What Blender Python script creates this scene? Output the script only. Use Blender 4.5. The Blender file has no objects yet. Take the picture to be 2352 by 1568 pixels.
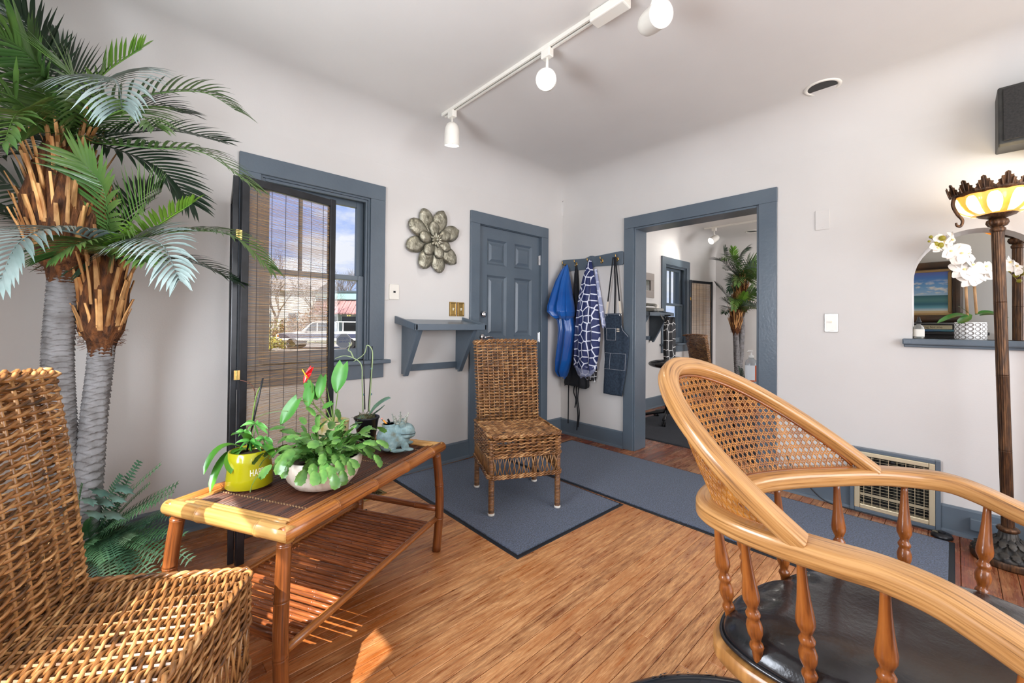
import bpy, bmesh, math, random
from math import sin, cos, pi, sqrt, radians, hypot, atan2
from mathutils import Vector, Matrix, Euler
V = Vector
S = bpy.context.scene
COL = S.collection

# ---------------------------------------------------------------- camera
CAM_H = 1.15
YAW, PITCH, ROLL = 0.820634, 0.0106931, 0.0087024
FPX, PPY = 944.73, 734.0
def cam_axes():
    f = V((cos(YAW) * cos(PITCH), sin(YAW) * cos(PITCH), sin(PITCH)))
    r = V((sin(YAW), -cos(YAW), 0))
    u = r.cross(f)
    return cos(ROLL) * r + sin(ROLL) * u, -sin(ROLL) * r + cos(ROLL) * u, f
CR, CU, CF = cam_axes()
cd = bpy.data.cameras.new('camera')
cam = bpy.data.objects.new('camera', cd)
COL.objects.link(cam)
cd.sensor_width = 36.0
cd.lens = FPX / 2352 * 36.0
cd.shift_y = -(784 - PPY) / 2352
cd.clip_start = 0.02
cd.clip_end = 400
m = Matrix((CR, CU, -CF)).transposed().to_4x4()
m.translation = V((0, 0, CAM_H))
cam.matrix_world = m
S.camera = cam

# ---------------------------------------------------------------- colour helper
def C(r, g, b):
    def f(c):
        c /= 255.0
        return c / 12.92 if c <= 0.04045 else ((c + 0.055) / 1.055) ** 2.4
    return (f(r), f(g), f(b), 1.0)

# ---------------------------------------------------------------- world: blue sky with soft clouds
W = bpy.data.worlds.new('sky')
S.world = W
W.use_nodes = True
nt = W.node_tree
nt.nodes.clear()
def wn(t, **k):
    n = nt.nodes.new(t)
    for a, b in k.items():
        setattr(n, a, b)
    return n
tc = wn('ShaderNodeTexCoord')
nz = wn('ShaderNodeTexNoise')
nz.inputs['Scale'].default_value = 5.0
nz.inputs['Detail'].default_value = 7
nz.inputs['Roughness'].default_value = 0.58
mp = wn('ShaderNodeMapping')
mp.inputs['Scale'].default_value = (1, 1, 2.6)
mp.inputs['Location'].default_value = (0.35, 0.1, 0.2)
nt.links.new(tc.outputs['Generated'], mp.inputs[0])
nt.links.new(mp.outputs[0], nz.inputs['Vector'])
rp = wn('ShaderNodeValToRGB')
rp.color_ramp.elements[0].position = 0.47
rp.color_ramp.elements[1].position = 0.62
rp.color_ramp.elements[0].color = (0, 0, 0, 1)
nt.links.new(nz.outputs['Fac'], rp.inputs[0])
sx = wn('ShaderNodeSeparateXYZ')
nt.links.new(tc.outputs['Generated'], sx.inputs[0])
rg = wn('ShaderNodeValToRGB')
rg.color_ramp.elements[0].position = 0.0
rg.color_ramp.elements[0].color = C(196, 212, 246)
rg.color_ramp.elements[1].position = 0.45
rg.color_ramp.elements[1].color = C(104, 150, 240)
nt.links.new(sx.outputs['Z'], rg.inputs[0])
mx = wn('ShaderNodeMixRGB')
mx.inputs[2].default_value = C(236, 236, 246)
nt.links.new(rp.outputs[0], mx.inputs[0])
nt.links.new(rg.outputs[0], mx.inputs[1])
bg = wn('ShaderNodeBackground')
bg.inputs['Strength'].default_value = 1.15
nt.links.new(mx.outputs[0], bg.inputs[0])
wo = wn('ShaderNodeOutputWorld')
nt.links.new(bg.outputs[0], wo.inputs[0])

# ---------------------------------------------------------------- lights
def light(kind, name, loc, direction, energy, color=(1, 1, 1), **k):
    d = bpy.data.lights.new(name, kind)
    d.energy = energy
    d.color = color
    for a, b in k.items():
        setattr(d, a, b)
    o = bpy.data.objects.new(name, d)
    COL.objects.link(o)
    o.location = loc
    o.rotation_euler = V(direction).to_track_quat('-Z', 'Y').to_euler()
    return o
SUN_DIR = V((0.597, 0.247, -0.766))
light('SUN', 'sun', (-6, -2, 8), SUN_DIR, 11.0, (1.0, 0.93, 0.82), angle=0.009)
# daylight at the side window; the two rear lamps are added fill
light('AREA', 'daylight_side_window', (-0.70, 1.20, 1.30), (1, -0.05, 0.05), 66, (0.86, 0.92, 1.0), shape='RECTANGLE', size=0.8, size_y=1.1)
light('AREA', 'added_rear_fill', (1.35, -2.02, 1.55), (0.0, 1, 0.20), 108, (0.97, 0.975, 1.0), shape='RECTANGLE', size=3.0, size_y=1.6)
light('AREA', 'added_far_room_fill', (5.6, -2.02, 1.55), (0.0, 1, 0.12), 150, (0.98, 0.98, 1.0), shape='RECTANGLE', size=3.0, size_y=1.6)

vs = S.view_settings
vs.view_transform = 'Standard'
vs.look = 'None'
vs.gamma = 1.0
vs.use_curve_mapping = False
vs.exposure = 0.0
S.cycles.max_bounces = 8
S.cycles.diffuse_bounces = 5
S.cycles.glossy_bounces = 4
S.cycles.transmission_bounces = 6
S.cycles.transparent_max_bounces = 12
S.cycles.sample_clamp_indirect = 6.0
S.cycles.caustics_reflective = False
S.cycles.caustics_refractive = False

# ---------------------------------------------------------------- materials
MATS = {}
def pm(name, c, r=0.5, m=0.0, c2=None, c3=None, scale=8.0, stretch=(1, 1, 1), detail=4.0, lo=0.35, hi=0.65,
       bump=0.0, bscale=None, bstretch=None, coat=0.0, spec=0.5, emit=None, estr=0.0, trans=0.0, ior=1.45,
       sheen=0.0, rnd=0.0, sss=0.0, rough2=None, dist=0.0, strand=False):
    if name in MATS:
        return MATS[name]
    mt = bpy.data.materials.new(name)
    mt.use_nodes = True
    t = mt.node_tree
    b = t.nodes['Principled BSDF']
    N = t.nodes.new
    Lk = t.links.new
    b.inputs['Base Color'].default_value = c
    b.inputs['Roughness'].default_value = r
    b.inputs['Metallic'].default_value = m
    b.inputs['Coat Weight'].default_value = coat
    b.inputs['Coat Roughness'].default_value = 0.12
    b.inputs['Specular IOR Level'].default_value = spec
    b.inputs['Transmission Weight'].default_value = trans
    b.inputs['IOR'].default_value = ior
    b.inputs['Sheen Weight'].default_value = sheen
    if emit:
        b.inputs['Emission Color'].default_value = emit
        b.inputs['Emission Strength'].default_value = estr
    co = N('ShaderNodeTexCoord')
    if strand:
        an = N('ShaderNodeAttribute')
        an.attribute_name = 'strand'
    src = an.outputs['Vector'] if strand else co.outputs['Object']
    def noise(sc, st, dt, ds=0.0):
        mp = N('ShaderNodeMapping')
        mp.inputs['Scale'].default_value = st
        Lk(src, mp.inputs[0])
        n = N('ShaderNodeTexNoise')
        n.inputs['Scale'].default_value = sc
        n.inputs['Detail'].default_value = dt
        n.inputs['Distortion'].default_value = ds
        Lk(mp.outputs[0], n.inputs['Vector'])
        return n
    colout = None
    if c2:
        n = noise(scale, stretch, detail, dist)
        rr = N('ShaderNodeValToRGB')
        e = rr.color_ramp.elements
        e[0].position = lo
        e[0].color = c
        e[1].position = hi
        e[1].color = c2
        if c3:
            x = e.new((lo + hi) / 2)
            x.color = c3
        Lk(n.outputs['Fac'], rr.inputs[0])
        colout = rr.outputs[0]
        if rough2 is not None:
            mr = N('ShaderNodeMapRange')
            mr.inputs['To Min'].default_value = r
            mr.inputs['To Max'].default_value = rough2
            Lk(n.outputs['Fac'], mr.inputs[0])
            Lk(mr.outputs[0], b.inputs['Roughness'])
    if rnd > 0:
        oi = N('ShaderNodeObjectInfo')
        mr = N('ShaderNodeMapRange')
        mr.inputs['To Min'].default_value = 1 - rnd
        mr.inputs['To Max'].default_value = 1 + rnd
        Lk(oi.outputs['Random'], mr.inputs[0])
        mm = N('ShaderNodeVectorMath')
        mm.operation = 'SCALE'
        if colout:
            Lk(colout, mm.inputs[0])
        else:
            mm.inputs[0].default_value = c[:3]
        Lk(mr.outputs[0], mm.inputs['Scale'])
        colout = mm.outputs[0]
    if colout:
        Lk(colout, b.inputs['Base Color'])
    if bump:
        n = noise(bscale or scale, bstretch or stretch, 5)
        bp = N('ShaderNodeBump')
        bp.inputs['Strength'].default_value = bump
        bp.inputs['Distance'].default_value = 0.01
        Lk(n.outputs['Fac'], bp.inputs['Height'])
        Lk(bp.outputs[0], b.inputs['Normal'])
    MATS[name] = mt
    return mt

# ---------------------------------------------------------------- mesh builder
class MB:
    def __init__(s):
        s.v = []
        s.f = []
        s.a = []
        s.k = 0
    def add(s, vs, fs, at=None):
        o = len(s.v)
        s.v.extend([tuple(p) for p in vs])
        s.a.extend(at if at else [(0.0, 0.0, 0.0)] * len(vs))
        s.f.extend([tuple(i + o for i in f) for f in fs])
        return s
    def box(s, x0, x1, y0, y1, z0, z1, M=None):
        vs = [V((x, y, z)) for z in (z0, z1) for y in (y0, y1) for x in (x0, x1)]
        if M is not None:
            vs = [M @ p for p in vs]
        return s.add(vs, [(0, 2, 3, 1), (4, 5, 7, 6), (0, 1, 5, 4), (2, 6, 7, 3), (0, 4, 6, 2), (1, 3, 7, 5)])
    def prism(s, poly, h0, h1, fn):
        """poly 2-D ccw list; fn(a, b, h) -> 3-D point"""
        n = len(poly)
        vs = [fn(a, b, h0) for a, b in poly] + [fn(a, b, h1) for a, b in poly]
        fs = [tuple(range(n))[::-1], tuple(range(n, 2 * n))]
        fs += [(i, (i + 1) % n, n + (i + 1) % n, n + i) for i in range(n)]
        return s.add(vs, fs)
    def tube(s, pts, r, n=8, caps=True, flat=1.0, up=None, closed=False):
        pts = [V(p) for p in pts]
        k = len(pts)
        if not hasattr(r, '__len__'):
            r = [r] * k
        tan = []
        for i in range(k):
            if closed:
                d = pts[(i + 1) % k] - pts[i - 1]
            else:
                d = pts[min(i + 1, k - 1)] - pts[max(i - 1, 0)]
            if d.length < 1e-9:
                d = V((0, 0, 1))
            tan.append(d.normalized())
        t = tan[0]
        a = V(up) if up is not None else (V((0, 0, 1)) if abs(t.z) < 0.9 else V((1, 0, 0)))
        a = (a - t * a.dot(t)).normalized()
        vs = []
        at = []
        arc_ = 0.0
        s.k += 1
        sid = (s.k * 7.31) % 97.0
        for i in range(k):
            t = tan[i]
            if i:
                arc_ += (pts[i] - pts[i - 1]).length
            a = a - t * a.dot(t)
            if a.length < 1e-6:
                a = V((1, 0, 0)) - t * t.x
            a.normalize()
            b = t.cross(a)
            for j in range(n):
                q = 2 * pi * j / n
                vs.append(pts[i] + (a * cos(q) * flat + b * sin(q)) * r[i])
                at.append((arc_, r[i] * cos(q), sid + r[i] * sin(q)))
        fs = []
        for i in range(k if closed else k - 1):
            i2 = (i + 1) % k
            for j in range(n):
                j2 = (j + 1) % n
                fs.append((i * n + j, i * n + j2, i2 * n + j2, i2 * n + j))
        if caps and not closed:
            fs.append(tuple(range(n))[::-1])
            fs.append(tuple(range((k - 1) * n, k * n)))
        return s.add(vs, fs, at)
    def sweep(s, pts, prof, ups, closed=False, caps=True):
        """prof: list of (a, b) section points; a along ups[i], b along tangent x up"""
        pts = [V(p) for p in pts]
        k = len(pts)
        n = len(prof)
        vs = []
        at = []
        arc_ = 0.0
        s.k += 1
        sid = (s.k * 7.31) % 97.0
        for i in range(k):
            if i:
                arc_ += (pts[i] - pts[i - 1]).length
            if closed:
                t = pts[(i + 1) % k] - pts[i - 1]
            else:
                t = pts[min(i + 1, k - 1)] - pts[max(i - 1, 0)]
            t.normalize()
            a = V(ups[i]) if hasattr(ups[0], '__len__') else V(ups)
            a = (a - t * a.dot(t)).normalized()
            b = t.cross(a)
            pr = prof[i] if hasattr(prof[0][0], '__len__') else prof
            n = len(pr)
            for p, q in pr:
                vs.append(pts[i] + a * p + b * q)
                at.append((arc_, p, sid + q))
        fs = []
        for i in range(k if closed else k - 1):
            i2 = (i + 1) % k
            for j in range(n):
                j2 = (j + 1) % n
                fs.append((i * n + j, i * n + j2, i2 * n + j2, i2 * n + j))
        if caps and not closed:
            fs.append(tuple(range(n))[::-1])
            fs.append(tuple(range((k - 1) * n, k * n)))
        return s.add(vs, fs, at)
    def lathe(s, prof, n=24, c=(0, 0, 0), fn=None, caps=True):
        """prof: (r, z) list; fn(r, z, ang) -> (r, z) modifies"""
        vs = []
        for r, z in prof:
            for j in range(n):
                q = 2 * pi * j / n
                rr, zz = fn(r, z, q) if fn else (r, z)
                vs.append((c[0] + rr * cos(q), c[1] + rr * sin(q), c[2] + zz))
        fs = []
        k = len(prof)
        for i in range(k - 1):
            for j in range(n):
                j2 = (j + 1) % n
                fs.append((i * n + j, i * n + j2, (i + 1) * n + j2, (i + 1) * n + j))
        if caps:
            if prof[0][0] > 1e-6:
                fs.append(tuple(range(n))[::-1])
            if prof[-1][0] > 1e-6:
                fs.append(tuple(range((k - 1) * n, k * n)))
        return s.add(vs, fs)
    def grid(s, nu, nv, fn, wrap=False):
        """fn(i/nu, j/nv)"""
        vs = [fn(i / nu, j / nv) for j in range(nv + 1) for i in range(nu + 1)]
        w = nu + 1
        fs = [(j * w + i, j * w + i + 1, (j + 1) * w + i + 1, (j + 1) * w + i) for j in range(nv) for i in range(nu)]
        return s.add(vs, fs)
    def ell(s, c, r, n=16, k=10, M=None):
        vs = []
        for i in range(k + 1):
            t = pi * i / k
            for j in range(n):
                q = 2 * pi * j / n
                p = V((r[0] * sin(t) * cos(q), r[1] * sin(t) * sin(q), -r[2] * cos(t)))
                if M is not None:
                    p = M @ p
                vs.append(V(c) + p)
        fs = [(i * n + j, i * n + (j + 1) % n, (i + 1) * n + (j + 1) % n, (i + 1) * n + j) for i in range(k) for j in range(n)]
        return s.add(vs, fs)
    def mesh(s, name, mats, smooth=False):
        me = bpy.data.meshes.new(name)
        me.from_pydata(s.v, [], s.f)
        for mt in (mats if isinstance(mats, (list, tuple)) else [mats]):
            me.materials.append(mt)
        if smooth:
            me.polygons.foreach_set('use_smooth', [True] * len(me.polygons))
        if s.k and len(s.a) == len(s.v):
            at = me.attributes.new('strand', 'FLOAT_VECTOR', 'POINT')
            at.data.foreach_set('vector', [c for t_ in s.a for c in t_])
        me.validate()
        me.update()
        return me
    def build(s, name, mat, parent=None, smooth=False, bevel=0.0, seg=2, loc=None, solid=0.0, sub=0, stuff=False, auto=None):
        o = bpy.data.objects.new(name, s.mesh(name, mat, smooth))
        COL.objects.link(o)
        if parent is not None:
            o.parent = parent
        if loc is not None:
            o.location = loc
        if solid:
            q = o.modifiers.new('solid', 'SOLIDIFY')
            q.thickness = solid
            q.offset = 0
        if bevel:
            q = o.modifiers.new('bevel', 'BEVEL')
            q.width = bevel
            q.segments = seg
            q.limit_method = 'ANGLE'
            q.angle_limit = radians(40)
        if sub:
            q = o.modifiers.new('sub', 'SUBSURF')
            q.levels = sub
            q.render_levels = sub
        if auto is not None:
            smooth_by_angle(o, auto)
        if stuff:
            o['kind'] = 'stuff'
        return o

def smooth_by_angle(o, deg):
    me = o.data
    me.polygons.foreach_set('use_smooth', [True] * len(me.polygons))
    bm = bmesh.new()
    bm.from_mesh(me)
    lim = radians(deg)
    for e in bm.edges:
        if len(e.link_faces) == 2 and e.calc_face_angle(0) > lim:
            e.smooth = False
    bm.to_mesh(me)
    bm.free()

def inst(name, mesh, parent=None, M=None, loc=None):
    o = bpy.data.objects.new(name, mesh)
    COL.objects.link(o)
    if parent is not None:
        o.parent = parent
    if M is not None:
        o.matrix_local = M
    if loc is not None:
        o.location = loc
    return o

def thing(name, label, cat, loc=(0, 0, 0), rz=0.0, group=None):
    o = bpy.data.objects.new(name, None)
    COL.objects.link(o)
    o.empty_display_size = 0.1
    o.location = loc
    o.rotation_euler = (0, 0, rz)
    o['label'] = label
    o['category'] = cat
    if group:
        o['group'] = group
    return o
def tag(o, label, cat, group=None):
    o['label'] = label
    o['category'] = cat
    if group:
        o['group'] = group
    return o
def struct(o, label=None):
    o['kind'] = 'structure'
    if label:
        o['label'] = label
    return o
def copy_tree(o, parent=None):
    c = o.copy()
    COL.objects.link(c)
    c.parent = parent
    for ch in o.children:
        copy_tree(ch, c)
    return c

def lerp(a, b, t):
    return a + (b - a) * t
def bez(p0, p1, p2, n):
    p0, p1, p2 = V(p0), V(p1), V(p2)
    return [p0 * (1 - t) ** 2 + p1 * 2 * t * (1 - t) + p2 * t * t for t in [i / n for i in range(n + 1)]]
def catmull(P, n=8, closed=False):
    P = [V(p) for p in P]
    out = []
    k = len(P)
    for i in range(k if closed else k - 1):
        if closed:
            a, b, c, d = P[i - 1], P[i], P[(i + 1) % k], P[(i + 2) % k]
        else:
            a, b, c, d = P[max(i - 1, 0)], P[i], P[i + 1], P[min(i + 2, k - 1)]
        for j in range(n):
            t = j / n
            out.append(0.5 * ((2 * b) + (c - a) * t + (2 * a - 5 * b + 4 * c - d) * t * t + (3 * b - a - 3 * c + d) * t ** 3))
    if not closed:
        out.append(P[-1])
    return out
def rrect(x0, x1, y0, y1, r, n=4):
    out = []
    for cx, cy, a0 in ((x1 - r, y0 + r, -90), (x1 - r, y1 - r, 0), (x0 + r, y1 - r, 90), (x0 + r, y0 + r, 180)):
        for i in range(n + 1):
            a = radians(a0 + 90 * i / n)
            out.append((cx + r * cos(a), cy + r * sin(a)))
    return out
def text_mesh(txt, size, name):
    cu = bpy.data.curves.new(name, 'FONT')
    cu.body = txt
    cu.size = size
    cu.extrude = 0.0004
    cu.align_x = 'CENTER'
    cu.align_y = 'CENTER'
    o = bpy.data.objects.new(name + '_tmp', cu)
    COL.objects.link(o)
    dg = bpy.context.evaluated_depsgraph_get()
    me = bpy.data.meshes.new_from_object(o.evaluated_get(dg))
    bpy.data.objects.remove(o)
    bpy.data.curves.remove(cu)
    return me

# shared paints
TRIM = pm('slate_blue_trim_paint', C(96, 108, 118), 0.28, c2=C(88, 100, 111), scale=3, bump=0.10, bscale=60, spec=0.5)
WALLP = pm('warm_white_wall_paint', C(213, 210, 206), 0.62, c2=C(209, 206, 202), scale=2, bump=0.05, bscale=140)
CEILP = pm('ceiling_paint', C(213, 210, 206), 0.65, c2=C(209, 206, 202), scale=2, bump=0.04, bscale=120)
WHITE = pm('white_enamel', C(232, 228, 218), 0.32)
BLACKP = pm('black_lacquer', C(22, 24, 27), 0.28, c2=C(34, 36, 40), scale=20)
BRASS = pm('polished_brass', C(188, 156, 96), 0.25, m=1.0)
CHROME = pm('chrome', C(210, 210, 212), 0.12, m=1.0)
DARKM = pm('dark_metal', C(40, 40, 42), 0.4, m=0.6)
GLASS = pm('clear_glass', C(255, 255, 255), 0.0, trans=1.0, ior=1.45)
# ================================================================ the room shell
YA, XB = 2.87, 3.40            # inner faces of the window wall and of the wall with the opening
XBB = 3.575                    # far side of that wall
XC, YD, XE = -0.62, -2.0, 7.60 # side wall, rear wall, far end wall of the second room
ZC, RC = 2.62, 0.30            # ceiling height, cove radius
WT = 0.17

def wall_panel(name, holes, axis, a0, a1, t0, t1, z1, mat, arch=None):
    """wall made of blocks around rectangular holes (h0, h1, z0, z1), axis 'x' or 'y' along the wall"""
    mb = MB()
    cuts = sorted(set([a0, a1] + [h[0] for h in holes] + [h[1] for h in holes]))
    for c0, c1 in zip(cuts[:-1], cuts[1:]):
        mid = (c0 + c1) / 2
        hs = sorted([h for h in holes if h[0] <= mid <= h[1]], key=lambda h: h[2])
        z = 0.0
        segs = []
        for h in hs:
            if h[2] > z:
                segs.append((z, h[2]))
            z = h[3]
        segs.append((z, z1))
        for s0, s1 in segs:
            if axis == 'x':
                mb.box(c0, c1, t0, t1, s0, s1)
            else:
                mb.box(t0, t1, c0, c1, s0, s1)
    return mb

# windows: (x0, x1, z0, z1) openings inside the casings
W1 = (0.575, 1.262, 0.885, 2.045)
W2 = (2 * 3.4875 - 1.262, 2 * 3.4875 - 0.575, 0.885, 2.045)
DOOR = (2.262, 3.06, 0.0, 2.035)
struct(wall_panel('wall_left', [W1, W2, DOOR], 'x', XC, XE, YA, YA + WT, ZC + 0.05, WALLP).build('wall_left', WALLP))
# wall with the doorway and the arched pass-through
OP = (0.975, 2.0, 0.0, 2.045)
AR0, AR1, ARZ, ARS = -0.34, 0.167, 1.085, 1.445      # arch: y range, sill, spring line
mb = wall_panel('wall_right', [OP, (AR0, AR1, ARZ, 1.72)], 'y', YD, YA, XB, XBB, ZC + 0.05, WALLP)
yc, ra = (AR0 + AR1) / 2, (AR1 - AR0) / 2
N = 28
for i in range(N):
    q0, q1 = pi * i / N, pi * (i + 1) / N
    pts = [(yc + ra * cos(q0), ARS + ra * sin(q0)), (yc + ra * cos(q0), 1.72), (yc + ra * cos(q1), 1.72), (yc + ra * cos(q1), ARS + ra * sin(q1))]
    mb.prism(pts, XB, XBB, lambda a, b, h: V((h, a, b)))
struct(mb.build('wall_right', WALLP))
# side wall with the sun window, rear wall with wide openings added for fill light, far end wall
WC = (0.70, 1.62, 0.70, 1.90)
struct(wall_panel('wall_side', [WC], 'y', YD, YA, XC - WT, XC, ZC + 0.05, WALLP).build('wall_side', WALLP))
struct(wall_panel('wall_rear', [(-0.15, 2.85, 0.72, 2.36), (4.1, 7.1, 0.72, 2.36)], 'x', XC, XE, YD - WT, YD, ZC + 0.05, WALLP).build('wall_rear', WALLP))
struct(wall_panel('wall_far', [], 'y', YD, YA, XE, XE + WT, ZC + 0.05, WALLP).build('wall_far', WALLP))
# partition behind the pass-through
NOOK = pm('grey_nook_paint', C(196, 196, 192), 0.6)
struct(MB().box(4.62, 4.72, -1.35, 0.55, 0, ZC).build('wall_nook', NOOK))

def cove_ceiling(name, x0, x1, y0, y1):
    def ticks(a, b):
        t = [RC * (1 - cos(pi / 2 * i / 9)) for i in range(10)]
        return [a + k for k in t] + [a + RC + (b - a - 2 * RC) * i / 6 for i in range(1, 6)] + [b - k for k in reversed(t)]
    xs, ys = ticks(x0, x1), ticks(y0, y1)
    vs = []
    for y in ys:
        for x in xs:
            d = min(x - x0, x1 - x, y - y0, y1 - y)
            mm = max(0.0, RC - d)
            vs.append((x, y, ZC - RC + sqrt(max(0.0, RC * RC - mm * mm))))
    w = len(xs)
    fs = [(j * w + i, (j + 1) * w + i, (j + 1) * w + i + 1, j * w + i + 1) for j in range(len(ys) - 1) for i in range(w - 1)]
    mb = MB().add(vs, fs)
    o = mb.build(name, CEILP, smooth=True)
    return struct(o)
cove_ceiling('ceiling', XC, XB, YD, YA)
cove_ceiling('ceiling_far_room', XBB, XE, YD, YA)
struct(MB().box(XC - WT, XE + WT, YD - WT, YA + WT, ZC + 0.06, ZC + 0.16).build('roof_slab', CEILP))

# ---------------------------------------------------------------- floor: narrow oak strips running along X
def floor_mat():
    mt = bpy.data.materials.new('worn_amber_floorboards')
    mt.use_nodes = True
    t = mt.node_tree
    b = t.nodes['Principled BSDF']
    N, Lk = t.nodes.new, t.links.new
    geo = N('ShaderNodeNewGeometry')
    oi = N('ShaderNodeObjectInfo')
    def noise(sc, st, dt=4, off=True, rough=0.5):
        mp = N('ShaderNodeMapping')
        mp.inputs['Scale'].default_value = st
        Lk(geo.outputs['Position'], mp.inputs[0])
        if off:
            mul = N('ShaderNodeVectorMath')
            mul.operation = 'SCALE'
            mul.inputs[0].default_value = (37, 11, 5)
            Lk(oi.outputs['Random'], mul.inputs['Scale'])
            Lk(mul.outputs[0], mp.inputs['Location'])
        n = N('ShaderNodeTexNoise')
        n.inputs['Scale'].default_value = sc
        n.inputs['Detail'].default_value = dt
        n.inputs['Roughness'].default_value = rough
        Lk(mp.outputs[0], n.inputs['Vector'])
        return n.outputs['Fac']
    def ramp(f, *st):
        r = N('ShaderNodeValToRGB')
        e = r.color_ramp.elements
        e[0].position, e[0].color = st[0]
        e[1].position, e[1].color = st[-1]
        for p, c in st[1:-1]:
            x = e.new(p)
            x.color = c
        Lk(f, r.inputs[0])
        return r.outputs[0]
    def mix(fac, a, bb, mode='MIX'):
        m = N('ShaderNodeMixRGB')
        m.blend_type = mode
        if isinstance(fac, float):
            m.inputs[0].default_value = fac
        else:
            Lk(fac, m.inputs[0])
        Lk(a, m.inputs[1])
        Lk(bb, m.inputs[2])
        return m.outputs[0]
    def math(op, a, bb):
        m = N('ShaderNodeMath')
        m.operation = op
        for i, k in enumerate((a, bb)):
            if isinstance(k, (int, float)):
                m.inputs[i].default_value = k
            else:
                Lk(k, m.inputs[i])
        m.use_clamp = True
        return m.outputs[0]
    grain = noise(9, (0.7, 22, 1), 6)
    base = ramp(oi.outputs['Random'], (0.0, C(136, 70, 28)), (0.35, C(168, 92, 38)), (0.7, C(190, 110, 50)), (1.0, C(150, 78, 34)))
    gr = ramp(grain, (0.3, C(150, 150, 150)), (0.7, C(255, 255, 255)))
    varnish = mix(0.75, base, gr, 'MULTIPLY')
    # reddish, dark varnish along the right-hand wall where nobody walks
    sep = N('ShaderNodeSeparateXYZ')
    Lk(geo.outputs['Position'], sep.inputs[0])
    mr = N('ShaderNodeMapRange')
    mr.inputs['From Min'].default_value = 2.35
    mr.inputs['From Max'].default_value = 2.75
    Lk(sep.outputs['X'], mr.inputs[0])
    red = ramp(oi.outputs['Random'], (0.0, C(112, 52, 32)), (1.0, C(146, 74, 46)))
    varnish = mix(mr.outputs[0], varnish, mix(0.6, red, gr, 'MULTIPLY'))
    # worn bare oak in the traffic area
    fine = noise(26, (1.2, 26, 1), 5)
    bare = ramp(fine, (0.25, C(178, 118, 68)), (0.5, C(224, 166, 110)), (0.8, C(242, 198, 146)))
    dx = math('DIVIDE', math('ABSOLUTE', math_sub(N, Lk, sep.outputs['X'], 1.45), 0), 0.85)
    dy = math('DIVIDE', math('ABSOLUTE', math_sub(N, Lk, sep.outputs['Y'], 0.95), 0), 0.75)
    rad = N('ShaderNodeMath')
    rad.operation = 'SQRT'
    s2 = N('ShaderNodeMath')
    s2.operation = 'ADD'
    for i, k in enumerate((dx, dy)):
        p = N('ShaderNodeMath')
        p.operation = 'POWER'
        p.inputs[1].default_value = 2
        Lk(k, p.inputs[0])
        Lk(p.outputs[0], s2.inputs[i])
    Lk(s2.outputs[0], rad.inputs[0])
    big = noise(2.2, (1, 2.2, 1), 5, off=False, rough=0.65)
    w1 = N('ShaderNodeMath')
    w1.operation = 'SUBTRACT'
    w1.inputs[0].default_value = 1.12
    Lk(rad.outputs[0], w1.inputs[1])
    w2 = N('ShaderNodeMath')
    w2.operation = 'MULTIPLY_ADD'
    Lk(big, w2.inputs[0])
    w2.inputs[1].default_value = 1.5
    Lk(w1.outputs[0], w2.inputs[2])
    wear = ramp(w2.outputs[0], (0.35, (0, 0, 0, 1)), (1.35, (1, 1, 1, 1)))
    scr = ramp(noise(7, (1.0, 9, 1), 6, rough=0.7), (0.34, (0.05, 0.05, 0.05, 1)), (0.66, (1, 1, 1, 1)))
    wear2 = mix(1.0, wear, scr, 'MULTIPLY')
    col = mix(wear2, varnish, bare)
    # faint dark specks
    spk = ramp(noise(60, (1, 1.5, 1), 2, off=False), (0.24, C(60, 50, 45)), (0.28, C(255, 255, 255)))
    col = mix(0.8, col, spk, 'MULTIPLY')
    Lk(col, b.inputs['Base Color'])
    rr = N('ShaderNodeMapRange')
    rr.inputs['To Min'].default_value = 0.24
    rr.inputs['To Max'].default_value = 0.50
    Lk(wear2, rr.inputs[0])
    Lk(rr.outputs[0], b.inputs['Roughness'])
    bp = N('ShaderNodeBump')
    bp.inputs['Strength'].default_value = 0.12
    bp.inputs['Distance'].default_value = 0.004
    Lk(noise(30, (0.6, 14, 1), 4), bp.inputs['Height'])
    Lk(bp.outputs[0], b.inputs['Normal'])
    return mt
def math_sub(N, Lk, a, k):
    m = N('ShaderNodeMath')
    m.operation = 'SUBTRACT'
    Lk(a, m.inputs[0])
    m.inputs[1].default_value = k
    return m.outputs[0]
FLOORM = floor_mat()
GAP = pm('dark_floor_gap', C(38, 20, 12), 0.8)
floor = struct(MB().box(XC - WT, XE + WT, YD - WT, YA + WT, -0.08, -0.013).build('floor', GAP))
rng = random.Random(4)
BW = 0.060
def board_mesh(x0, x1):
    L = (x1 - x0) / 2
    h = BW / 2 - 0.0008
    mb = MB()
    e = 0.0018
    vs = [(-L, -h, -0.012), (L, -h, -0.012), (L, h, -0.012), (-L, h, -0.012),
          (-L, -h, -e), (L, -h, -e), (L, h, -e), (-L, h, -e),
          (-L + e, -h + e, 0), (L - e, -h + e, 0), (L - e, h - e, 0), (-L + e, h - e, 0)]
    fs = [(0, 1, 5, 4), (1, 2, 6, 5), (2, 3, 7, 6), (3, 0, 4, 7), (4, 5, 9, 8), (5, 6, 10, 9), (6, 7, 11, 10), (7, 4, 8, 11), (8, 9, 10, 11)]
    return mb.add(vs, fs)
rest = MB()
y = YA - 0.012
row = 0
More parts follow.
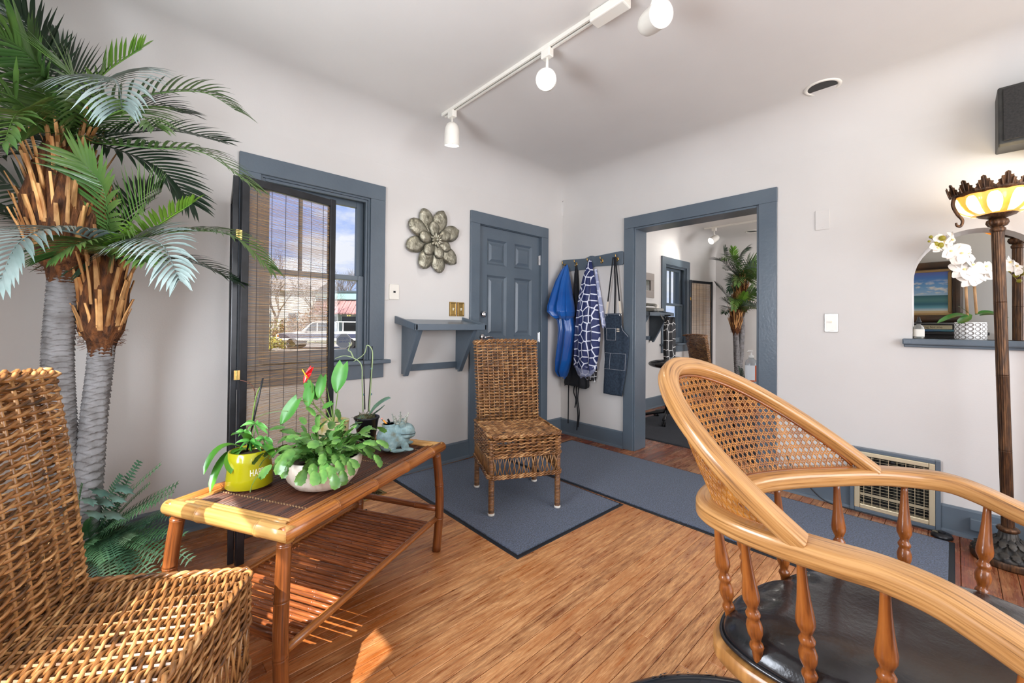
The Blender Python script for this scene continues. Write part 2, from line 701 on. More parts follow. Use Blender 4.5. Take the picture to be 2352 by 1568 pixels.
while y - BW > YD:
    yy = y - BW / 2
    if yy > -0.45:
        near = yy < 1.9
        cuts = [XC]
        x = XC + rng.uniform(0.7, 2.2)
        while x < XB - 0.35:
            cuts.append(x)
            x += rng.uniform(1.2, 2.6)
        end = XBB + 0.9 if 0.97 < yy < 2.0 else XB
        if 0.97 < yy < 2.0 and rng.random() < 0.6:
            cuts.append(XB + rng.uniform(-0.1, 0.6))
        cuts.append(end)
        for c0, c1 in zip(cuts[:-1], cuts[1:]):
            o = board_mesh(c0, c1 - 0.0006).build('floorboard', FLOORM, floor, loc=((c0 + c1) / 2, yy, 0))
        if end > XB:
            rest.box(end, XE, yy - BW / 2 + 0.0006, yy + BW / 2 - 0.0006, -0.012, 0)
        else:
            rest.box(XBB, XE, yy - BW / 2 + 0.0006, yy + BW / 2 - 0.0006, -0.012, 0)
    else:
        rest.box(XC, XE, yy - BW / 2 + 0.0006, yy + BW / 2 - 0.0006, -0.012, 0)
    y -= BW
    row += 1
rest.build('distant_floorboards', FLOORM, floor, stuff=True)

# ---------------------------------------------------------------- baseboards
def baseboard(name, p0, p1, nrm, h=0.15, t=0.018, shoe=True):
    """straight run from p0 to p1 (2-D), nrm points into the room"""
    mb = MB()
    p0, p1, nr = V((*p0, 0)), V((*p1, 0)), V((*nrm, 0))
    prof = [(0, 0), (0, 0.0), (h, 0), (h, t * 0.6), (h - 0.010, t), (0.022, t), (0.016, t + 0.010), (0.0, t + 0.013)]
    vs = []
    for p in (p0, p1):
        for a, d in prof:
            vs.append(p + V((0, 0, a)) + nr * d)
    n = len(prof)
    fs = [(i, (i + 1) % n, n + (i + 1) % n, n + i) for i in range(n)] + [tuple(range(n))[::-1], tuple(range(n, 2 * n))]
    mb.add(vs, fs)
    o = mb.build(name, TRIM)
    bm = bmesh.new()
    bm.from_mesh(o.data)
    bmesh.ops.recalc_face_normals(bm, faces=bm.faces)
    bm.to_mesh(o.data)
    bm.free()
    return struct(o)
baseboard('baseboard_left', (XC, YA), (2.165, YA), (0, -1))
baseboard('baseboard_left_corner', (3.16, YA), (XB, YA), (0, -1), h=0.16)
baseboard('baseboard_right_corner', (XB, YA - 0.02), (XB, 2.10), (-1, 0), h=0.155)
baseboard('baseboard_right', (XB, 0.44), (XB, 0.86), (-1, 0), h=0.155)
baseboard('baseboard_right_near', (XB, YD), (XB, 0.05), (-1, 0), h=0.155)
baseboard('baseboard_side', (XC, YD), (XC, YA), (1, 0))
baseboard('baseboard_far_left', (XBB, YA), (XE, YA), (0, -1))
baseboard('baseboard_far_end', (XE, YD), (XE, YA), (-1, 0))

# ---------------------------------------------------------------- window casings and sashes
def sash_window(name, x0, x1, z0, z1, lites, proud=0.022):
    o = struct(MB().box(x0 - 0.03, x1 + 0.03, YA + WT - 0.004, YA + WT, z0 - 0.04, z0).build(name, TRIM))
    ct = 0.112
    mb = MB().box(x0 - ct, x1 + ct, YA - proud, YA, z1, z1 + 0.108)
    mb.build('head_casing', TRIM, o, bevel=0.003)
    MB().box(x0 - ct, x0, YA - proud, YA, z0, z1).build('side_casing', TRIM, o, bevel=0.003)
    MB().box(x1, x1 + ct, YA - proud, YA, z0, z1).build('side_casing', TRIM, o, bevel=0.003)
    MB().box(x0 - ct - 0.035, x1 + ct + 0.035, YA - 0.065, YA + 0.05, z0 - 0.028, z0).build('window_stool', TRIM, o, bevel=0.006)
    MB().box(x0 - ct, x1 + ct, YA - 0.018, YA, z0 - 0.132, z0 - 0.028).build('apron_board', TRIM, o, bevel=0.003)
    # jamb lining and stops
    mb = MB()
    mb.box(x0, x0 + 0.012, YA - 0.004, YA + WT, z0, z1).box(x1 - 0.012, x1, YA - 0.004, YA + WT, z0, z1)
    mb.box(x0 + 0.012, x1 - 0.012, YA - 0.004, YA + WT, z1 - 0.012, z1).box(x0 + 0.012, x1 - 0.012, YA + 0.05, YA + WT, z0, z0 + 0.012)
    mb.build('jamb_lining', TRIM, o)
    mb = MB()
    mb.box(x0 + 0.012, x0 + 0.026, YA + 0.006, YA + 0.028, z0, z1 - 0.012).box(x1 - 0.026, x1 - 0.012, YA + 0.006, YA + 0.028, z0, z1 - 0.012)
    mb.box(x0 + 0.026, x1 - 0.026, YA + 0.006, YA + 0.028, z1 - 0.03, z1 - 0.012)
    mb.build('window_stop', TRIM, o, bevel=0.002)
    zm = (z0 + z1) / 2 + 0.02
    a0, a1 = x0 + 0.014, x1 - 0.014
    def sash(nm, zz0, zz1, y0, y1, rb, rt, nl):
        st = 0.052
        mb = MB()
        mb.box(a0, a0 + st, y0, y1, zz0, zz1).box(a1 - st, a1, y0, y1, zz0, zz1)
        mb.box(a0 + st, a1 - st, y0, y1, zz0, zz0 + rb).box(a0 + st, a1 - st, y0, y1, zz1 - rt, zz1)
        s = mb.build(nm, TRIM, o, bevel=0.003)
        w = (a1 - a0 - 2 * st) / nl
        for i in range(1, nl):
            xx = a0 + st + w * i
            MB().box(xx - 0.011, xx + 0.011, y0 + 0.004, y1 - 0.004, zz0 + rb, zz1 - rt).build('muntin', TRIM, s, bevel=0.004)
        for i in range(nl):
            b0 = a0 + st + w * i + (0.011 if i else 0)
            b1 = a0 + st + w * (i + 1) - (0.011 if i < nl - 1 else 0)
            ym = (y0 + y1) / 2
            q = MB().box(b0, b1, ym - 0.0015, ym + 0.0015, zz0 + rb, zz1 - rt).build('pane', WINGLASS, s)
        return s
    sash('lower_sash', z0 + 0.004, zm, YA + 0.034, YA + 0.066, 0.075, 0.034, 1)
    sash('upper_sash', zm - 0.034, z1 - 0.014, YA + 0.070, YA + 0.102, 0.034, 0.050, lites)
    return o
def window_glass():
    mt = bpy.data.materials.new('window_pane_glass')
    mt.use_nodes = True
    t = mt.node_tree
    t.nodes.clear()
    N, Lk = t.nodes.new, t.links.new
    tr = N('ShaderNodeBsdfTransparent')
    tr.inputs[0].default_value = (0.96, 0.98, 0.98, 1)
    gl = N('ShaderNodeBsdfGlossy')
    gl.inputs['Roughness'].default_value = 0.02
    fr = N('ShaderNodeLayerWeight')
    fr.inputs[0].default_value = 0.3
    pw = N('ShaderNodeMath')
    pw.operation = 'POWER'
    pw.inputs[1].default_value = 4
    Lk(fr.outputs['Facing'], pw.inputs[0])
    ml = N('ShaderNodeMath')
    ml.operation = 'MULTIPLY_ADD'
    ml.inputs[1].default_value = 0.5
    ml.inputs[2].default_value = 0.03
    Lk(pw.outputs[0], ml.inputs[0])
    mx = N('ShaderNodeMixShader')
    Lk(ml.outputs[0], mx.inputs[0])
    Lk(tr.outputs[0], mx.inputs[1])
    Lk(gl.outputs[0], mx.inputs[2])
    o = N('ShaderNodeOutputMaterial')
    Lk(mx.outputs[0], o.inputs[0])
    return mt
WINGLASS = window_glass()
win1 = sash_window('window_1', *W1, 3)
win2 = sash_window('window_2', *W2, 4)

# ---------------------------------------------------------------- six-panel door in the window wall
d = struct(MB().box(DOOR[0] + 0.003, DOOR[1] - 0.003, YA + 0.032, YA + 0.050, 0.012, DOOR[3] - 0.004).build('door_1', TRIM))
dx0, dx1 = DOOR[0] + 0.004, DOOR[1] - 0.004
y0, y1 = YA + 0.012, YA + 0.032
st = 0.105
c0, c1 = dx0 + st, dx1 - st
mid = (c0 + c1) / 2
rows = [(1.69, 1.925), (1.03, 1.595), (0.22, 0.87)]
mb = MB().box(dx0, c0, y0, y1, 0.012, 2.03).box(c1, dx1, y0, y1, 0.012, 2.03)
for a, b in rows:
    mb.box(mid - 0.05, mid + 0.05, y0, y1, a, b)
for a, b in ((0.012, 0.22), (0.87, 1.03), (1.595, 1.69), (1.925, 2.03)):
    mb.box(c0, c1, y0, y1, a, b)
mb.build('stile_and_rail_frame', TRIM, d)
for z0, z1 in rows:
    for p0, p1 in ((c0, mid - 0.05), (mid + 0.05, c1)):
        mb = MB()
        # sloped moulding in the recess and the raised field
        for k0, k1, h0, h1 in ((0.0, 0.018, y0, y1 - 0.002), (0.018, 0.034, y1 - 0.002, y1 - 0.002), (0.034, 0.056, y1 - 0.002, y0 + 0.006)):
            A = [(p0 + k0, z0 + k0), (p1 - k0, z0 + k0), (p1 - k0, z1 - k0), (p0 + k0, z1 - k0)]
            B = [(p0 + k1, z0 + k1), (p1 - k1, z0 + k1), (p1 - k1, z1 - k1), (p0 + k1, z1 - k1)]
            for i in range(4):
                j = (i + 1) % 4
                mb.add([(A[i][0], h0, A[i][1]), (A[j][0], h0, A[j][1]), (B[j][0], h1, B[j][1]), (B[i][0], h1, B[i][1])], [(0, 1, 2, 3)])
        k = 0.056
        mb.add([(p0 + k, y0 + 0.006, z0 + k), (p1 - k, y0 + 0.006, z0 + k), (p1 - k, y0 + 0.006, z1 - k), (p0 + k, y0 + 0.006, z1 - k)], [(0, 1, 2, 3)])
        mb.build('door_panel', TRIM, d)
mb = MB()
mb.box(DOOR[0] - 0.10, DOOR[0], YA - 0.024, YA, 0, DOOR[3]).build('side_casing', TRIM, d, bevel=0.004)
MB().box(DOOR[1], DOOR[1] + 0.10, YA - 0.024, YA, 0, DOOR[3]).build('side_casing', TRIM, d, bevel=0.004)
MB().box(DOOR[0] - 0.10, DOOR[1] + 0.10, YA - 0.024, YA, DOOR[3], DOOR[3] + 0.105).build('head_casing', TRIM, d, bevel=0.004)
MB().box(DOOR[0] - 0.002, DOOR[0] + 0.0025, YA - 0.001, YA + 0.055, 0, DOOR[3]).build('door_jamb', TRIM, d)
MB().box(DOOR[1] - 0.0025, DOOR[1] + 0.002, YA - 0.001, YA + 0.055, 0, DOOR[3]).build('door_jamb', TRIM, d)
MB().box(DOOR[0], DOOR[1], YA - 0.001, YA + 0.055, DOOR[3] - 0.003, DOOR[3] + 0.002).build('door_jamb', TRIM, d)
DARKSEAM = pm('dark_door_gap', C(14, 16, 20), 0.8)
MB().box(DOOR[0], DOOR[1], YA + 0.05, YA + WT, 0, DOOR[3]).build('door_backing', DARKSEAM, d)
for hz in (1.80, 1.02, 0.26):
    mb = MB().tube([(DOOR[1] - 0.001, YA + 0.004, hz - 0.05), (DOOR[1] - 0.001, YA + 0.004, hz + 0.05)], 0.008, 10)
    mb.box(DOOR[1] - 0.03, DOOR[1], YA + 0.008, YA + 0.0125, hz - 0.045, hz + 0.045)
    mb.build('door_hinge', CHROME, d)
# deadbolt and lever
dxk = DOOR[0] + 0.062
mb = MB()
prof = [(0.0, -0.030), (0.020, -0.030), (0.026, -0.026), (0.030, -0.012), (0.032, 0.0)]
def ylathe(mb, prof, cx, cy, cz, n=24):
    vs = []
    for r, h in prof:
        for j in range(n):
            q = 2 * pi * j / n
            vs.append((cx + r * cos(q), cy + h, cz + r * sin(q)))
    fs = [(i * n + j, (i + 1) * n + j, (i + 1) * n + (j + 1) % n, i * n + (j + 1) % n) for i in range(len(prof) - 1) for j in range(n)]
    mb.add(vs, fs)
    return mb
ylathe(mb, prof, dxk, y0, 1.235)
mb.box(dxk - 0.004, dxk + 0.004, y0 - 0.042, y0 - 0.03, 1.22, 1.25)
mb.build('deadbolt', CHROME, d, smooth=False, auto=40)
mb = MB()
ylathe(mb, [(0.0, -0.016), (0.012, -0.018), (0.024, -0.014), (0.032, -0.004), (0.033, 0.0)], dxk, y0, 1.03)
ylathe(mb, [(0.0, -0.055), (0.011, -0.05), (0.011, -0.012)], dxk, y0, 1.03, 14)
mb.tube(catmull([(dxk, y0 - 0.048, 1.03), (dxk + 0.04, y0 - 0.052, 1.036), (dxk + 0.08, y0 - 0.05, 1.026), (dxk + 0.115, y0 - 0.046, 1.02)], 6), [0.010] * 7 + [0.008] * 6 + [0.006] * 6, 10)
mb.build('door_lever', CHROME, d, auto=40)

# ---------------------------------------------------------------- doorway casing and lining in the right-hand wall
def opening_casing():
    o = struct(MB().box(XB - 0.022, XB, OP[1], OP[1] + 0.10, 0, OP[3]).build('trim_1', TRIM, bevel=0.003))
    MB().box(XB - 0.022, XB, OP[0] - 0.115, OP[0], 0, OP[3]).build('side_casing', TRIM, o, bevel=0.003)
    MB().box(XB - 0.022, XB, OP[0] - 0.117, OP[1] + 0.10, OP[3], OP[3] + 0.105).build('head_casing', TRIM, o, bevel=0.003)
    MB().box(XB - 0.010, XBB + 0.01, OP[1] - 0.016, OP[1] + 0.0, 0, OP[3]).build('jamb_lining', TRIM, o, bevel=0.003)
    MB().box(XB - 0.010, XBB + 0.01, OP[0], OP[0] + 0.016, 0, OP[3]).build('jamb_lining', TRIM, o, bevel=0.003)
    MB().box(XB - 0.010, XBB + 0.01, OP[0] + 0.016, OP[1] - 0.016, OP[3] - 0.016, OP[3]).build('head_lining', TRIM, o, bevel=0.003)
    MB().box(XBB, XBB + 0.02, OP[0] - 0.11, OP[0], 0, OP[3]).build('rear_casing', TRIM, o)
    MB().box(XBB, XBB + 0.02, OP[1], OP[1] + 0.11, 0, OP[3]).build('rear_casing', TRIM, o)
opening_casing()
# sill board of the arched pass-through
sl = struct(MB().box(XB - 0.045, XBB + 0.03, AR0 - 0.04, AR1 + 0.04, ARZ - 0.034, ARZ).build('trim_2', TRIM, bevel=0.006))
MB().box(XB - 0.02, XB, AR0 - 0.035, AR1 + 0.035, ARZ - 0.05, ARZ - 0.034).build('bed_moulding', TRIM, sl, bevel=0.004)
# frames of the unseen side window and the added rear windows
def plain_frame(name, axis, a0, a1, z0, z1, t0, t1, bars):
    mb = MB()
    f = 0.05
    def b(p0, p1, q0, q1):
        if axis == 'y':
            mb.box(t0, t1, p0, p1, q0, q1)
        else:
            mb.box(p0, p1, t0, t1, q0, q1)
    b(a0, a0 + f, z0, z1); b(a1 - f, a1, z0, z1); b(a0 + f, a1 - f, z0, z0 + f); b(a0 + f, a1 - f, z1 - f, z1)
    for k in bars:
        b(k - 0.025, k + 0.025, z0 + f, z1 - f)
    return struct(mb.build(name, TRIM))
plain_frame('window_3', 'y', *WC, XC - 0.13, XC - 0.09, [])
plain_frame('added_window_4', 'x', -0.15, 2.85, 0.72, 2.36, YD - 0.14, YD - 0.1, [0.85, 1.85])
plain_frame('added_window_5', 'x', 4.1, 7.1, 0.72, 2.36, YD - 0.14, YD - 0.1, [5.1, 6.1])
# ================================================================ bamboo coffee table and what stands on it
def pt(px, py, t):
    """world point on the sight line of a photo pixel at depth t metres"""
    return V((0, 0, CAM_H)) + (CF + CR * ((px - 1176) / FPX) - CU * ((py - PPY) / FPX)) * t
BAMBOO = pm('honey_bamboo', C(180, 118, 58), 0.30, c2=C(110, 60, 26), c3=C(158, 94, 42), scale=1.0, stretch=(4, 160, 160), coat=0.35, rnd=0.10, lo=0.3, hi=0.72, strand=True)
BAMBOO_E = pm('pale_bamboo', C(206, 162, 98), 0.32, c2=C(164, 110, 56), c3=C(196, 148, 84), scale=1.0, stretch=(4, 160, 160), coat=0.3, lo=0.3, hi=0.75, strand=True)
BAMBOO_V = pm('dark_bamboo', C(146, 88, 42), 0.30, c2=C(66, 36, 18), c3=C(122, 68, 32), scale=1.0, stretch=(5, 150, 150), coat=0.35, rnd=0.10, lo=0.3, hi=0.75, strand=True)
SLATM = pm('bamboo_slat', C(164, 98, 52), 0.32, c2=C(92, 50, 30), c3=C(138, 76, 40), scale=1.0, stretch=(9, 200, 200), coat=0.3, rnd=0.28, lo=0.3, hi=0.7, strand=True)
REED = pm('dark_reed', C(104, 62, 42), 0.36, c2=C(52, 32, 26), scale=1.0, stretch=(6, 40, 3), coat=0.2, strand=True)

def pole(mb, pts, r, nodes, n=12, lip=0.10):
    """bamboo pole along pts (dense list) with node rings at fractions"""
    k = len(pts) - 1
    P, R = [], []
    for i, p in enumerate(pts):
        P.append(V(p))
        R.append(r)
    # resample with extra rings at nodes
    def at(f):
        x = f * k
        i = min(int(x), k - 1)
        return P[i].lerp(P[i + 1], x - i)
    L = sum((P[i + 1] - P[i]).length for i in range(k))
    fr = [(i / k, 1.0) for i in range(k + 1)]
    for nd in nodes:
        w = 0.004 / L
        fr += [(nd - 2 * w, 1.0), (nd - w, 1 + lip), (nd - 0.25 * w, 1 + lip * 0.9), (nd, 1 - 0.03), (nd + 0.25 * w, 1 + lip * 0.8), (nd + w, 1 + lip * 0.7), (nd + 2 * w, 1.0)]
    fr = sorted([f for f in fr if 0 <= f[0] <= 1])
    mb.tube([at(f) for f, _ in fr], [r * q for _, q in fr], n)
    return mb

TO = V((0.345, 1.339, 0))
TA = atan2(0.464, 0.886)
TL, TW, TH = 0.94, 0.525, 0.545
table = thing('coffee_table', 'long bamboo coffee table with slatted lower shelf holding potted plants', 'table', TO, TA)
def TP(s, n, z=TH):
    return TO + V((cos(TA), sin(TA), 0)) * s + V((-sin(TA), cos(TA), 0)) * n + V((0, 0, z))
def seg(a, b, n=8):
    return [V(a).lerp(V(b), i / n) for i in range(n + 1)]
RR = 0.024
pole(MB(), seg((-0.004, 0.010, TH - RR), (TL + 0.012, 0.010, TH - RR)), RR, [0.22, 0.43, 0.66, 0.88], 14, 0.10).build('long_rail', BAMBOO, table, smooth=True)
pole(MB(), seg((-0.004, TW - 0.010, TH - RR), (TL + 0.012, TW - 0.010, TH - RR)), RR, [0.18, 0.4, 0.63, 0.9], 14, 0.05).build('long_rail', BAMBOO, table, smooth=True)
pole(MB(), seg((0.012, -0.008, TH - RR), (0.012, TW + 0.01, TH - RR)), RR * 1.02, [0.22, 0.70], 14, 0.10).build('end_rail', BAMBOO_E, table, smooth=True)
pole(MB(), seg((TL - 0.004, 0.0, TH - RR), (TL - 0.004, TW, TH - RR)), RR, [0.3, 0.75], 14, 0.05).build('end_rail', BAMBOO_E, table, smooth=True)
for q in (0.040, 0.054):
    MB().tube(seg((q, 0.04, TH - 0.012), (q, TW - 0.04, TH - 0.012)), 0.008, 8).build('edge_strip', BAMBOO_E, table, smooth=True)
    MB().tube(seg((TL - q + 0.008, 0.04, TH - 0.012), (TL - q + 0.008, TW - 0.04, TH - 0.012)), 0.008, 8).build('edge_strip', BAMBOO_E, table, smooth=True)
for q in (0.042, 0.054):
    for n0 in (q, TW - q):
        MB().tube(seg((0.05, n0, TH - 0.012), (TL - 0.05, n0, TH - 0.012)), 0.006, 8).build('edge_strip', BAMBOO, table, smooth=True)
mb = MB()
rg = random.Random(2)
nre = 62
for i in range(nre):
    yy = 0.062 + (TW - 0.124) * i / (nre - 1)
    zz = TH - 0.014 + rg.uniform(-0.0012, 0.0012)
    mb.tube([(0.055, yy, zz), (0.3, yy + rg.uniform(-.0012, .0012), zz), (0.6, yy + rg.uniform(-.0012, .0012), zz), (TL - 0.055, yy, zz)], rg.uniform(0.0026, 0.0032), 6)
mb.build('reed_top', REED, table, smooth=True, stuff=True)
mb = MB()
for sx_ in (0.14, 0.37, 0.60, 0.82):
    for i in range(nre - 1):
        yy = 0.062 + (TW - 0.124) * (i + 0.5) / (nre - 1)
        mb.ell((sx_ + (0.002 if i % 2 else -0.002), yy, TH - 0.0115), (0.003, 0.0032, 0.0022), 6, 4)
mb.build('binding_thread', pm('reed_thread', C(150, 120, 84), 0.6), table, smooth=True, stuff=True)
MB().box(0.05, TL - 0.05, 0.05, 0.075, TH - 0.034, TH - 0.020).build('top_batten', BAMBOO, table)
MB().box(0.05, TL - 0.05, TW - 0.075, TW - 0.05, TH - 0.034, TH - 0.020).build('top_batten', BAMBOO, table)
for cs in (0.25, 0.5, 0.75):
    MB().box(TL * cs - 0.012, TL * cs + 0.012, 0.05, TW - 0.05, TH - 0.034, TH - 0.020).build('top_batten', BAMBOO, table)
# bowed legs
for sx_, sn in ((0.025, 0.028), (TL - 0.022, 0.028), (0.025, TW - 0.028), (TL - 0.022, TW - 0.028)):
    ox = -1 if sx_ < 0.5 else 1
    oy = -1 if sn < 0.25 else 1
    path = catmull([(sx_, sn, TH - RR), (sx_ + ox * 0.016, sn + oy * 0.010, 0.38), (sx_ + ox * 0.024, sn + oy * 0.014, 0.22), (sx_ + ox * 0.010, sn + oy * 0.006, 0.0)], 6)
    pole(MB(), path, 0.0215, [0.12, 0.45, 0.75], 14, 0.07).build('leg', BAMBOO_V, table, smooth=True)
# lower shelf
ZS = 0.165
for sn in (0.022, TW - 0.022):
    pole(MB(), seg((0.03, sn, ZS), (TL - 0.03, sn, ZS)), 0.0135, [0.2, 0.45, 0.7, 0.93], 12, 0.08).build('shelf_rail', BAMBOO, table, smooth=True)
for sx_ in (0.012, TL - 0.008):
    pole(MB(), seg((sx_, 0.03, ZS + 0.045), (sx_, TW - 0.03, ZS + 0.045)), 0.015, [0.25, 0.8], 12, 0.08).build('end_stretcher', SLATM, table, smooth=True)
sl_meshes = []
for k in range(4):
    mb = MB()
    pole(mb, seg((0, 0.0, 0), (0, TW - 0.048, 0)), 0.0082, [rg.uniform(0.12, 0.3), rg.uniform(0.42, 0.6), rg.uniform(0.72, 0.92)], 9, 0.12)
    sl_meshes.append(mb.mesh('slat', SLATM, True))
ns = 33
for i in range(ns):
    sx_ = 0.075 + (TL - 0.14) * i / (ns - 1) + rg.uniform(-0.003, 0.003)
    inst('slat', sl_meshes[i % 4], table, M=Matrix.Translation((sx_, 0.024, ZS - 0.008 + rg.uniform(-0.001, 0.001))) @ Matrix.Rotation(rg.uniform(-0.012, 0.012), 4, 'Z') @ Matrix.Rotation(rg.uniform(0, 6), 4, 'Y'))

# ---------------------------------------------------------------- leaf helpers
def leaf(mb, pts, wid, up=(0, 0, 1), fold=0.15, na=4):
    """strip leaf along pts, wid(f) half width, V fold"""
    pts = [V(p) for p in pts]
    k = len(pts)
    vs = []
    for i in range(k):
        t = (pts[min(i + 1, k - 1)] - pts[max(i - 1, 0)]).normalized()
        u = V(up)
        s = t.cross(u)
        if s.length < 1e-4:
            s = t.cross(V((1, 0, 0)))
        s.normalize()
        nrm = s.cross(t).normalized()
        w = wid(i / (k - 1))
        for j in range(na + 1):
            a = 2 * j / na - 1
            vs.append(pts[i] + s * (a * w) + nrm * (abs(a) ** 1.5 * w * fold))
    W_ = na + 1
    fs = [(i * W_ + j, i * W_ + j + 1, (i + 1) * W_ + j + 1, (i + 1) * W_ + j) for i in range(k - 1) for j in range(na)]
    mb.add(vs, fs)
    return mb
def rel(mb, o):
    mb.v = [tuple(V(p) - V(o)) for p in mb.v]
    return mb
def arc_leaf(base, dirv, L, droop, n=8):
    d_ = V(dirv).normalized()
    out = [V(base)]
    p = V(base)
    for i in range(n):
        p = p + d_ * (L / n)
        d_ = (d_ + V((0, 0, -droop / n))).normalized()
        out.append(p.copy())
    return out
SOIL = pm('dark_potting_soil', C(48, 36, 28), 0.95, c2=C(76, 60, 46), scale=60, bump=0.6)

# ---------------------------------------------------------------- white bowl with holiday cactus
bl = TP(0.300, 0.150, TH)
yl0 = TP(0.205, 0.405, TH)
bowl = thing('cactus_bowl', 'round whitewashed bowl overflowing with a green holiday cactus', 'potted plant', bl)
BOWLM = pm('whitewashed_ceramic', C(232, 224, 210), 0.38, c2=C(196, 180, 158), scale=7, stretch=(9, 9, 0.8), lo=0.45, hi=0.85, coat=0.25)
prof = [(0.0, 0.0), (0.075, 0.0), (0.098, 0.010), (0.120, 0.035), (0.134, 0.070), (0.138, 0.098), (0.136, 0.112), (0.131, 0.114), (0.128, 0.108), (0.120, 0.090), (0.0, 0.088)]
MB().lathe(prof, 40, (0, 0, 0)).build('bowl', BOWLM, bowl, smooth=True)
MB().lathe([(0.0, 0.098), (0.08, 0.097), (0.124, 0.092)], 24).build('soil', SOIL, bowl, smooth=True)
CACT = pm('cactus_green', C(64, 118, 50), 0.36, c2=C(128, 170, 84), scale=14, rnd=0.35, coat=0.25, spec=0.5)
def cactus_seg(seed):
    r_ = random.Random(seed)
    L, w = 0.047, 0.0165
    prof_ = [(0, .25), (.10, .55), (.22, .78), (.25, .92), (.30, .80), (.48, .95), (.52, 1.12), (.57, .95), (.74, .95), (.79, 1.08), (.84, .85), (.95, .62), (1.0, .50)]
    mb = MB()
    vs = []
    for f, q in prof_:
        bend = -0.10 * f * f * L * 3
        for a in (-1, -0.5, 0, 0.5, 1):
            vs.append((L * f, a * w * q, bend + 0.0016 * (1 - abs(a)) - abs(a) * 0.002 * r_.uniform(0, 1)))
    k = len(prof_)
    mb.add(vs, [(i * 5 + j, i * 5 + j + 1, (i + 1) * 5 + j + 1, (i + 1) * 5 + j) for i in range(k - 1) for j in range(4)])
    return mb.mesh('cactus_leaf', CACT, True)
csegs = [cactus_seg(i) for i in range(3)]
rg = random.Random(11)
def frame(x, zhint):
    x = V(x).normalized()
    y = V(zhint).cross(x)
    if y.length < 1e-4:
        y = V((0, 1, 0))
    y.normalize()
    z = x.cross(y)
    return Matrix((x, y, z)).transposed().to_4x4()
for k in range(84):
    az = 2 * pi * k / 84 * 3.236 + rg.uniform(-0.2, 0.2)
    el = radians(rg.uniform(20, 84))
    r0 = rg.uniform(0.02, 0.085)
    p = V((r0 * cos(az), r0 * sin(az), 0.100))
    d_ = V((cos(az) * cos(el), sin(az) * cos(el), sin(el)))
    nseg = rg.choice((3, 4, 4, 5)) if el < 1.0 else rg.choice((2, 3, 4))
    sc = rg.uniform(0.82, 1.12)
    for j in range(nseg):
        M = Matrix.Translation(p) @ frame(d_, V((0, 0, 1)) + V((rg.uniform(-.5, .5), rg.uniform(-.5, .5), 0)))
        inst('leaf', csegs[rg.randrange(3)], bowl, M=M @ Matrix.Scale(sc, 4))
        p = p + d_ * 0.046 * sc
        d_ = (d_ + V((rg.uniform(-.2, .2), rg.uniform(-.2, .2), -0.40))).normalized()
        if (p - (yl0 - bl)).to_2d().length < 0.105 and p.z < 0.16:
            break
        if p.z < 0.075:
            break

# ---------------------------------------------------------------- lime pot lettered HAPPY
yl = TP(0.205, 0.405, TH)
ypot = thing('lime_planter', 'lime yellow cylinder planter lettered HAPPY with strap-leaved orchid', 'potted plant', yl)
LIME = pm('lime_glaze', C(172, 168, 18), 0.18, coat=0.6)
MB().lathe([(0.0, 0.0), (0.074, 0.0), (0.078, 0.004), (0.075, 0.04), (0.070, 0.09), (0.069, 0.128), (0.064, 0.130), (0.062, 0.122), (0.062, 0.105), (0, 0.105)], 40).build('planter', LIME, ypot, smooth=True)
MB().lathe([(0.0, 0.118), (0.03, 0.117), (0.0625, 0.112)], 20).build('soil', SOIL, ypot, smooth=True)
me = text_mesh('HAPPY', 0.024, 'lettering')
tocam = V((-yl.x, -yl.y, 0)).normalized()
side = V((CR.x, CR.y, 0)).normalized()
nrm = (tocam * cos(radians(34)) + side * sin(radians(34))).normalized()
ac = atan2(nrm.y, nrm.x)
for v_ in me.vertices:
    x, y, z = v_.co
    R_ = 0.0745 + z
    q = ac + x * 0.82 / 0.073
    zz = 0.060 + y * 1.35
    R_ = 0.0753 - (zz - 0.04) * 0.10 + z
    v_.co = (R_ * cos(q), R_ * sin(q), zz)
me.materials.append(pm('white_lettering', C(244, 240, 214), 0.4))
inst('lettering', me, ypot)
STRAP = pm('orchid_leaf', C(58, 118, 36), 0.30, c2=C(96, 150, 50), scale=5, coat=0.35, sss=0.1)
def wfun(w, p0=0.35, p1=1.6):
    return lambda f: w * (0.30 + 0.70 * min(1, (f / p0))) * (1 - f ** 4) ** 0.5 if f < 1 else w * 0.03
D0 = 1.545
for (pa, pb, pc), w in (
        (((560, 1030), (500, 1000), (468, 1090)), 0.021), (((565, 1035), (510, 1025), (482, 1133)), 0.023),
        (((570, 1030), (520, 1035), (530, 1088)), 0.022), (((575, 1030), (570, 985), (530, 1000)), 0.018), (((580, 1030), (612, 1010), (628, 1052)), 0.018)):
    P = bez(pt(*pa, D0 + 0.02), pt(*pb, D0 - 0.04), pt(*pc, D0 - 0.09), 10)
    rel(leaf(MB(), P, wfun(w), up=(0, 0, 1), fold=0.35), yl).build('leaf', STRAP, ypot, smooth=True)
UMB = pm('umbrella_leaf', C(70, 150, 60), 0.35, c2=C(120, 190, 90), scale=10, coat=0.2)
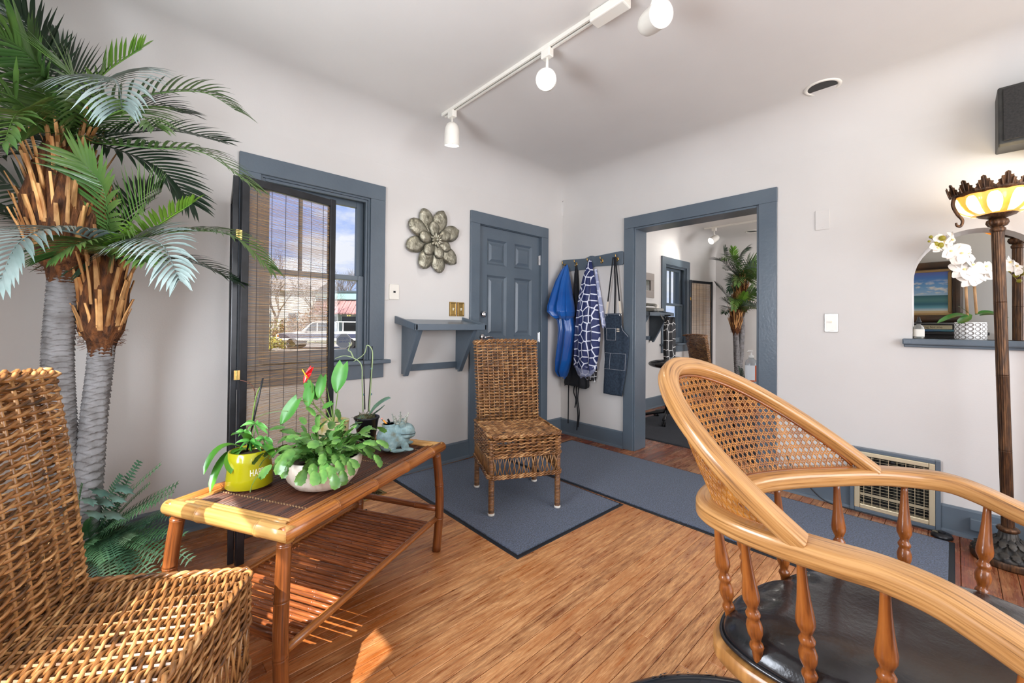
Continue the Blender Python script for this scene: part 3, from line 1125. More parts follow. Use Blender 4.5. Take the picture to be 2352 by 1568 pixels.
for cx, cy, rr_, tilt in ((586, 972, 30, 0.2), (574, 1012, 30, -0.3), (606, 1006, 22, 0.3), (560, 990, 18, 0.1)):
    c_ = pt(cx, cy, D0 - 0.03)
    rm = rr_ / FPX * D0
    mbs = MB()
    for i in range(7):
        a = 2 * pi * i / 7 + 0.3 * tilt
        dv = CR * cos(a) + (CU * 0.7 - CF * 0.7) * sin(a)
        P = [c_ + dv * (rm * f) + V((0, 0, -rm * 0.45 * f * f)) for f in [k / 6 for k in range(7)]]
        leaf(mbs, P, lambda f: 0.0062 * sin(pi * min(1, 0.08 + f * 0.92)) + 0.0004, up=-CF + V((0, 0, 1)), fold=0.3, na=2)
    mbs.tube([c_, pt(578, 1035, D0)], 0.0012, 5)
    rel(mbs, yl).build('leaf_cluster', UMB, ypot, smooth=True)
rel(MB().tube([pt(566, 1040, D0), pt(604, 868, D0 - 0.02)], 0.0032, 8), yl).build('support_stick', BLACKP, ypot, smooth=True)
STEM = pm('green_stem', C(112, 142, 66), 0.45)
rel(MB().tube(catmull([pt(574, 1035, D0), pt(580, 960, D0 - .01), pt(590, 905, D0 - .01), pt(603, 882, D0 - .01)], 6), 0.0024, 7), yl).build('flower_stem', STEM, ypot, smooth=True)
rel(MB().tube(catmull([pt(588, 910, D0), pt(582, 890, D0 - .01), pt(570, 878, D0 - .02), pt(552, 873, D0 - .03)], 6), 0.0014, 6), yl).build('dry_stem', pm('dry_brown_stem', C(96, 60, 48), 0.6), ypot, smooth=True)
rel(MB().tube(catmull([pt(586, 960, D0), pt(610, 950, D0), pt(640, 944, D0), pt(662, 944, D0 + .02)], 6), 0.0010, 6), yl).build('runner_stem', STEM, ypot, smooth=True)

# ---------------------------------------------------------------- anthurium in a gilded pot behind the bowl
al = TP(0.61, 0.39, TH)
anth = thing('anthurium_plant', 'red-flowered anthurium in a gold patterned pot behind the white bowl', 'potted plant', al)
GOLDP = pm('gilded_glaze', C(214, 204, 176), 0.3, c2=C(168, 150, 78), scale=22, coat=0.3)
MB().lathe([(0, 0), (0.045, 0), (0.055, 0.03), (0.064, 0.09), (0.068, 0.146), (0.070, 0.15), (0.064, 0.152), (0.060, 0.14), (0.0, 0.125)], 32).build('planter', GOLDP, anth, smooth=True)
MB().lathe([(0.0, 0.136), (0.04, 0.134), (0.0605, 0.132)], 20).build('soil', SOIL, anth, smooth=True)
D1 = 1.90
ANT = pm('anthurium_leaf', C(62, 128, 48), 0.42, c2=C(88, 150, 62), scale=8, coat=0.12)
def heart(mb, base, tip, w, up):
    base, tip = V(base), V(tip)
    ax = tip - base
    L = ax.length
    t = ax.normalized()
    s = t.cross(V(up)).normalized()
    n_ = s.cross(t)
    out = []
    for i in range(13):
        f = i / 12
        hw = w * (sin(pi * min(1.0, (f * 0.86 + 0.14))) ** 0.8) if f < 1 else 0.0
        back = -0.16 * L * (1 - f) ** 2 if f < 0.3 else 0
        row_ = []
        for a in (-1, -0.5, 0, 0.5, 1):
            q = base + t * (f * L + back * abs(a)) + s * (a * hw) + n_ * (0.22 * w * abs(a) ** 1.4 - 0.10 * L * f * f)
            row_.append(q)
        out += row_
    mb.add(out, [(i * 5 + j, i * 5 + j + 1, (i + 1) * 5 + j + 1, (i + 1) * 5 + j) for i in range(12) for j in range(4)])
    return mb
up0 = -CF + V((0, 0, 0.5))
for (b, t_, w, dd) in (((712, 890), (706, 935), 0.026, 0.0), ((682, 918), (642, 975), 0.030, -0.05), ((788, 838), (770, 902), 0.036, 0.0), ((742, 866), (730, 915), 0.024, 0.02),
                       ((762, 925), (740, 938), 0.014, -0.03), ((706, 880), (728, 918), 0.022, 0.03)):
    P0, P1 = pt(*b, D1 + dd), pt(*t_, D1 + dd - 0.05)
    o = rel(heart(MB(), P0, P1, w, up0), al).build('leaf', ANT, anth, smooth=True)
    base = al + V((0.0, 0.0, 0.13))
    rel(MB().tube(catmull([base, base.lerp(P0, 0.55) + V((0, 0, 0.03)), P0], 6), 0.0022, 6), al).build('leaf_stalk', STEM, anth, smooth=True)
RED = pm('red_spathe', C(206, 30, 36), 0.22, coat=0.5)
o = rel(heart(MB(), pt(715, 846, D1 - .03), pt(696, 880, D1 - .06), 0.014, up0), al).build('spathe', RED, anth, smooth=True)
o = rel(heart(MB(), pt(704, 866, D1 - .03), pt(716, 846, D1 - .06), 0.010, up0 + CR), al).build('spathe', RED, anth, smooth=True)
rel(MB().tube([pt(706, 868, D1 - .05), pt(694, 848, D1 - .06)], [0.0032, 0.002], 8), al).build('spadix', pm('yellow_spadix', C(236, 186, 40), 0.5), anth, smooth=True)
rel(MB().tube(catmull([al + V((0, 0, .13)), pt(722, 930, D1), pt(716, 880, D1 - .03), pt(706, 866, D1 - .05)], 6), 0.002, 6), al).build('flower_stalk', STEM, anth, smooth=True)

# ---------------------------------------------------------------- tall orchid in a black pot at the far end
ol = TP(0.855, 0.40, TH)
orch = thing('staked_orchid', 'flowerless orchid tied to two black stakes in black plastic pot', 'potted plant', ol)
BPOT = pm('black_plastic', C(26, 27, 30), 0.35)
MB().lathe([(0, 0), (0.042, 0), (0.047, 0.02), (0.060, 0.105), (0.064, 0.108), (0.064, 0.116), (0.058, 0.117), (0.056, 0.1), (0, 0.092)], 28).build('pot', BPOT, orch, smooth=True)
MOSS = pm('grey_moss', C(128, 122, 84), 0.9, c2=C(84, 84, 58), scale=40)
mb = MB()
rg = random.Random(8)
for i in range(140):
    a = rg.uniform(0, 2 * pi)
    r0 = rg.uniform(0, 0.05)
    p = V((r0 * cos(a) - 0.006, r0 * sin(a), 0.100))
    q = p + V((rg.uniform(-.02, .02), rg.uniform(-.02, .02), rg.uniform(0.008, 0.035)))
    q2 = q + V((rg.uniform(-.02, .02), rg.uniform(-.02, .02), rg.uniform(-0.012, 0.01)))
    mb.tube([p, q, q2], 0.0009, 4, caps=False)
mb.build('moss', MOSS, orch, stuff=True)
D2 = 2.17
for (a, b) in (((838, 940), (834, 800)), ((846, 945), (855, 795))):
    rel(MB().tube([pt(*a, D2), pt(*b, D2 - .01)], 0.0030, 8), ol).build('stake', BLACKP, orch, smooth=True)
PALE = pm('pale_green_stem', C(146, 164, 118), 0.45)
stems = [
    [(834, 945), (832, 880), (830, 838), (812, 822), (790, 817), (770, 823)],
    [(848, 945), (852, 880), (856, 820), (853, 800), (843, 793), (838, 810), (828, 820), (812, 830)],
    [(812, 822), (806, 808), (800, 804), (804, 792), (801, 786)],
]
for sp in stems:
    pts = catmull([pt(x, y, D2 - 0.012 - 0.0002 * i) for i, (x, y) in enumerate(sp)], 6)
    rel(MB().tube(pts, [lerp(0.0036, 0.0018, i / (len(pts) - 1)) for i in range(len(pts))], 7), ol).build('flower_stem', PALE, orch, smooth=True)
for (x, y) in ((834, 906), (854, 846), (852, 905)):
    rel(MB().ell(pt(x, y, D2 - 0.006), (0.007, 0.007, 0.006), 8, 6), ol).build('stake_clip', pm('teal_clip', C(90, 130, 140), 0.4), orch, smooth=True)
OLEAF = pm('grey_green_orchid_leaf', C(86, 122, 96), 0.30, c2=C(120, 150, 130), scale=5, coat=0.4)
for (pa, pb, pc), w in ((((846, 958), (868, 925), (898, 914)), 0.026), (((842, 955), (830, 958), (818, 986)), 0.022), (((852, 955), (872, 945), (884, 930)), 0.014)):
    P = bez(pt(*pa, D2 - .02), pt(*pb, D2 - .05), pt(*pc, D2 - .09), 10)
    rel(leaf(MB(), P, wfun(w, 0.3), up=-CF * 0.6 + V((0, 0, 1)), fold=0.35), ol).build('leaf', OLEAF, orch, smooth=True)

# ---------------------------------------------------------------- crowned frog holding pencils
fl_ = TP(0.775, 0.165, TH)
FRZ = atan2(CR.y, CR.x) + 0.25
frog = thing('frog_pencil_holder', 'verdigris stone frog wearing a crown, pencils in its back', 'figurine', fl_, FRZ)
FROG = pm('verdigris_stone', C(150, 172, 172), 0.8, c2=C(104, 100, 78), c3=C(120, 146, 148), scale=26, bump=0.5, bscale=70, lo=0.3, hi=0.75)
mb = MB()
for c_, r_ in (((-0.028, 0, 0.056), (0.062, 0.060, 0.056)), ((0.0, 0, 0.045), (0.068, 0.062, 0.045)), ((0.040, 0, 0.084), (0.050, 0.054, 0.036)), ((0.046, 0, 0.066), (0.048, 0.055, 0.022)),
               ((0.030, 0.034, 0.118), (0.017, 0.015, 0.017)), ((0.030, -0.034, 0.118), (0.017, 0.015, 0.017)), ((0.02, 0, 0.110), (0.03, 0.034, 0.016)),
               ((0.045, 0.052, 0.018), (0.018, 0.013, 0.026)), ((0.045, -0.052, 0.018), (0.018, 0.013, 0.026)), ((0.062, 0.060, 0.007), (0.024, 0.016, 0.008)), ((0.062, -0.060, 0.007), (0.024, 0.016, 0.008)),
               ((-0.03, 0.052, 0.030), (0.040, 0.020, 0.030)), ((-0.03, -0.052, 0.030), (0.040, 0.020, 0.030)), ((0.010, 0.074, 0.008), (0.034, 0.014, 0.009)), ((0.010, -0.074, 0.008), (0.034, 0.014, 0.009)),
               ((-0.03, 0, 0.100), (0.038, 0.038, 0.018))):
    mb.ell(c_, r_, 20, 12)
o = mb.build('body', FROG, frog, smooth=True)
q = o.modifiers.new('remesh', 'REMESH')
q.mode = 'VOXEL'
q.voxel_size = 0.0032
q.use_smooth_shade = True
q = o.modifiers.new('smooth', 'SMOOTH')
q.iterations = 3
mb = MB()
mb.tube([V((0.040 + 0.052 * cos(a), 0.0575 * sin(a), 0.0735 - 0.004 * cos(2 * a))) for a in [radians(-105 + 210 * i / 24) for i in range(25)]], 0.0018, 6)
mb.build('mouth_line', pm('dark_crease', C(54, 62, 62), 0.9), frog, smooth=True)
mb = MB()
mb.lathe([(0.034, 0.108), (0.036, 0.118), (0.033, 0.121), (0.029, 0.117), (0.028, 0.09)], 24, (-0.03, 0, 0), caps=False)
mb.build('back_opening', FROG, frog, smooth=True)
MB().lathe([(0.0, 0.1185), (0.0285, 0.1185)], 20, (-0.03, 0, 0)).build('opening_shadow', pm('dark_interior', C(24, 24, 24), 0.9), frog)
CROWN = pm('patinated_crown', C(176, 178, 166), 0.55, c2=C(110, 116, 108), scale=30, bump=0.4)
mb = MB()
cc = V((0.020, 0, 0.118))
for i in range(8):
    a = 2 * pi * i / 8
    b0 = cc + V((0.024 * cos(a), 0.024 * sin(a), 0))
    tp = cc + V((0.038 * cos(a), 0.038 * sin(a), 0.046 if i % 2 == 0 else 0.030))
    mb.tube([b0, b0.lerp(tp, 0.5), tp], [0.006, 0.0045, 0.002], 7)
    mb.ell(tp, (0.0042, 0.0042, 0.0042), 7, 5)
    for sgn in (-1, 1):
        w_ = b0.lerp(tp, 0.62) + V((-sin(a), cos(a), 0)) * 0.006 * sgn
        mb.ell(w_, (0.003, 0.003, 0.003), 6, 4)
mb.tube([cc + V((0.025 * cos(2 * pi * i / 24), 0.025 * sin(2 * pi * i / 24), 0.004)) for i in range(24)], 0.0055, 8, closed=True)
mb.build('crown', CROWN, frog, smooth=True)
# pencils and pens: things of their own
def stick(name, label, cat, color, top_px, base_off, L, r, tip=None, n=6):
    base = fl_ + Matrix.Rotation(FRZ, 3, 'Z') @ V(base_off)
    top = pt(*top_px, 1.99)
    dv = (top - base).normalized()
    base = top - dv * L
    rt = thing(name, label, cat, base, 0, 'pencils in the frog holder')
    q_ = dv.to_track_quat('Z', 'Y').to_matrix().to_4x4()
    def T(mb):
        mb.v = [tuple(q_ @ V(p)) for p in mb.v]
        return mb
    T(MB().lathe([(r, 0), (r, L * 0.86), (r, L * 0.9)], n)).build('barrel', pm(name + str(top_px[0]) + '_barrel', color, 0.35), rt)
    if tip == 'eraser':
        T(MB().lathe([(r * 1.08, L * 0.9), (r * 1.08, L * 0.95)], 12)).build('ferrule', CHROME, rt)
        T(MB().lathe([(r * 0.95, L * 0.95), (r * 0.95, L * 0.99), (r * 0.5, L)], 12)).build('eraser', pm('pink_eraser', C(226, 150, 130), 0.8), rt, smooth=True)
    elif tip == 'point':
        T(MB().lathe([(r, L * 0.9), (r * 0.3, L * 0.98), (0.0004, L)], n)).build('sharpened_tip', pm('bare_wood_tip', C(220, 180, 130), 0.7), rt)
    elif tip == 'cone':
        T(MB().lathe([(r * 1.2, L * 0.9), (r * 0.7, L * 0.97), (r * 0.3, L)], 14)).build('white_cap', pm('white_plastic', C(240, 238, 232), 0.4), rt, smooth=True)
    else:
        T(MB().lathe([(r * 1.05, L * 0.9), (r * 1.05, L * 0.99), (r * 0.6, L)], 12)).build('cap', pm('cap_' + name, (color[0] * .6, color[1] * .6, color[2] * .6, 1), 0.3), rt, smooth=True)
stick('pencil', 'orange wooden pencil with pink eraser leaning out of stone frog', 'pencil', C(232, 150, 40), (876, 960), (-0.028, 0.006, 0.1), 0.125, 0.0040, 'eraser')
stick('pencil', 'yellow pencil leaning furthest left out of stone frog', 'pencil', C(226, 190, 40), (873, 972), (-0.040, -0.004, 0.1), 0.115, 0.0036, 'point')
stick('pen', 'black capped pen standing at the back of stone frog', 'pen', C(30, 30, 34), (891, 962), (-0.022, 0.014, 0.1), 0.115, 0.0048, None, 12)
stick('pen', 'black slim pen beside the orange pencil in stone frog', 'pen', C(34, 34, 38), (879, 972), (-0.034, 0.002, 0.1), 0.105, 0.0040, None, 12)
stick('marker', 'stubby orange marker with white tip in stone frog', 'marker', C(230, 88, 30), (903, 977), (-0.014, -0.006, 0.1), 0.085, 0.0062, 'cone', 14)
# ================================================================ floor mats
PILE = pm('slate_blue_mat_pile', C(36, 46, 61), 0.95, c2=C(90, 110, 142), scale=130, detail=3, lo=0.32, hi=0.72, bump=0.9, bscale=260, sheen=0.3)
PILE2 = pm('charcoal_mat_pile', C(48, 50, 55), 0.95, c2=C(74, 78, 86), scale=210, detail=3, bump=0.9, bscale=260)
RUBBER = pm('black_rubber_edge', C(26, 29, 34), 0.55)
def mat_rug(name, label, x0, x1, y0, y1, rz, pile=PILE):
    cx, cy = (x0 + x1) / 2, (y0 + y1) / 2
    w, h = (x1 - x0) / 2, (y1 - y0) / 2
    t = thing(name, label, 'floor mat', (cx, cy, 0), rz)
    e = 0.022
    mb = MB()
    A_ = [(-w, -h), (w, -h), (w, h), (-w, h)]
    lv = [(0.0, 0.0), (0.004, 0.003), (e, 0.0035)]
    for (k0, z0), (k1, z1) in zip(lv[:-1], lv[1:]):
        def ring(k, z):
            return [((w - k) * sx_, (h - k) * sy_, z) for sx_, sy_ in ((-1, -1), (1, -1), (1, 1), (-1, 1))]
        a, b = ring(k0, z0), ring(k1, z1)
        for i in range(4):
            j = (i + 1) % 4
            mb.add([a[i], a[j], b[j], b[i]], [(0, 1, 2, 3)])
    mb.build('rubber_border', RUBBER, t)
    MB().box(-w + e, w - e, -h + e, h - e, 0.001, 0.0085).build('pile', pile, t, bevel=0.003)
    return t
mat_rug('floor_mat', 'square slate blue entrance mat under the wicker chair by the door', 1.418, 2.348, 1.448, 2.828, radians(-0.9))
mat_rug('runner_mat', 'long slate blue runner mat along the wall past the doorway', 2.350, 3.245, -0.004, 2.60, radians(0.0))
# round black anti-fatigue mat under the oak chair
rm = thing('round_mat', 'round black vinyl mat with peeling glossy rim on the floorboards', 'floor mat', (0.965, 0.165, 0))
VINM = pm('black_vinyl_mat', C(22, 26, 32), 0.22, c2=C(40, 46, 54), scale=9, coat=0.3)
MB().lathe([(0.590, 0.0), (0.588, 0.006), (0.565, 0.019), (0.545, 0.021), (0.535, 0.018), (0.525, 0.0165), (0.0, 0.0165)], 72).build('mat_body', VINM, rm, auto=35)
mb = MB()
rg = random.Random(5)
for i in range(26):
    a = radians(rg.uniform(38, 95))
    r_ = rg.uniform(0.572, 0.588)
    q = [(0.593 * cos(a + k), 0.593 * sin(a + k)) for k in (0,)]
    L = rg.uniform(0.008, 0.03)
    pts = [V((r_ * cos(a), r_ * sin(a), 0.013)), V(((r_ + 0.006) * cos(a + L), (r_ + 0.006) * sin(a + L), 0.008)), V(((r_ - 0.012) * cos(a + L * 1.6), (r_ - 0.012) * sin(a + L * 1.6), 0.019))]
    mb.add(pts, [(0, 1, 2)])
mb.build('peeling_edge', pm('scuffed_vinyl_edge', C(70, 76, 84), 0.5), rm, stuff=True)

# ================================================================ wicker dining chairs
WICK = pm('brown_wicker', C(52, 32, 18), 0.32, c2=C(216, 174, 120), c3=C(146, 98, 54), scale=1.0, stretch=(13, 90, 3.1), detail=3, lo=0.32, hi=0.74, coat=0.3, strand=True)
WICKD = pm('dark_wicker', C(92, 60, 34), 0.36, c2=C(186, 138, 84), scale=1.0, stretch=(14, 60, 3.1), lo=0.3, hi=0.75, coat=0.25, strand=True)
def twine(mb, P, Nn, Un, p, r, an, av, ph0=0.0, n=5):
    """pair of strands twining along the dense path P past stakes spaced p"""
    k = len(P)
    s = 0.0
    ss = [0.0]
    for i in range(1, k):
        s += (P[i] - P[i - 1]).length
        ss.append(s)
    for st in (0, 1):
        pts = []
        for i in range(k):
            ph = pi * ss[i] / p + st * pi + ph0
            pts.append(P[i] + Nn[i] * (an * cos(ph)) + Un[i] * (av * sin(ph)))
        mb.tube(pts, r, n, caps=False, flat=1.0)
def dens(pts, step):
    out = []
    for a, b in zip(pts[:-1], pts[1:]):
        a, b = V(a), V(b)
        m_ = max(1, int(round((b - a).length / step)))
        out += [a.lerp(b, i / m_) for i in range(m_)]
    out.append(V(pts[-1]))
    return out
def make_wicker_chair(name, label, group):
    t = thing(name, label, 'chair', (0, 0, 0), 0, group)
    Wd, Dp, ZT, ZB = 0.46, 0.48, 0.470, 1.015
    hw, hd = Wd / 2, Dp / 2
    P_ST = 0.0385
    # --- back: U-shaped rows
    def yb(z):
        f = (z - ZT) / (ZB - ZT)
        return hd - 0.090 + 0.055 * f + 0.035 * f * f
    def hwb(z):
        f = (z - ZT) / (ZB - ZT)
        return hw - 0.012 + 0.010 * f
    mb = MB()
    rows = 26
    th = 0.046
    for i in range(rows):
        z = ZT - 0.01 + (ZB - ZT) * (i + 0.5) / rows
        y, w = yb(z), hwb(z)
        lean = 0.055 / (ZB - ZT) + 0.07 * (z - ZT) / (ZB - ZT) ** 2
        path = [(-w, y + th, z), (-w, y + 0.008, z), (-w + 0.008, y, z), (w - 0.008, y, z), (w, y + 0.008, z), (w, y + th, z)]
        P = dens(path, P_ST / 5)
        Nn = []
        for p in P:
            if p.y > y + 0.007:
                Nn.append(V((-1 if p.x < 0 else 1, 0, 0)))
            elif abs(p.x) > w - 0.009:
                Nn.append(V((-0.7 if p.x < 0 else 0.7, -0.7, 0)))
            else:
                Nn.append(V((0, -1, -lean * 0.5)))
        # gentle crown of the panel
        P = [V((p.x, p.y - 0.010 * (1 - (p.x / w) ** 2), p.z)) for p in P]
        twine(mb, P, Nn, [V((0, lean, 1)).normalized()] * len(P), P_ST, 0.0045, 0.0054, 0.0042)
        # rear sheet
        pr = dens([(-w, y + th, z), (w, y + th, z)], P_ST / 4)
        twine(mb, pr, [V((0, 1, 0))] * len(pr), [V((0, lean, 1)).normalized()] * len(pr), P_ST, 0.0046, 0.0050, 0.0050, n=4)
    mb.build('back_weave', WICK, t, smooth=True, stuff=True)
    mb = MB()
    nst = 12
    for j in range(nst + 1):
        x = -1 + 2 * j / nst
        mb.tube([V((x * (hwb(z) - 0.008), yb(z) - 0.010 * (1 - x * x), z)) for z in [ZT + (ZB - ZT) * k / 8 for k in range(9)]], 0.0040, 5)
    mb.build('back_stake', WICKD, t, smooth=True, stuff=True)
    # top border: plaited roll
    mb = MB()
    w, y = hwb(ZB), yb(ZB)
    base = dens([(-w, y + th, ZB - 0.012), (-w, y, ZB - 0.004), (-w * 0.5, y - 0.007, ZB + 0.002), (0, y - 0.010, ZB + 0.004), (w * 0.5, y - 0.007, ZB + 0.002), (w, y, ZB - 0.004), (w, y + th, ZB - 0.012)], 0.007)
    twine(mb, base, [V((0, -1, 0))] * len(base), [V((0, 0, 1))] * len(base), 0.024, 0.0058, 0.007, 0.006, n=6)
    b2 = [p + V((0, 0.018, 0.006)) for p in base]
    twine(mb, b2, [V((0, -1, 0.4))] * len(b2), [V((0, 0.4, 1))] * len(b2), 0.030, 0.0060, 0.007, 0.006, ph0=1.0, n=6)
    b3 = [p + V((0, 0.036, 0.002)) for p in base]
    twine(mb, b3, [V((0, -1, 0.4))] * len(b3), [V((0, 0.4, 1))] * len(b3), 0.026, 0.0058, 0.007, 0.006, ph0=2.0, n=6)
    mb.build('top_border', WICK, t, smooth=True, stuff=True)
    # --- seat
    mb = MB()
    rows = 21
    for i in range(rows):
        y = -hd + 0.012 + (Dp - 0.075) * i / (rows - 1)
        P = dens([(-hw + 0.006, y, ZT), (hw - 0.006, y, ZT)], P_ST / 5)
        P = [V((p.x, p.y, ZT - 0.006 - 0.010 * cos(p.x / hw * pi / 2) * sin(pi * (i + 1) / (rows + 1)))) for p in P]
        twine(mb, P, [V((0, 0, 1))] * len(P), [V((0, 1, 0))] * len(P), P_ST, 0.0046, 0.0048, 0.0052)
    mb.build('seat_weave', WICK, t, smooth=True, stuff=True)
    mb = MB()
    for j in range(nst + 1):
        x = (-hw + 0.008) + (Wd - 0.016) * j / nst
        mb.tube([(x, -hd + 0.005, ZT - 0.008), (x, 0, ZT - 0.016), (x, hd - 0.06, ZT - 0.008)], 0.0040, 5)
    mb.box(-hw + 0.02, hw - 0.02, -hd + 0.02, hd - 0.06, ZT - 0.036, ZT - 0.028)
    mb.build('seat_stake', WICKD, t, smooth=False, stuff=True)
    # --- apron around the seat
    def per(z, out=0.0):
        a, b = hw + out, hd + out
        r_ = 0.02
        return [(-a + r_, -b, z), (a - r_, -b, z), (a, -b + r_, z), (a, b - r_, z), (a - r_, b, z), (-a + r_, b, z), (-a, b - r_, z), (-a, -b + r_, z), (-a + r_, -b, z)]
    def perN(P):
        out = []
        for p in P:
            dx, dy = abs(p.x) - hw, abs(p.y) - hd
            if dx > -0.012 and dy > -0.012:
                n_ = V((1 if p.x > 0 else -1, 1 if p.y > 0 else -1, 0)).normalized()
            elif dx > dy:
                n_ = V((1 if p.x > 0 else -1, 0, 0))
            else:
                n_ = V((0, 1 if p.y > 0 else -1, 0))
            out.append(n_)
        return out
    mb = MB()
    for i in range(6):
        z = ZT - 0.010 - 0.0205 * i
        P = dens(per(z), P_ST / 5)
        twine(mb, P, perN(P), [V((0, 0, 1))] * len(P), P_ST, 0.0046, 0.0050, 0.0050)
    mb.build('apron_weave', WICK, t, smooth=True, stuff=True)
    ZA, ZL = 0.345, 0.232
    for zz in (ZT - 0.001, ZA, ZL, ZL - 0.012):
        mb = MB()
        P = dens(per(zz, 0.002), 0.008)
        twine(mb, P, perN(P), [V((0, 0, 1))] * len(P), 0.026, 0.0052, 0.0055, 0.0045, n=6)
        mb.build('plaited_band', WICK, t, smooth=True, stuff=True)
    mb = MB()
    P = dens(per(ZA), 0.0295)
    for i in range(len(P) - 1):
        a = P[i]
        b = P[(i + 1) % len(P)]
        c_ = P[i - 1] if i else P[-2]
        for q in (b, c_):
            if (q - a).length < 0.06:
                mb.tube([a + V((0, 0, 0.01)), a.lerp(q, 0.5) + V((0, 0, (ZL - ZA) / 2)), V((q.x, q.y, ZL - 0.006))], 0.0034, 5)
    mb.build('open_lattice', WICKD, t, smooth=True, stuff=True)
    # --- wrapped legs
    pr = [(0.0150, 0.010)]
    z = 0.012
    while z < ZT - 0.03:
        pr += [(0.0150, z), (0.0182, z + 0.0022), (0.0186, z + 0.0045), (0.0176, z + 0.0068)]
        z += 0.0085
    LEGM = pm('wrapped_cane_leg', C(70, 44, 28), 0.36, c2=C(160, 112, 66), scale=9, stretch=(1, 1, 6), lo=0.3, hi=0.75, coat=0.2)
    lm = MB().lathe(pr, 12).mesh('leg', LEGM, True)
    cm = MB().lathe([(0.0, 0.0), (0.019, 0.0), (0.0205, 0.003), (0.0205, 0.011), (0.018, 0.014), (0.0, 0.014)], 16).mesh('foot_cap', WHITE, True)
    for sx_ in (-1, 1):
        for sy_ in (-1, 1):
            l_ = inst('leg', lm, t, loc=(sx_ * (hw - 0.018), sy_ * (hd - 0.018), 0))
            inst('foot_cap', cm, l_)
    return t
MATZ = 0.0085
wc1 = make_wicker_chair('wicker_chair', 'tall-backed brown wicker chair standing on the mat before the door', 'wicker chairs')
wc1.location = (1.888, 1.985, MATZ)
wc1.rotation_euler = (0, 0, radians(-27.0))
wc2 = copy_tree(wc1)
wc2['label'] = 'brown wicker chair in the foreground beside the palm and coffee table'
wc2.location = (-0.070, 1.262, 0)
wc2.rotation_euler = (0, 0, radians(55.0))

# ================================================================ cane-back oak armchair
OAK = pm('golden_oak', C(196, 148, 92), 0.30, c2=C(100, 64, 32), c3=C(176, 126, 72), scale=1.0, stretch=(6, 190, 190), detail=7, lo=0.36, hi=0.74, coat=0.35, dist=0.6, strand=True)
OAKS = pm('turned_oak', C(160, 94, 40), 0.28, c2=C(86, 44, 18), c3=C(140, 78, 32), scale=1.0, stretch=(7, 110, 110), detail=6, lo=0.32, hi=0.72, coat=0.5, strand=True)
OAKB = pm('oak_seat_board', C(196, 142, 80), 0.32, c2=C(140, 92, 46), scale=3, stretch=(1, 12, 1), detail=7, coat=0.3)
CANE = pm('amber_cane', C(184, 122, 46), 0.40, c2=C(140, 84, 28), scale=30, coat=0.2)
CO = V((1.27, 0.10, 0))
oak = thing('cane_armchair', 'oak armchair with arched woven cane back and black seat cushion', 'chair', CO)
RZ = 0.728
rail_pts = [(1.60, -0.30, 0.630), (1.625, -0.20, 0.662), (1.640, -0.115, 0.688), (1.645, -0.045, 0.714), (1.640, 0.015, RZ), (1.615, 0.085, RZ), (1.555, 0.165, RZ), (1.455, 0.248, RZ), (1.335, 0.330, RZ), (1.215, 0.383, RZ),
            (1.095, 0.398, RZ), (1.000, 0.380, RZ), (0.958, 0.325, RZ), (0.944, 0.245, RZ), (0.947, 0.155, RZ), (0.954, 0.085, RZ), (0.946, 0.015, 0.722), (0.930, -0.045, 0.706), (0.908, -0.115, 0.682), (0.886, -0.20, 0.654), (0.87, -0.30, 0.62)]
rail = catmull(rail_pts, 6)
k = len(rail)
def rail_w(i):
    return 0.035 + 0.004 * max(0, 1 - abs(i / (k - 1) - 0.5) * 3)
prof = []
for i in range(k):
    hw_ = rail_w(i)
    prof.append([(a, b) for b, a in rrect(-hw_, hw_, -0.021, 0.021, 0.011, 3)])
rel(MB().sweep(rail, prof, (0, 0, 1)), CO).build('arm_rail', OAK, oak, auto=50)
J1, J2, AP = V((0.930, 0.212, 0.754)), V((1.547, 0.165, 0.752)), V((1.15, 0.527, 1.036))
MID = (J1 + J2) / 2
hv, av_ = J1 - MID, AP - MID
def hoop(q):
    return MID + hv * cos(q) + av_ * sin(q)
HN = hv.cross(av_).normalized()
if HN.y > 0:
    HN = -HN
hp = [hoop(pi * i / 48) for i in range(49)]
hp = [hp[0] - (hp[1] - hp[0]).normalized() * 0.02] + hp + [hp[-1] + (hp[-1] - hp[-2]).normalized() * 0.02]
rel(MB().sweep(hp, [(a, b) for a, b in rrect(-0.0165, 0.0165, -0.024, 0.024, 0.009, 3)], HN), CO).build('back_hoop', OAK, oak, auto=50)
# cane web: ruled surface between hoop and rail
def rail_at_angle(q):
    """rail point under hoop angle q"""
    i0, i1 = None, None
    f = q / pi
    # rail arc runs from near joint (index a) to far joint (index b)
    a, b = ia, ib
    x = a + (b - a) * f
    j = int(min(max(x, 0), k - 2))
    return rail[j].lerp(rail[j + 1], x - j)
ia = min(range(k), key=lambda i: (rail[i] - V((0.944, 0.212, RZ))).length)
ib = min(range(k), key=lambda i: (rail[i] - V((1.547, 0.172, RZ))).length)
NT = 240
top_c, bot_c, arc = [], [], [0.0]
for i in range(NT + 1):
    q = pi * i / NT
    h_ = hoop(q)
    b_ = rail_at_angle(q) + V((0, 0, 0.016))
    ctr = MID + V((0, 0.05, 0.08))
    top_c.append(h_)
    bot_c.append(b_)
    if i:
        mdl = (top_c[-1] + bot_c[-1]) / 2 - (top_c[-2] + bot_c[-2]) / 2
        arc.append(arc[-1] + mdl.length)
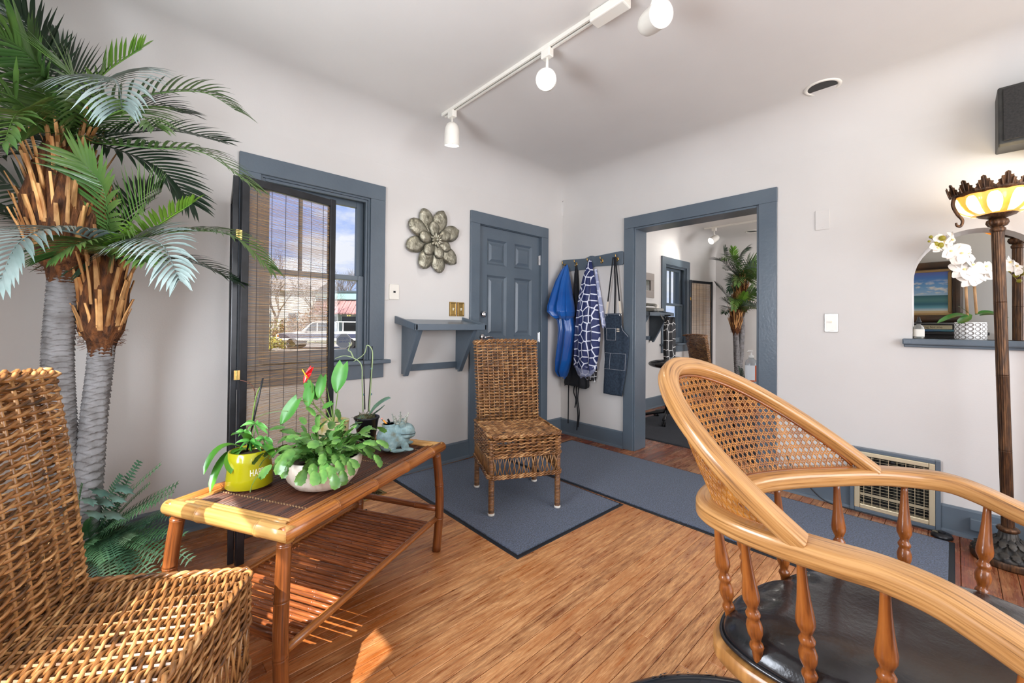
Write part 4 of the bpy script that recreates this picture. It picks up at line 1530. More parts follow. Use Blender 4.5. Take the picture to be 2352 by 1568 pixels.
def cane_pt(u, w):
    """u arc length, w height in metres from the rail; None outside"""
    if u <= arc[1] or u >= arc[-2]:
        return None
    lo_, hi_ = 0, NT
    while hi_ - lo_ > 1:
        m_ = (lo_ + hi_) // 2
        if arc[m_] <= u:
            lo_ = m_
        else:
            hi_ = m_
    f = (u - arc[lo_]) / max(1e-9, arc[lo_ + 1] - arc[lo_])
    T_ = top_c[lo_].lerp(top_c[lo_ + 1], f)
    B_ = bot_c[lo_].lerp(bot_c[lo_ + 1], f)
    H_ = (T_ - B_).length
    if w < 0 or w > H_ - 0.012 or H_ < 0.03:
        return None
    p = B_.lerp(T_, w / H_)
    bul = sin(pi * w / H_) * 0.012
    return p + V((0, 0.6, 0.2)) * bul
def strands(mb, fn, n, r):
    run = []
    for i in range(n + 1):
        p = fn(i / n)
        if p is None:
            if len(run) > 2:
                mb.tube(run, r, 4, caps=False)
            run = []
        else:
            run.append(p)
    if len(run) > 2:
        mb.tube(run, r, 4, caps=False)
UL = arc[-1]
HM = max((a - b).length for a, b in zip(top_c, bot_c))
PC = 0.0195
mb = MB()
i = 0
while i * PC < HM:
    for dw in (-0.0022, 0.0022):
        w0 = i * PC + dw + 0.004
        strands(mb, lambda f, w0=w0: cane_pt(UL * f, w0), 150, 0.0012)
    i += 1
i = 0
while i * PC < UL:
    for du in (-0.0022, 0.0022):
        u0 = i * PC + du
        strands(mb, lambda f, u0=u0: cane_pt(u0, HM * f), 40, 0.0012)
    i += 1
nd = int((UL + HM) / PC) + 1
for i in range(-1, nd):
    for sg in (1, -1):
        if sg == 1:
            fn = lambda f, i=i: cane_pt((i + 0.5 - int(HM / PC) - 1) * PC + HM * f, HM * f + 0.004)
        else:
            fn = lambda f, i=i: cane_pt((i + 0.5) * PC - HM * f, HM * f + 0.004)
        strands(mb, fn, 60, 0.0014)
rel(mb, CO).build('cane_webbing', CANE, oak, smooth=True, stuff=True)
# beading that holds the cane
bead = [top_c[i].lerp(bot_c[i], min(0.9, 0.030 / max(0.03, (top_c[i] - bot_c[i]).length))) for i in range(8, NT - 7, 4)]
rel(MB().tube(bead, 0.0042, 6), CO).build('cane_beading', OAKS, oak, smooth=True)
bead = [bot_c[i] + V((0, 0, 0.003)) for i in range(8, NT - 7, 4)]
rel(MB().tube(bead, 0.0042, 6), CO).build('cane_beading', OAKS, oak, smooth=True)
# turned spindles
SP = [(0.0, 0.0120), (0.08, 0.0130), (0.17, 0.0138), (0.195, 0.0165), (0.215, 0.0195), (0.235, 0.0170), (0.25, 0.0128), (0.275, 0.0150), (0.31, 0.0205), (0.355, 0.0222), (0.395, 0.0180), (0.415, 0.0150), (0.43, 0.0190), (0.448, 0.0200), (0.465, 0.0160),
      (0.485, 0.0125), (0.51, 0.0165), (0.545, 0.0225), (0.58, 0.0232), (0.64, 0.0200), (0.72, 0.0160), (0.82, 0.0128), (0.92, 0.0108), (1.0, 0.0100)]
SZ = 0.415
cen = V((1.27, 0.08))
for (x, y) in ((0.948, 0.300), (1.04, 0.392), (1.18, 0.388), (1.32, 0.335), (1.48, 0.228), (1.605, 0.095), (0.945, 0.200), (0.950, 0.080), (1.640, -0.06), (0.922, -0.07)):
    near_ = min(rail, key=lambda p: hypot(p.x - x, p.y - y))
    top = V((x, y, near_.z - 0.014))
    b2 = cen + (V((x, y)) - cen) * 0.90
    bot = V((b2.x, b2.y, SZ))
    L = (top - bot).length
    dv = (top - bot).normalized()
    pts = [bot + dv * (L * f) for f, _ in SP]
    rel(MB().tube(pts, [r_ * 0.72 for _, r_ in SP], 14), CO).build('spindle', OAKS, oak, smooth=True)
# seat plate and cushion
def plan(scale, n=64):
    out = []
    rr_ = [V((p.x, p.y)) for p in rail]
    loop = [cen + (p - cen) * scale for p in rr_]
    return loop
base = plan(0.945)
def ring_pts(scale, z, nx=72):
    lp = [cen + (V((p.x, p.y)) - cen) * scale for p in rail[3:-3]]
    # close the front with a gentle bow
    a, b = lp[-1], lp[0]
    fr = [a.lerp(b, i / 12) + V((0, -0.05 * sin(pi * i / 12))) for i in range(1, 12)]
    return [V((p.x, p.y, z)) for p in lp + fr]
mb = MB()
R0 = [ring_pts(0.985, 0.398), ring_pts(1.0, 0.404), ring_pts(1.0, 0.428), ring_pts(0.985, 0.434), ring_pts(0.5, 0.434)]
n_ = len(R0[0])
vs = [p for r_ in R0 for p in r_]
fs = [(i * n_ + j, i * n_ + (j + 1) % n_, (i + 1) * n_ + (j + 1) % n_, (i + 1) * n_ + j) for i in range(len(R0) - 1) for j in range(n_)]
fs.append(tuple(range(n_))[::-1])
fs.append(tuple(range((len(R0) - 1) * n_, len(R0) * n_)))
mb.add(vs, fs)
o = rel(mb, CO).build('seat_board', OAKB, oak, auto=45)
VINYL = pm('black_vinyl', C(20, 20, 22), 0.26, c2=C(30, 30, 33), scale=12, coat=0.35, bump=0.12, bscale=90)
mb = MB()
lv = [(0.90, 0.436, 0), (0.945, 0.440, 0), (0.95, 0.452, 0.002), (0.90, 0.474, 0.006), (0.80, 0.492, 0.010), (0.66, 0.500, 0.010), (0.48, 0.498, 0.006), (0.25, 0.493, 0.003), (0.02, 0.492, 0.0)]
vs = []
for sc, z, wob in lv:
    for i, p in enumerate(ring_pts(sc, z)):
        q = atan2(p.y - cen.y, p.x - cen.x)
        ed = max(0.0, (sc - 0.62) / 0.33)
        bl_ = 0.010 * sin(7.5 * p.x + 2 * p.y + 0.6) * cos(9 * p.y - 3 * p.x) * min(1, sc * 1.5)
        vs.append(p + V((0, 0, (bl_ if z > 0.46 else 0) + ed * wob * (sin(11 * q + 1) * 0.6 + sin(19 * q + 2) * 0.4))))
fs = [(i * n_ + j, i * n_ + (j + 1) % n_, (i + 1) * n_ + (j + 1) % n_, (i + 1) * n_ + j) for i in range(len(lv) - 1) for j in range(n_)]
fs.append(tuple(range((len(lv) - 1) * n_, len(lv) * n_)))
mb.add(vs, fs)
cu_ = rel(mb, CO).build('seat_cushion', VINYL, oak, smooth=True, sub=1)
rel(MB().tube(ring_pts(0.953, 0.443), 0.0052, 8, closed=True), CO).build('piping', VINYL, cu_, smooth=True)
# pedestal: column and four splayed legs
MB().lathe([(0.10, 0.398), (0.10, 0.385), (0.045, 0.37), (0.032, 0.30), (0.03, 0.26), (0.055, 0.24), (0.06, 0.19), (0.04, 0.17)], 24).build('swivel_column', OAKS, oak, smooth=True)
for i in range(4):
    a = radians(35 + 90 * i)
    d_ = V((cos(a), sin(a), 0))
    pts = catmull([d_ * 0.03 + V((0, 0, 0.225)), d_ * 0.13 + V((0, 0, 0.19)), d_ * 0.24 + V((0, 0, 0.10)), d_ * 0.30 + V((0, 0, 0.042))], 6)
    MB().sweep(pts, rrect(-0.022, 0.022, -0.016, 0.016, 0.006, 2), V((0, 0, 1))).build('leg', OAKS, oak, auto=45)
# ================================================================ folding reed screen in front of the window
REEDM = pm('bamboo_reed_blind', C(196, 160, 108), 0.6, c2=C(120, 94, 66), c3=C(164, 130, 88), scale=3, stretch=(1.2, 1, 60), detail=4, lo=0.32, hi=0.68)
THREAD = pm('blind_thread', C(62, 56, 50), 0.8)
def make_screen(name, label, panels):
    t = thing(name, label, 'folding screen', (0.382, 2.306, 0))
    HS = 1.85
    def panel(p0, p1, seed):
        p0, p1 = V(p0), V(p1)
        L = (p1 - p0).length
        a = atan2(p1.y - p0.y, p1.x - p0.x)
        M = Matrix.Translation((p0.x, p0.y, 0)) @ Matrix.Rotation(a, 4, 'Z')
        pw, pd = 0.034, 0.026
        def put(mb):
            mb.v = [tuple(M @ V(q)) for q in mb.v]
            return mb
        for x0 in (0.0, L - pw):
            put(MB().box(x0, x0 + pw, -pd / 2, pd / 2, 0.0, HS)).build('frame_post', BLACKP, t, bevel=0.003)
        put(MB().box(pw, L - pw, -pd / 2, pd / 2, HS - 0.042, HS - 0.004)).build('top_rail', BLACKP, t, bevel=0.003)
        put(MB().box(pw, L - pw, -pd / 2, pd / 2, 0.115, 0.150)).build('bottom_rail', BLACKP, t, bevel=0.003)
        r_ = random.Random(seed)
        mb = MB()
        z = 0.153
        while z < HS - 0.045:
            w = r_.uniform(0.0008, 0.0015)
            yo = r_.uniform(-0.001, 0.001)
            sl = r_.uniform(-0.0015, 0.0015)
            mb.tube([(pw - 0.002, yo, z), (L / 2, yo, z + r_.uniform(-.0006, .0006)), (L - pw + 0.002, yo, z + sl)], w, 4, caps=False)
            z += r_.uniform(0.0046, 0.0064)
        put(mb).build('reed_blind', REEDM, t, stuff=True)
        mb = MB()
        for i in range(6):
            x = pw + (L - 2 * pw) * (i + 0.55) / 6.1
            mb.tube([(x, -0.003, 0.152), (x + 0.002, -0.003, 1.0), (x, -0.003, HS - 0.045)], 0.0013, 5)
        put(mb).build('blind_thread', THREAD, t, stuff=True)
    for i, (a_, b_) in enumerate(panels):
        panel(a_, b_, i + 1)
    for z in (1.56, 0.90, 0.22):
        mb = MB()
        mb.box(-0.020, 0.004, -0.019, -0.0135, z - 0.022, z + 0.022)
        mb.tube([(-0.010, -0.020, z - 0.022), (-0.010, -0.020, z + 0.022)], 0.0035, 8)
        mb.build('hinge', BRASS, t)
    return t
screen = make_screen('folding_screen', 'black-framed folding screen with sheer bamboo reed panels before the window', [((0.0, 0.0), (0.475, 0.112)), ((-0.014, 0.030), (0.045, 0.490))])
# black rounded foot next to the screen
st_ = thing('black_stand', 'low black metal stand with rounded bar beside the screen foot', 'stand', (0.93, 2.47, 0))
MB().tube(catmull([(-0.10, 0.02, 0.155), (0.02, 0.0, 0.150), (0.055, -0.005, 0.145), (0.065, -0.008, 0.120)], 6), 0.019, 12).build('padded_bar', BPOT, st_, smooth=True)
MB().tube([(0.03, -0.002, 0.14), (0.03, -0.002, 0.02)], 0.012, 12).build('post', DARKM, st_, smooth=True)
MB().tube(catmull([(-0.12, 0.05, 0.012), (0.03, 0.0, 0.014), (0.14, -0.05, 0.012)], 6), 0.011, 10).build('base_bar', DARKM, st_, smooth=True)
# brass floor register
rg_ = thing('floor_register', 'brass floor register with dark grid set in the floorboards', 'vent', (1.118, 2.672, 0), radians(8))
mb = MB()
mb.box(-0.165, 0.165, -0.085, -0.065, 0.0, 0.006).box(-0.165, 0.165, 0.065, 0.085, 0.0, 0.006).box(-0.165, -0.145, -0.065, 0.065, 0, 0.006).box(0.145, 0.165, -0.065, 0.065, 0, 0.006)
mb.build('frame', BRASS, rg_, bevel=0.002)
mb = MB()
for i in range(22):
    x = -0.14 + 0.28 * i / 21
    mb.box(x - 0.0012, x + 0.0012, -0.065, 0.065, 0.001, 0.0045)
for i in range(7):
    y = -0.06 + 0.12 * i / 6
    mb.box(-0.145, 0.145, y - 0.0012, y + 0.0012, 0.001, 0.005)
mb.build('grid', pm('dull_brass', C(120, 100, 60), 0.4, m=0.8), rg_, stuff=True)
MB().box(-0.146, 0.146, -0.066, 0.066, 0.0002, 0.0008).build('duct_shade_sheet', pm('painted_duct_shade', C(14, 13, 12), 0.9), rg_)  # thin black sheet painting the shade inside the duct

# ================================================================ artificial palm, two trunks
PR = V((-0.13, 2.46, 0))
TRUNK = pm('grey_palm_bark', C(136, 134, 134), 0.85, c2=C(104, 100, 98), c3=C(126, 124, 123), scale=22, bump=0.5, bscale=40, lo=0.3, hi=0.7)
FIBRE = pm('brown_palm_fibre', C(60, 36, 22), 0.9, c2=C(122, 74, 38), scale=22, stretch=(3, 3, 0.8), bump=0.8, bscale=50)
STUB = pm('cut_palm_stalk', C(150, 96, 48), 0.7, c2=C(206, 158, 100), scale=10, stretch=(4, 4, 1), rnd=0.35)
FR = [pm('palm_green', C(58, 92, 44), 0.34, c2=C(92, 122, 58), scale=5, coat=0.25, rnd=0.15),
      pm('palm_dark', C(26, 46, 30), 0.36, c2=C(44, 66, 44), scale=5, coat=0.25, rnd=0.15),
      pm('palm_sky_sheen', C(100, 116, 112), 0.34, c2=C(144, 156, 152), scale=5, coat=0.3, rnd=0.10),  # bluish sky reflection painted into the leaf colour
      pm('palm_bright', C(84, 136, 40), 0.36, c2=C(124, 166, 60), scale=5, coat=0.2, rnd=0.10)]
def trunk_mesh(pts, r0, r1):
    path = catmull(pts, 10)
    L = sum((path[i + 1] - path[i]).length for i in range(len(path) - 1))
    nr = int(L / 0.0032)
    nn = 36
    vs = []
    def at(f):
        x = f * (len(path) - 1)
        i = min(int(x), len(path) - 2)
        return path[i].lerp(path[i + 1], x - i)
    for i in range(nr + 1):
        f = i / nr
        c_ = at(f)
        s_ = f * L
        for j in range(nn):
            q = 2 * pi * j / nn
            # two interleaved spirals of scale edges
            ph = (s_ / 0.024 + 2.5 * q / (2 * pi)) % 1.0
            ph2 = (s_ / 0.024 - 2.5 * q / (2 * pi)) % 1.0
            h = 0.0095 * (1 - min(ph, ph2)) ** 1.5 + 0.0015 * sin(5 * q + 17 * f)
            r_ = lerp(r0, r1, f) + h
            vs.append(c_ + V((r_ * cos(q), r_ * sin(q), -0.010 * (1 - min(ph, ph2)) * 0.6)))
    fs = [(i * nn + j, i * nn + (j + 1) % nn, (i + 1) * nn + (j + 1) % nn, (i + 1) * nn + j) for i in range(nr) for j in range(nn)]
    return MB().add(vs, fs)
def palm_frond(P, up, ll, n, dens_, mat, parent, name='frond', droop=0.45, wl=0.0075, ang=58, seed=0, rr=0.004, twist=0.0):
    """P: dense rachis path; leaflets both sides"""
    r_ = random.Random(seed)
    k = len(P)
    mb = MB()
    mb.tube(P, [lerp(rr, rr * 0.3, i / (k - 1)) for i in range(k)], 5)
    for i in range(n):
        f = 0.10 + 0.90 * i / (n - 1)
        x = f * (k - 1)
        j = min(int(x), k - 2)
        p = P[j].lerp(P[j + 1], x - j)
        t = (P[min(j + 2, k - 1)] - P[max(j - 1, 0)]).normalized()
        u = V(up) - t * V(up).dot(t)
        u.normalize()
        s = t.cross(u)
        L = ll * (0.55 + 0.75 * sin(pi * min(1.0, 0.12 + f * 0.86)) ** 0.8) * r_.uniform(0.88, 1.08)
        a = radians(lerp(ang + 12, 22, f ** 1.5) + r_.uniform(-5, 5))
        for sd in (-1, 1):
            d_ = (t * cos(a) + s * (sd * sin(a)) + u * (0.28 + twist * sd)).normalized()
            q = p.copy()
            pts = [q.copy()]
            for m_ in range(5):
                q = q + d_ * (L / 5)
                pts.append(q.copy())
                d_ = (d_ + V((0, 0, -droop / 5))).normalized()
            leaf(mb, pts, lambda g: wl * (1.0 if 0.1 < g < 0.6 else (0.55 if g <= 0.1 else max(0.03, (1 - g) / 0.4))), up=u, fold=0.35, na=2)
    # fronds bend where they meet the walls and the ceiling
    def soft(v_, lim):
        return v_ if v_ < lim else lim + (v_ - lim) * 0.10
    mb.v = [(-soft(-x - PR.x, 0.55) - PR.x if x + PR.x < -0.55 else x, soft(y + PR.y, 2.79) - PR.y, soft(z, 2.50)) for x, y, z in mb.v]
    return mb.build(name, mat, parent, smooth=True)
def px_path(pxs, n=7):
    return catmull([pt(x, y, t_) - PR for x, y, t_ in pxs], n)
palm = thing('palm_tree', 'tall artificial palm with two grey trunks filling the left corner', 'palm', PR)
T1 = [V((-0.14, 2.50, 0.02)), V((-0.185, 2.47, 0.55)), V((-0.205, 2.45, 1.02)), V((-0.192, 2.45, 1.36))]
T2 = [V((-0.12, 2.42, 0.02)), V((-0.118, 2.44, 0.30)), V((-0.100, 2.45, 0.74)), V((-0.080, 2.45, 1.05))]
trunk_mesh([p - PR for p in T1], 0.043, 0.038).build('trunk', TRUNK, palm, smooth=True)
trunk_mesh([p - PR for p in T2], 0.040, 0.034).build('trunk', TRUNK, palm, smooth=True)
def boot(c0, h, rads, nst, seed, hair_z):
    """fibrous sheath with cut stalks around"""
    r_ = random.Random(seed)
    prof_ = [(r__, h * f) for f, r__ in rads]
    def fn(r__, z, q):
        return r__ * (1 + 0.10 * sin(7 * q + z * 40) + 0.06 * sin(13 * q - z * 25)), z
    MB().lathe(prof_, 26, c0 - PR, fn).build('fibre_sheath', FIBRE, palm, smooth=True)
    for i in range(nst):
        q = 2.399 * i + r_.uniform(-.2, .2)
        f = 0.24 + 0.74 * r_.random()
        rr_ = 0.0
        for (f0, a), (f1, b) in zip(rads[:-1], rads[1:]):
            if f0 <= f <= f1:
                rr_ = lerp(a, b, (f - f0) / (f1 - f0))
        b0 = c0 + V((rr_ * 0.92 * cos(q), rr_ * 0.92 * sin(q), h * f - 0.03))
        d_ = V((cos(q) * r_.uniform(.12, .34), sin(q) * r_.uniform(.12, .34), 1)).normalized()
        L = r_.uniform(0.09, 0.19)
        w = r_.uniform(0.0042, 0.0085)
        mb = MB()
        pts = [b0 - PR, b0 + d_ * (L * 0.5) - PR, b0 + d_ * L + V((cos(q), sin(q), 0)) * 0.008 - PR]
        mb.sweep(pts, [[(-w * .4 * k_, -w * k_), (w * .3 * k_, -w * .9 * k_), (w * .5 * k_, 0), (w * .3 * k_, w * .9 * k_), (-w * .4 * k_, w * k_)] for k_ in (1.3, 1.0, 0.72)], V((cos(q), sin(q), 0)))
        mb.build('stalk_stub', STUB, palm)
    mb = MB()
    for i in range(170):
        q = r_.uniform(0, 2 * pi)
        z0 = hair_z + r_.uniform(-0.05, 0.03)
        r0 = r_.uniform(0.045, 0.062)
        p = c0 + V((r0 * cos(q), r0 * sin(q), z0)) - PR
        d_ = V((cos(q) * r_.uniform(.4, 1), sin(q) * r_.uniform(.4, 1), r_.uniform(-.5, .6)))
        tw = V((-sin(q), cos(q), 0)) * r_.uniform(-1, 1)
        L = r_.uniform(0.02, 0.05)
        mb.tube([p, p + d_ * L * .5 + tw * L * .3, p + d_ * L * .8 + tw * L], 0.0008, 3, caps=False)
    mb.build('loose_fibres', FIBRE, palm, stuff=True)
B1 = V((-0.195, 2.45, 1.30))
boot(B1, 0.58, [(0.0, 0.044), (0.10, 0.052), (0.16, 0.078), (0.30, 0.108), (0.55, 0.118), (0.8, 0.090), (1.0, 0.050)], 110, 3, 0.09)
B2 = V((-0.082, 2.45, 1.00))
boot(B2, 0.44, [(0.0, 0.038), (0.14, 0.046), (0.24, 0.066), (0.40, 0.072), (0.65, 0.080), (0.85, 0.070), (1.0, 0.045)], 74, 4, 0.09)
# fronds of the tall trunk and of the short one: rachis through photo sight lines at their own depths
c1 = (150, 318, 1.68)
FRONDS = [
    # (path, leaflet length, material, up-kind, droop)
    ([c1, (120, 200, 1.62), (60, 120, 1.50), (-20, 70, 1.40)], 0.17, 0, 'cam', 0.35),
    ([c1, (110, 170, 1.70), (70, 70, 1.66), (20, 0, 1.60)], 0.17, 1, 'cam', 0.3),
    ([c1, (200, 220, 1.74), (245, 165, 1.78), (325, 112, 1.80)], 0.115, 3, 'up', 0.1),
    ([c1, (205, 215, 1.62), (250, 182, 1.46), (272, 195, 1.32), (280, 250, 1.22)], 0.19, 2, 'upcam', 0.9),
    ([c1, (230, 250, 1.70), (360, 215, 1.78), (470, 213, 1.86), (545, 255, 1.92)], 0.15, 0, 'up', 0.55),
    ([c1, (260, 310, 1.74), (390, 300, 1.84), (505, 325, 1.92)], 0.14, 1, 'upcam', 0.4),
    ([c1, (240, 330, 1.66), (350, 340, 1.70), (470, 352, 1.74), (575, 425, 1.78)], 0.15, 0, 'up', 0.7),
    ([c1, (260, 340, 1.72), (370, 390, 1.80), (440, 465, 1.86)], 0.15, 1, 'upcam', 0.4),
    ([c1, (180, 270, 1.62), (185, 215, 1.54), (150, 150, 1.46)], 0.17, 0, 'cam', 0.3),
    ([c1, (100, 300, 1.60), (40, 230, 1.50), (-30, 200, 1.42)], 0.18, 0, 'cam', 0.4),
    ([c1, (110, 330, 1.70), (50, 300, 1.72), (-20, 330, 1.72)], 0.17, 1, 'up', 0.5),
    ([c1, (90, 280, 1.56), (40, 260, 1.42), (10, 330, 1.30)], 0.16, 0, 'upcam', 0.5),
    ([c1, (130, 250, 1.66), (90, 190, 1.60), (70, 90, 1.58)], 0.15, 0, 'cam', 0.2),
    ([c1, (180, 240, 1.76), (160, 170, 1.86), (130, 120, 1.96)], 0.17, 1, 'cam', 0.2),
    ([c1, (220, 280, 1.62), (300, 250, 1.54), (350, 290, 1.46)], 0.16, 0, 'up', 0.6),
    ([c1, (90, 350, 1.74), (30, 360, 1.82), (-30, 420, 1.88)], 0.16, 1, 'up', 0.5),
    ([c1, (230, 270, 1.80), (330, 240, 1.94), (420, 260, 2.04)], 0.16, 1, 'up', 0.5),
]
c2 = (252, 590, 1.72)
FRONDS += [
    ([c2, (248, 520, 1.68), (236, 430, 1.62), (180, 362, 1.56)], 0.15, 0, 'cam', 0.25),
    ([c2, (300, 560, 1.70), (370, 512, 1.68), (440, 468, 1.66)], 0.10, 3, 'up', 0.15),
    ([c2, (200, 545, 1.62), (110, 528, 1.48), (40, 560, 1.36), (5, 640, 1.28)], 0.14, 2, 'up', 0.9),
    ([c2, (330, 545, 1.74), (450, 530, 1.78), (540, 545, 1.80), (615, 612, 1.82)], 0.13, 0, 'up', 0.75),
    ([c2, (310, 550, 1.60), (370, 560, 1.46), (410, 640, 1.36)], 0.13, 2, 'upcam', 0.8),
    ([c2, (330, 600, 1.78), (440, 602, 1.86), (535, 645, 1.92)], 0.13, 1, 'up', 0.6),
    ([c2, (200, 560, 1.78), (100, 520, 1.86), (0, 500, 1.92)], 0.15, 1, 'up', 0.5),
    ([c2, (180, 560, 1.70), (90, 450, 1.80), (-10, 430, 1.88)], 0.15, 1, 'cam', 0.4),
    ([c2, (280, 540, 1.66), (330, 470, 1.60), (370, 440, 1.54)], 0.15, 0, 'cam', 0.3),
    ([c2, (255, 540, 1.80), (300, 470, 1.92), (350, 430, 2.02)], 0.15, 1, 'cam', 0.3),
    ([c2, (230, 560, 1.62), (180, 560, 1.52), (130, 590, 1.44)], 0.13, 0, 'up', 0.6),
    ([c2, (280, 580, 1.62), (310, 575, 1.52), (330, 600, 1.46)], 0.12, 0, 'up', 0.6),
]
for i, (pp, ll, mi, uk, dr) in enumerate(FRONDS):
    upv = {'up': V((0, 0, 1)) - CF * 0.25, 'cam': -CF + V((0, 0, 0.35)), 'upcam': -CF * 0.8 + V((0, 0, 1))}[uk]
    palm_frond(px_path(pp, 7), upv, ll, 27, 0, FR[mi], palm, droop=dr, seed=i, wl=0.0066)
PLANTER = pm('dark_basket', C(52, 38, 28), 0.8, c2=C(84, 62, 42), scale=30, bump=0.5)
MB().lathe([(0.0, 0.0), (0.135, 0.0), (0.150, 0.02), (0.170, 0.20), (0.176, 0.215), (0.165, 0.22), (0.155, 0.19), (0.0, 0.185)], 32).build('planter', PLANTER, palm, smooth=True)

# ---------------------------------------------------------------- fern and ivy around the palm base
fern = thing('fern_plant', 'bushy dark green artificial fern with ivy around the palm base', 'fern', PR + V((0.05, -0.02, 0.20)))
FO = PR + V((0.05, -0.02, 0.20))
FERN = [pm('fern_green', C(56, 98, 60), 0.5, c2=C(96, 136, 92), scale=9, rnd=0.2), pm('fern_dark', C(34, 66, 46), 0.5, c2=C(62, 98, 70), scale=9, rnd=0.2), pm('fern_light', C(96, 128, 92), 0.5, c2=C(126, 152, 116), scale=9)]
def fern_frond(P, seed, mi, ll=0.055):
    r_ = random.Random(seed)
    k = len(P)
    mb = MB()
    mb.tube(P, 0.0016, 4)
    n = 24
    for i in range(n):
        f = 0.08 + 0.9 * i / (n - 1)
        x = f * (k - 1)
        j = min(int(x), k - 2)
        p = P[j].lerp(P[j + 1], x - j)
        t = (P[min(j + 1, k - 1)] - P[max(j - 1, 0)]).normalized()
        u = V((0, 0, 1)) - CF * 0.5
        u = (u - t * u.dot(t)).normalized()
        s = t.cross(u)
        L = ll * (1.1 - 0.8 * f) * r_.uniform(0.85, 1.1) + 0.008
        for sd in (-1, 1):
            d_ = (s * sd + t * 0.28 + u * 0.10).normalized()
            leaf(mb, [p, p + d_ * L * 0.45 + u * 0.002, p + d_ * L - V((0, 0, L * 0.15))], lambda g: 0.0037 * (1.0 if g < 0.6 else 0.15), up=u, fold=0.2, na=2)
    mb.build('frond', FERN[mi], fern, smooth=True)
rg = random.Random(21)
tips = [(370, 1066, 1.66), (322, 1058, 1.80), (410, 1110, 1.72), (440, 1288, 1.62), (400, 1180, 1.60), (330, 1335, 1.58), (285, 1340, 1.54), (225, 1335, 1.56), (372, 1262, 1.56), (300, 1240, 1.52), (262, 1210, 1.50), (190, 1110, 1.60),
        (240, 1290, 1.52), (345, 1200, 1.55), (425, 1230, 1.66), (400, 1130, 1.74), (280, 1090, 1.74), (205, 1190, 1.60), (350, 1290, 1.58), (310, 1300, 1.54), (385, 1225, 1.58), (255, 1330, 1.52), (300, 1120, 1.60), (345, 1110, 1.68), (215, 1250, 1.50), (265, 1280, 1.48), (330, 1250, 1.50), (395, 1290, 1.58), (235, 1220, 1.48), (420, 1160, 1.64), (365, 1150, 1.62), (290, 1310, 1.50), (200, 1290, 1.54), (355, 1325, 1.54)]
for i, tp in enumerate(tips):
    tip = pt(*tp) - FO
    b0 = V((rg.uniform(-.05, .05), rg.uniform(-.05, .05), 0.02))
    md = b0.lerp(tip, 0.5) + V((0, 0, 0.10 if tip.z < 0.12 else 0.03)) - CF * 0.03
    fern_frond(bez(b0, md, tip, 12), i, (0, 1, 0, 2, 1, 0)[i % 6])
IVY = pm('ivy_leaf', C(62, 92, 80), 0.45, c2=C(104, 132, 120), scale=18, rnd=0.15)
def ivy(c_, r_, rot):
    ou = [(0, -0.55), (0.35, -0.75), (0.55, -0.30), (1.0, -0.25), (0.62, 0.15), (0.70, 0.55), (0.30, 0.50), (0.0, 1.1), (-0.30, 0.50), (-0.70, 0.55), (-0.62, 0.15), (-1.0, -0.25), (-0.55, -0.30), (-0.35, -0.75)]
    a = CR
    b = (CU * 0.8 - CF * 0.6).normalized()
    n_ = a.cross(b)
    vs = [c_ + n_ * (-0.25 * r_)]
    for x, y in ou:
        x2, y2 = x * cos(rot) - y * sin(rot), x * sin(rot) + y * cos(rot)
        vs.append(c_ + a * x2 * r_ + b * y2 * r_ - n_ * (0.05 * r_ * hypot(x, y)) * -1)
    n = len(ou)
    MB().add(vs, [(0, 1 + i, 1 + (i + 1) % n) for i in range(n)]).build('ivy_leaf', IVY, fern, smooth=True)
for i, (x, y, r_, ro) in enumerate(((232, 1130, 0.040, 2.6), (285, 1122, 0.042, 1.9), (240, 1152, 0.042, 2.0), (218, 1180, 0.040, 2.9), (260, 1182, 0.044, 2.2), (205, 1150, 0.034, 3.0), (270, 1145, 0.034, 2.2))):
    ivy(pt(x, y, 1.50 - 0.01 * i) - FO, r_, ro)
# ================================================================ things on the window wall
# pewter flower
fw_ = thing('flower_wall_art', 'embossed pewter flower with layered petals hanging beside the window', 'wall art', (1.79, YA, 1.815))
PEWT = pm('embossed_pewter', C(178, 174, 156), 0.40, m=0.75, c2=C(112, 108, 92), scale=22, bump=0.8, bscale=38, lo=0.35, hi=0.7)
def petal(ang, L, w, y0, lift, name, k=12):
    mb = MB()
    vs = []
    d_ = V((cos(ang), 0, sin(ang)))
    s = V((-sin(ang), 0, cos(ang)))
    for i in range(k + 1):
        f = i / k
        hw_ = w * max(0.02, min(1.0, (f / 0.62) ** 0.75 * 1.0 if f < 0.62 else sqrt(max(0.0, 1 - ((f - 0.62) / 0.385) ** 2))) )
        for a in (-1, -0.6, 0, 0.6, 1):
            yy = -(y0 + lift * f * (1.6 - f) + 0.012 * (1 - a * a) - 0.004)
            vs.append(d_ * (L * f) + s * (a * hw_) + V((0, yy, 0)))
    mb.add(vs, [(i * 5 + j, i * 5 + j + 1, (i + 1) * 5 + j + 1, (i + 1) * 5 + j) for i in range(k) for j in range(4)])
    return mb.build(name, PEWT, fw_, smooth=True, solid=0.003)
for i, a in enumerate((114, 73, 27, -38, -77, -117, -163, 152)):
    petal(radians(a), 0.262, 0.066, 0.010 + 0.006 * (i % 2), 0.030, 'petal')
for i, a in enumerate((98, 28, -22, -72, -127, 172)):
    petal(radians(a), 0.150, 0.048, 0.030 + 0.004 * (i % 2), 0.030, 'inner_petal')
for i in range(12):
    petal(2 * pi * i / 12 + 0.2, 0.062 if i % 2 else 0.048, 0.012, 0.052, 0.022, 'stamen_petal', 6)
MB().ell((0, -0.072, 0), (0.014, 0.014, 0.014), 12, 8).build('centre_bead', PEWT, fw_, smooth=True)
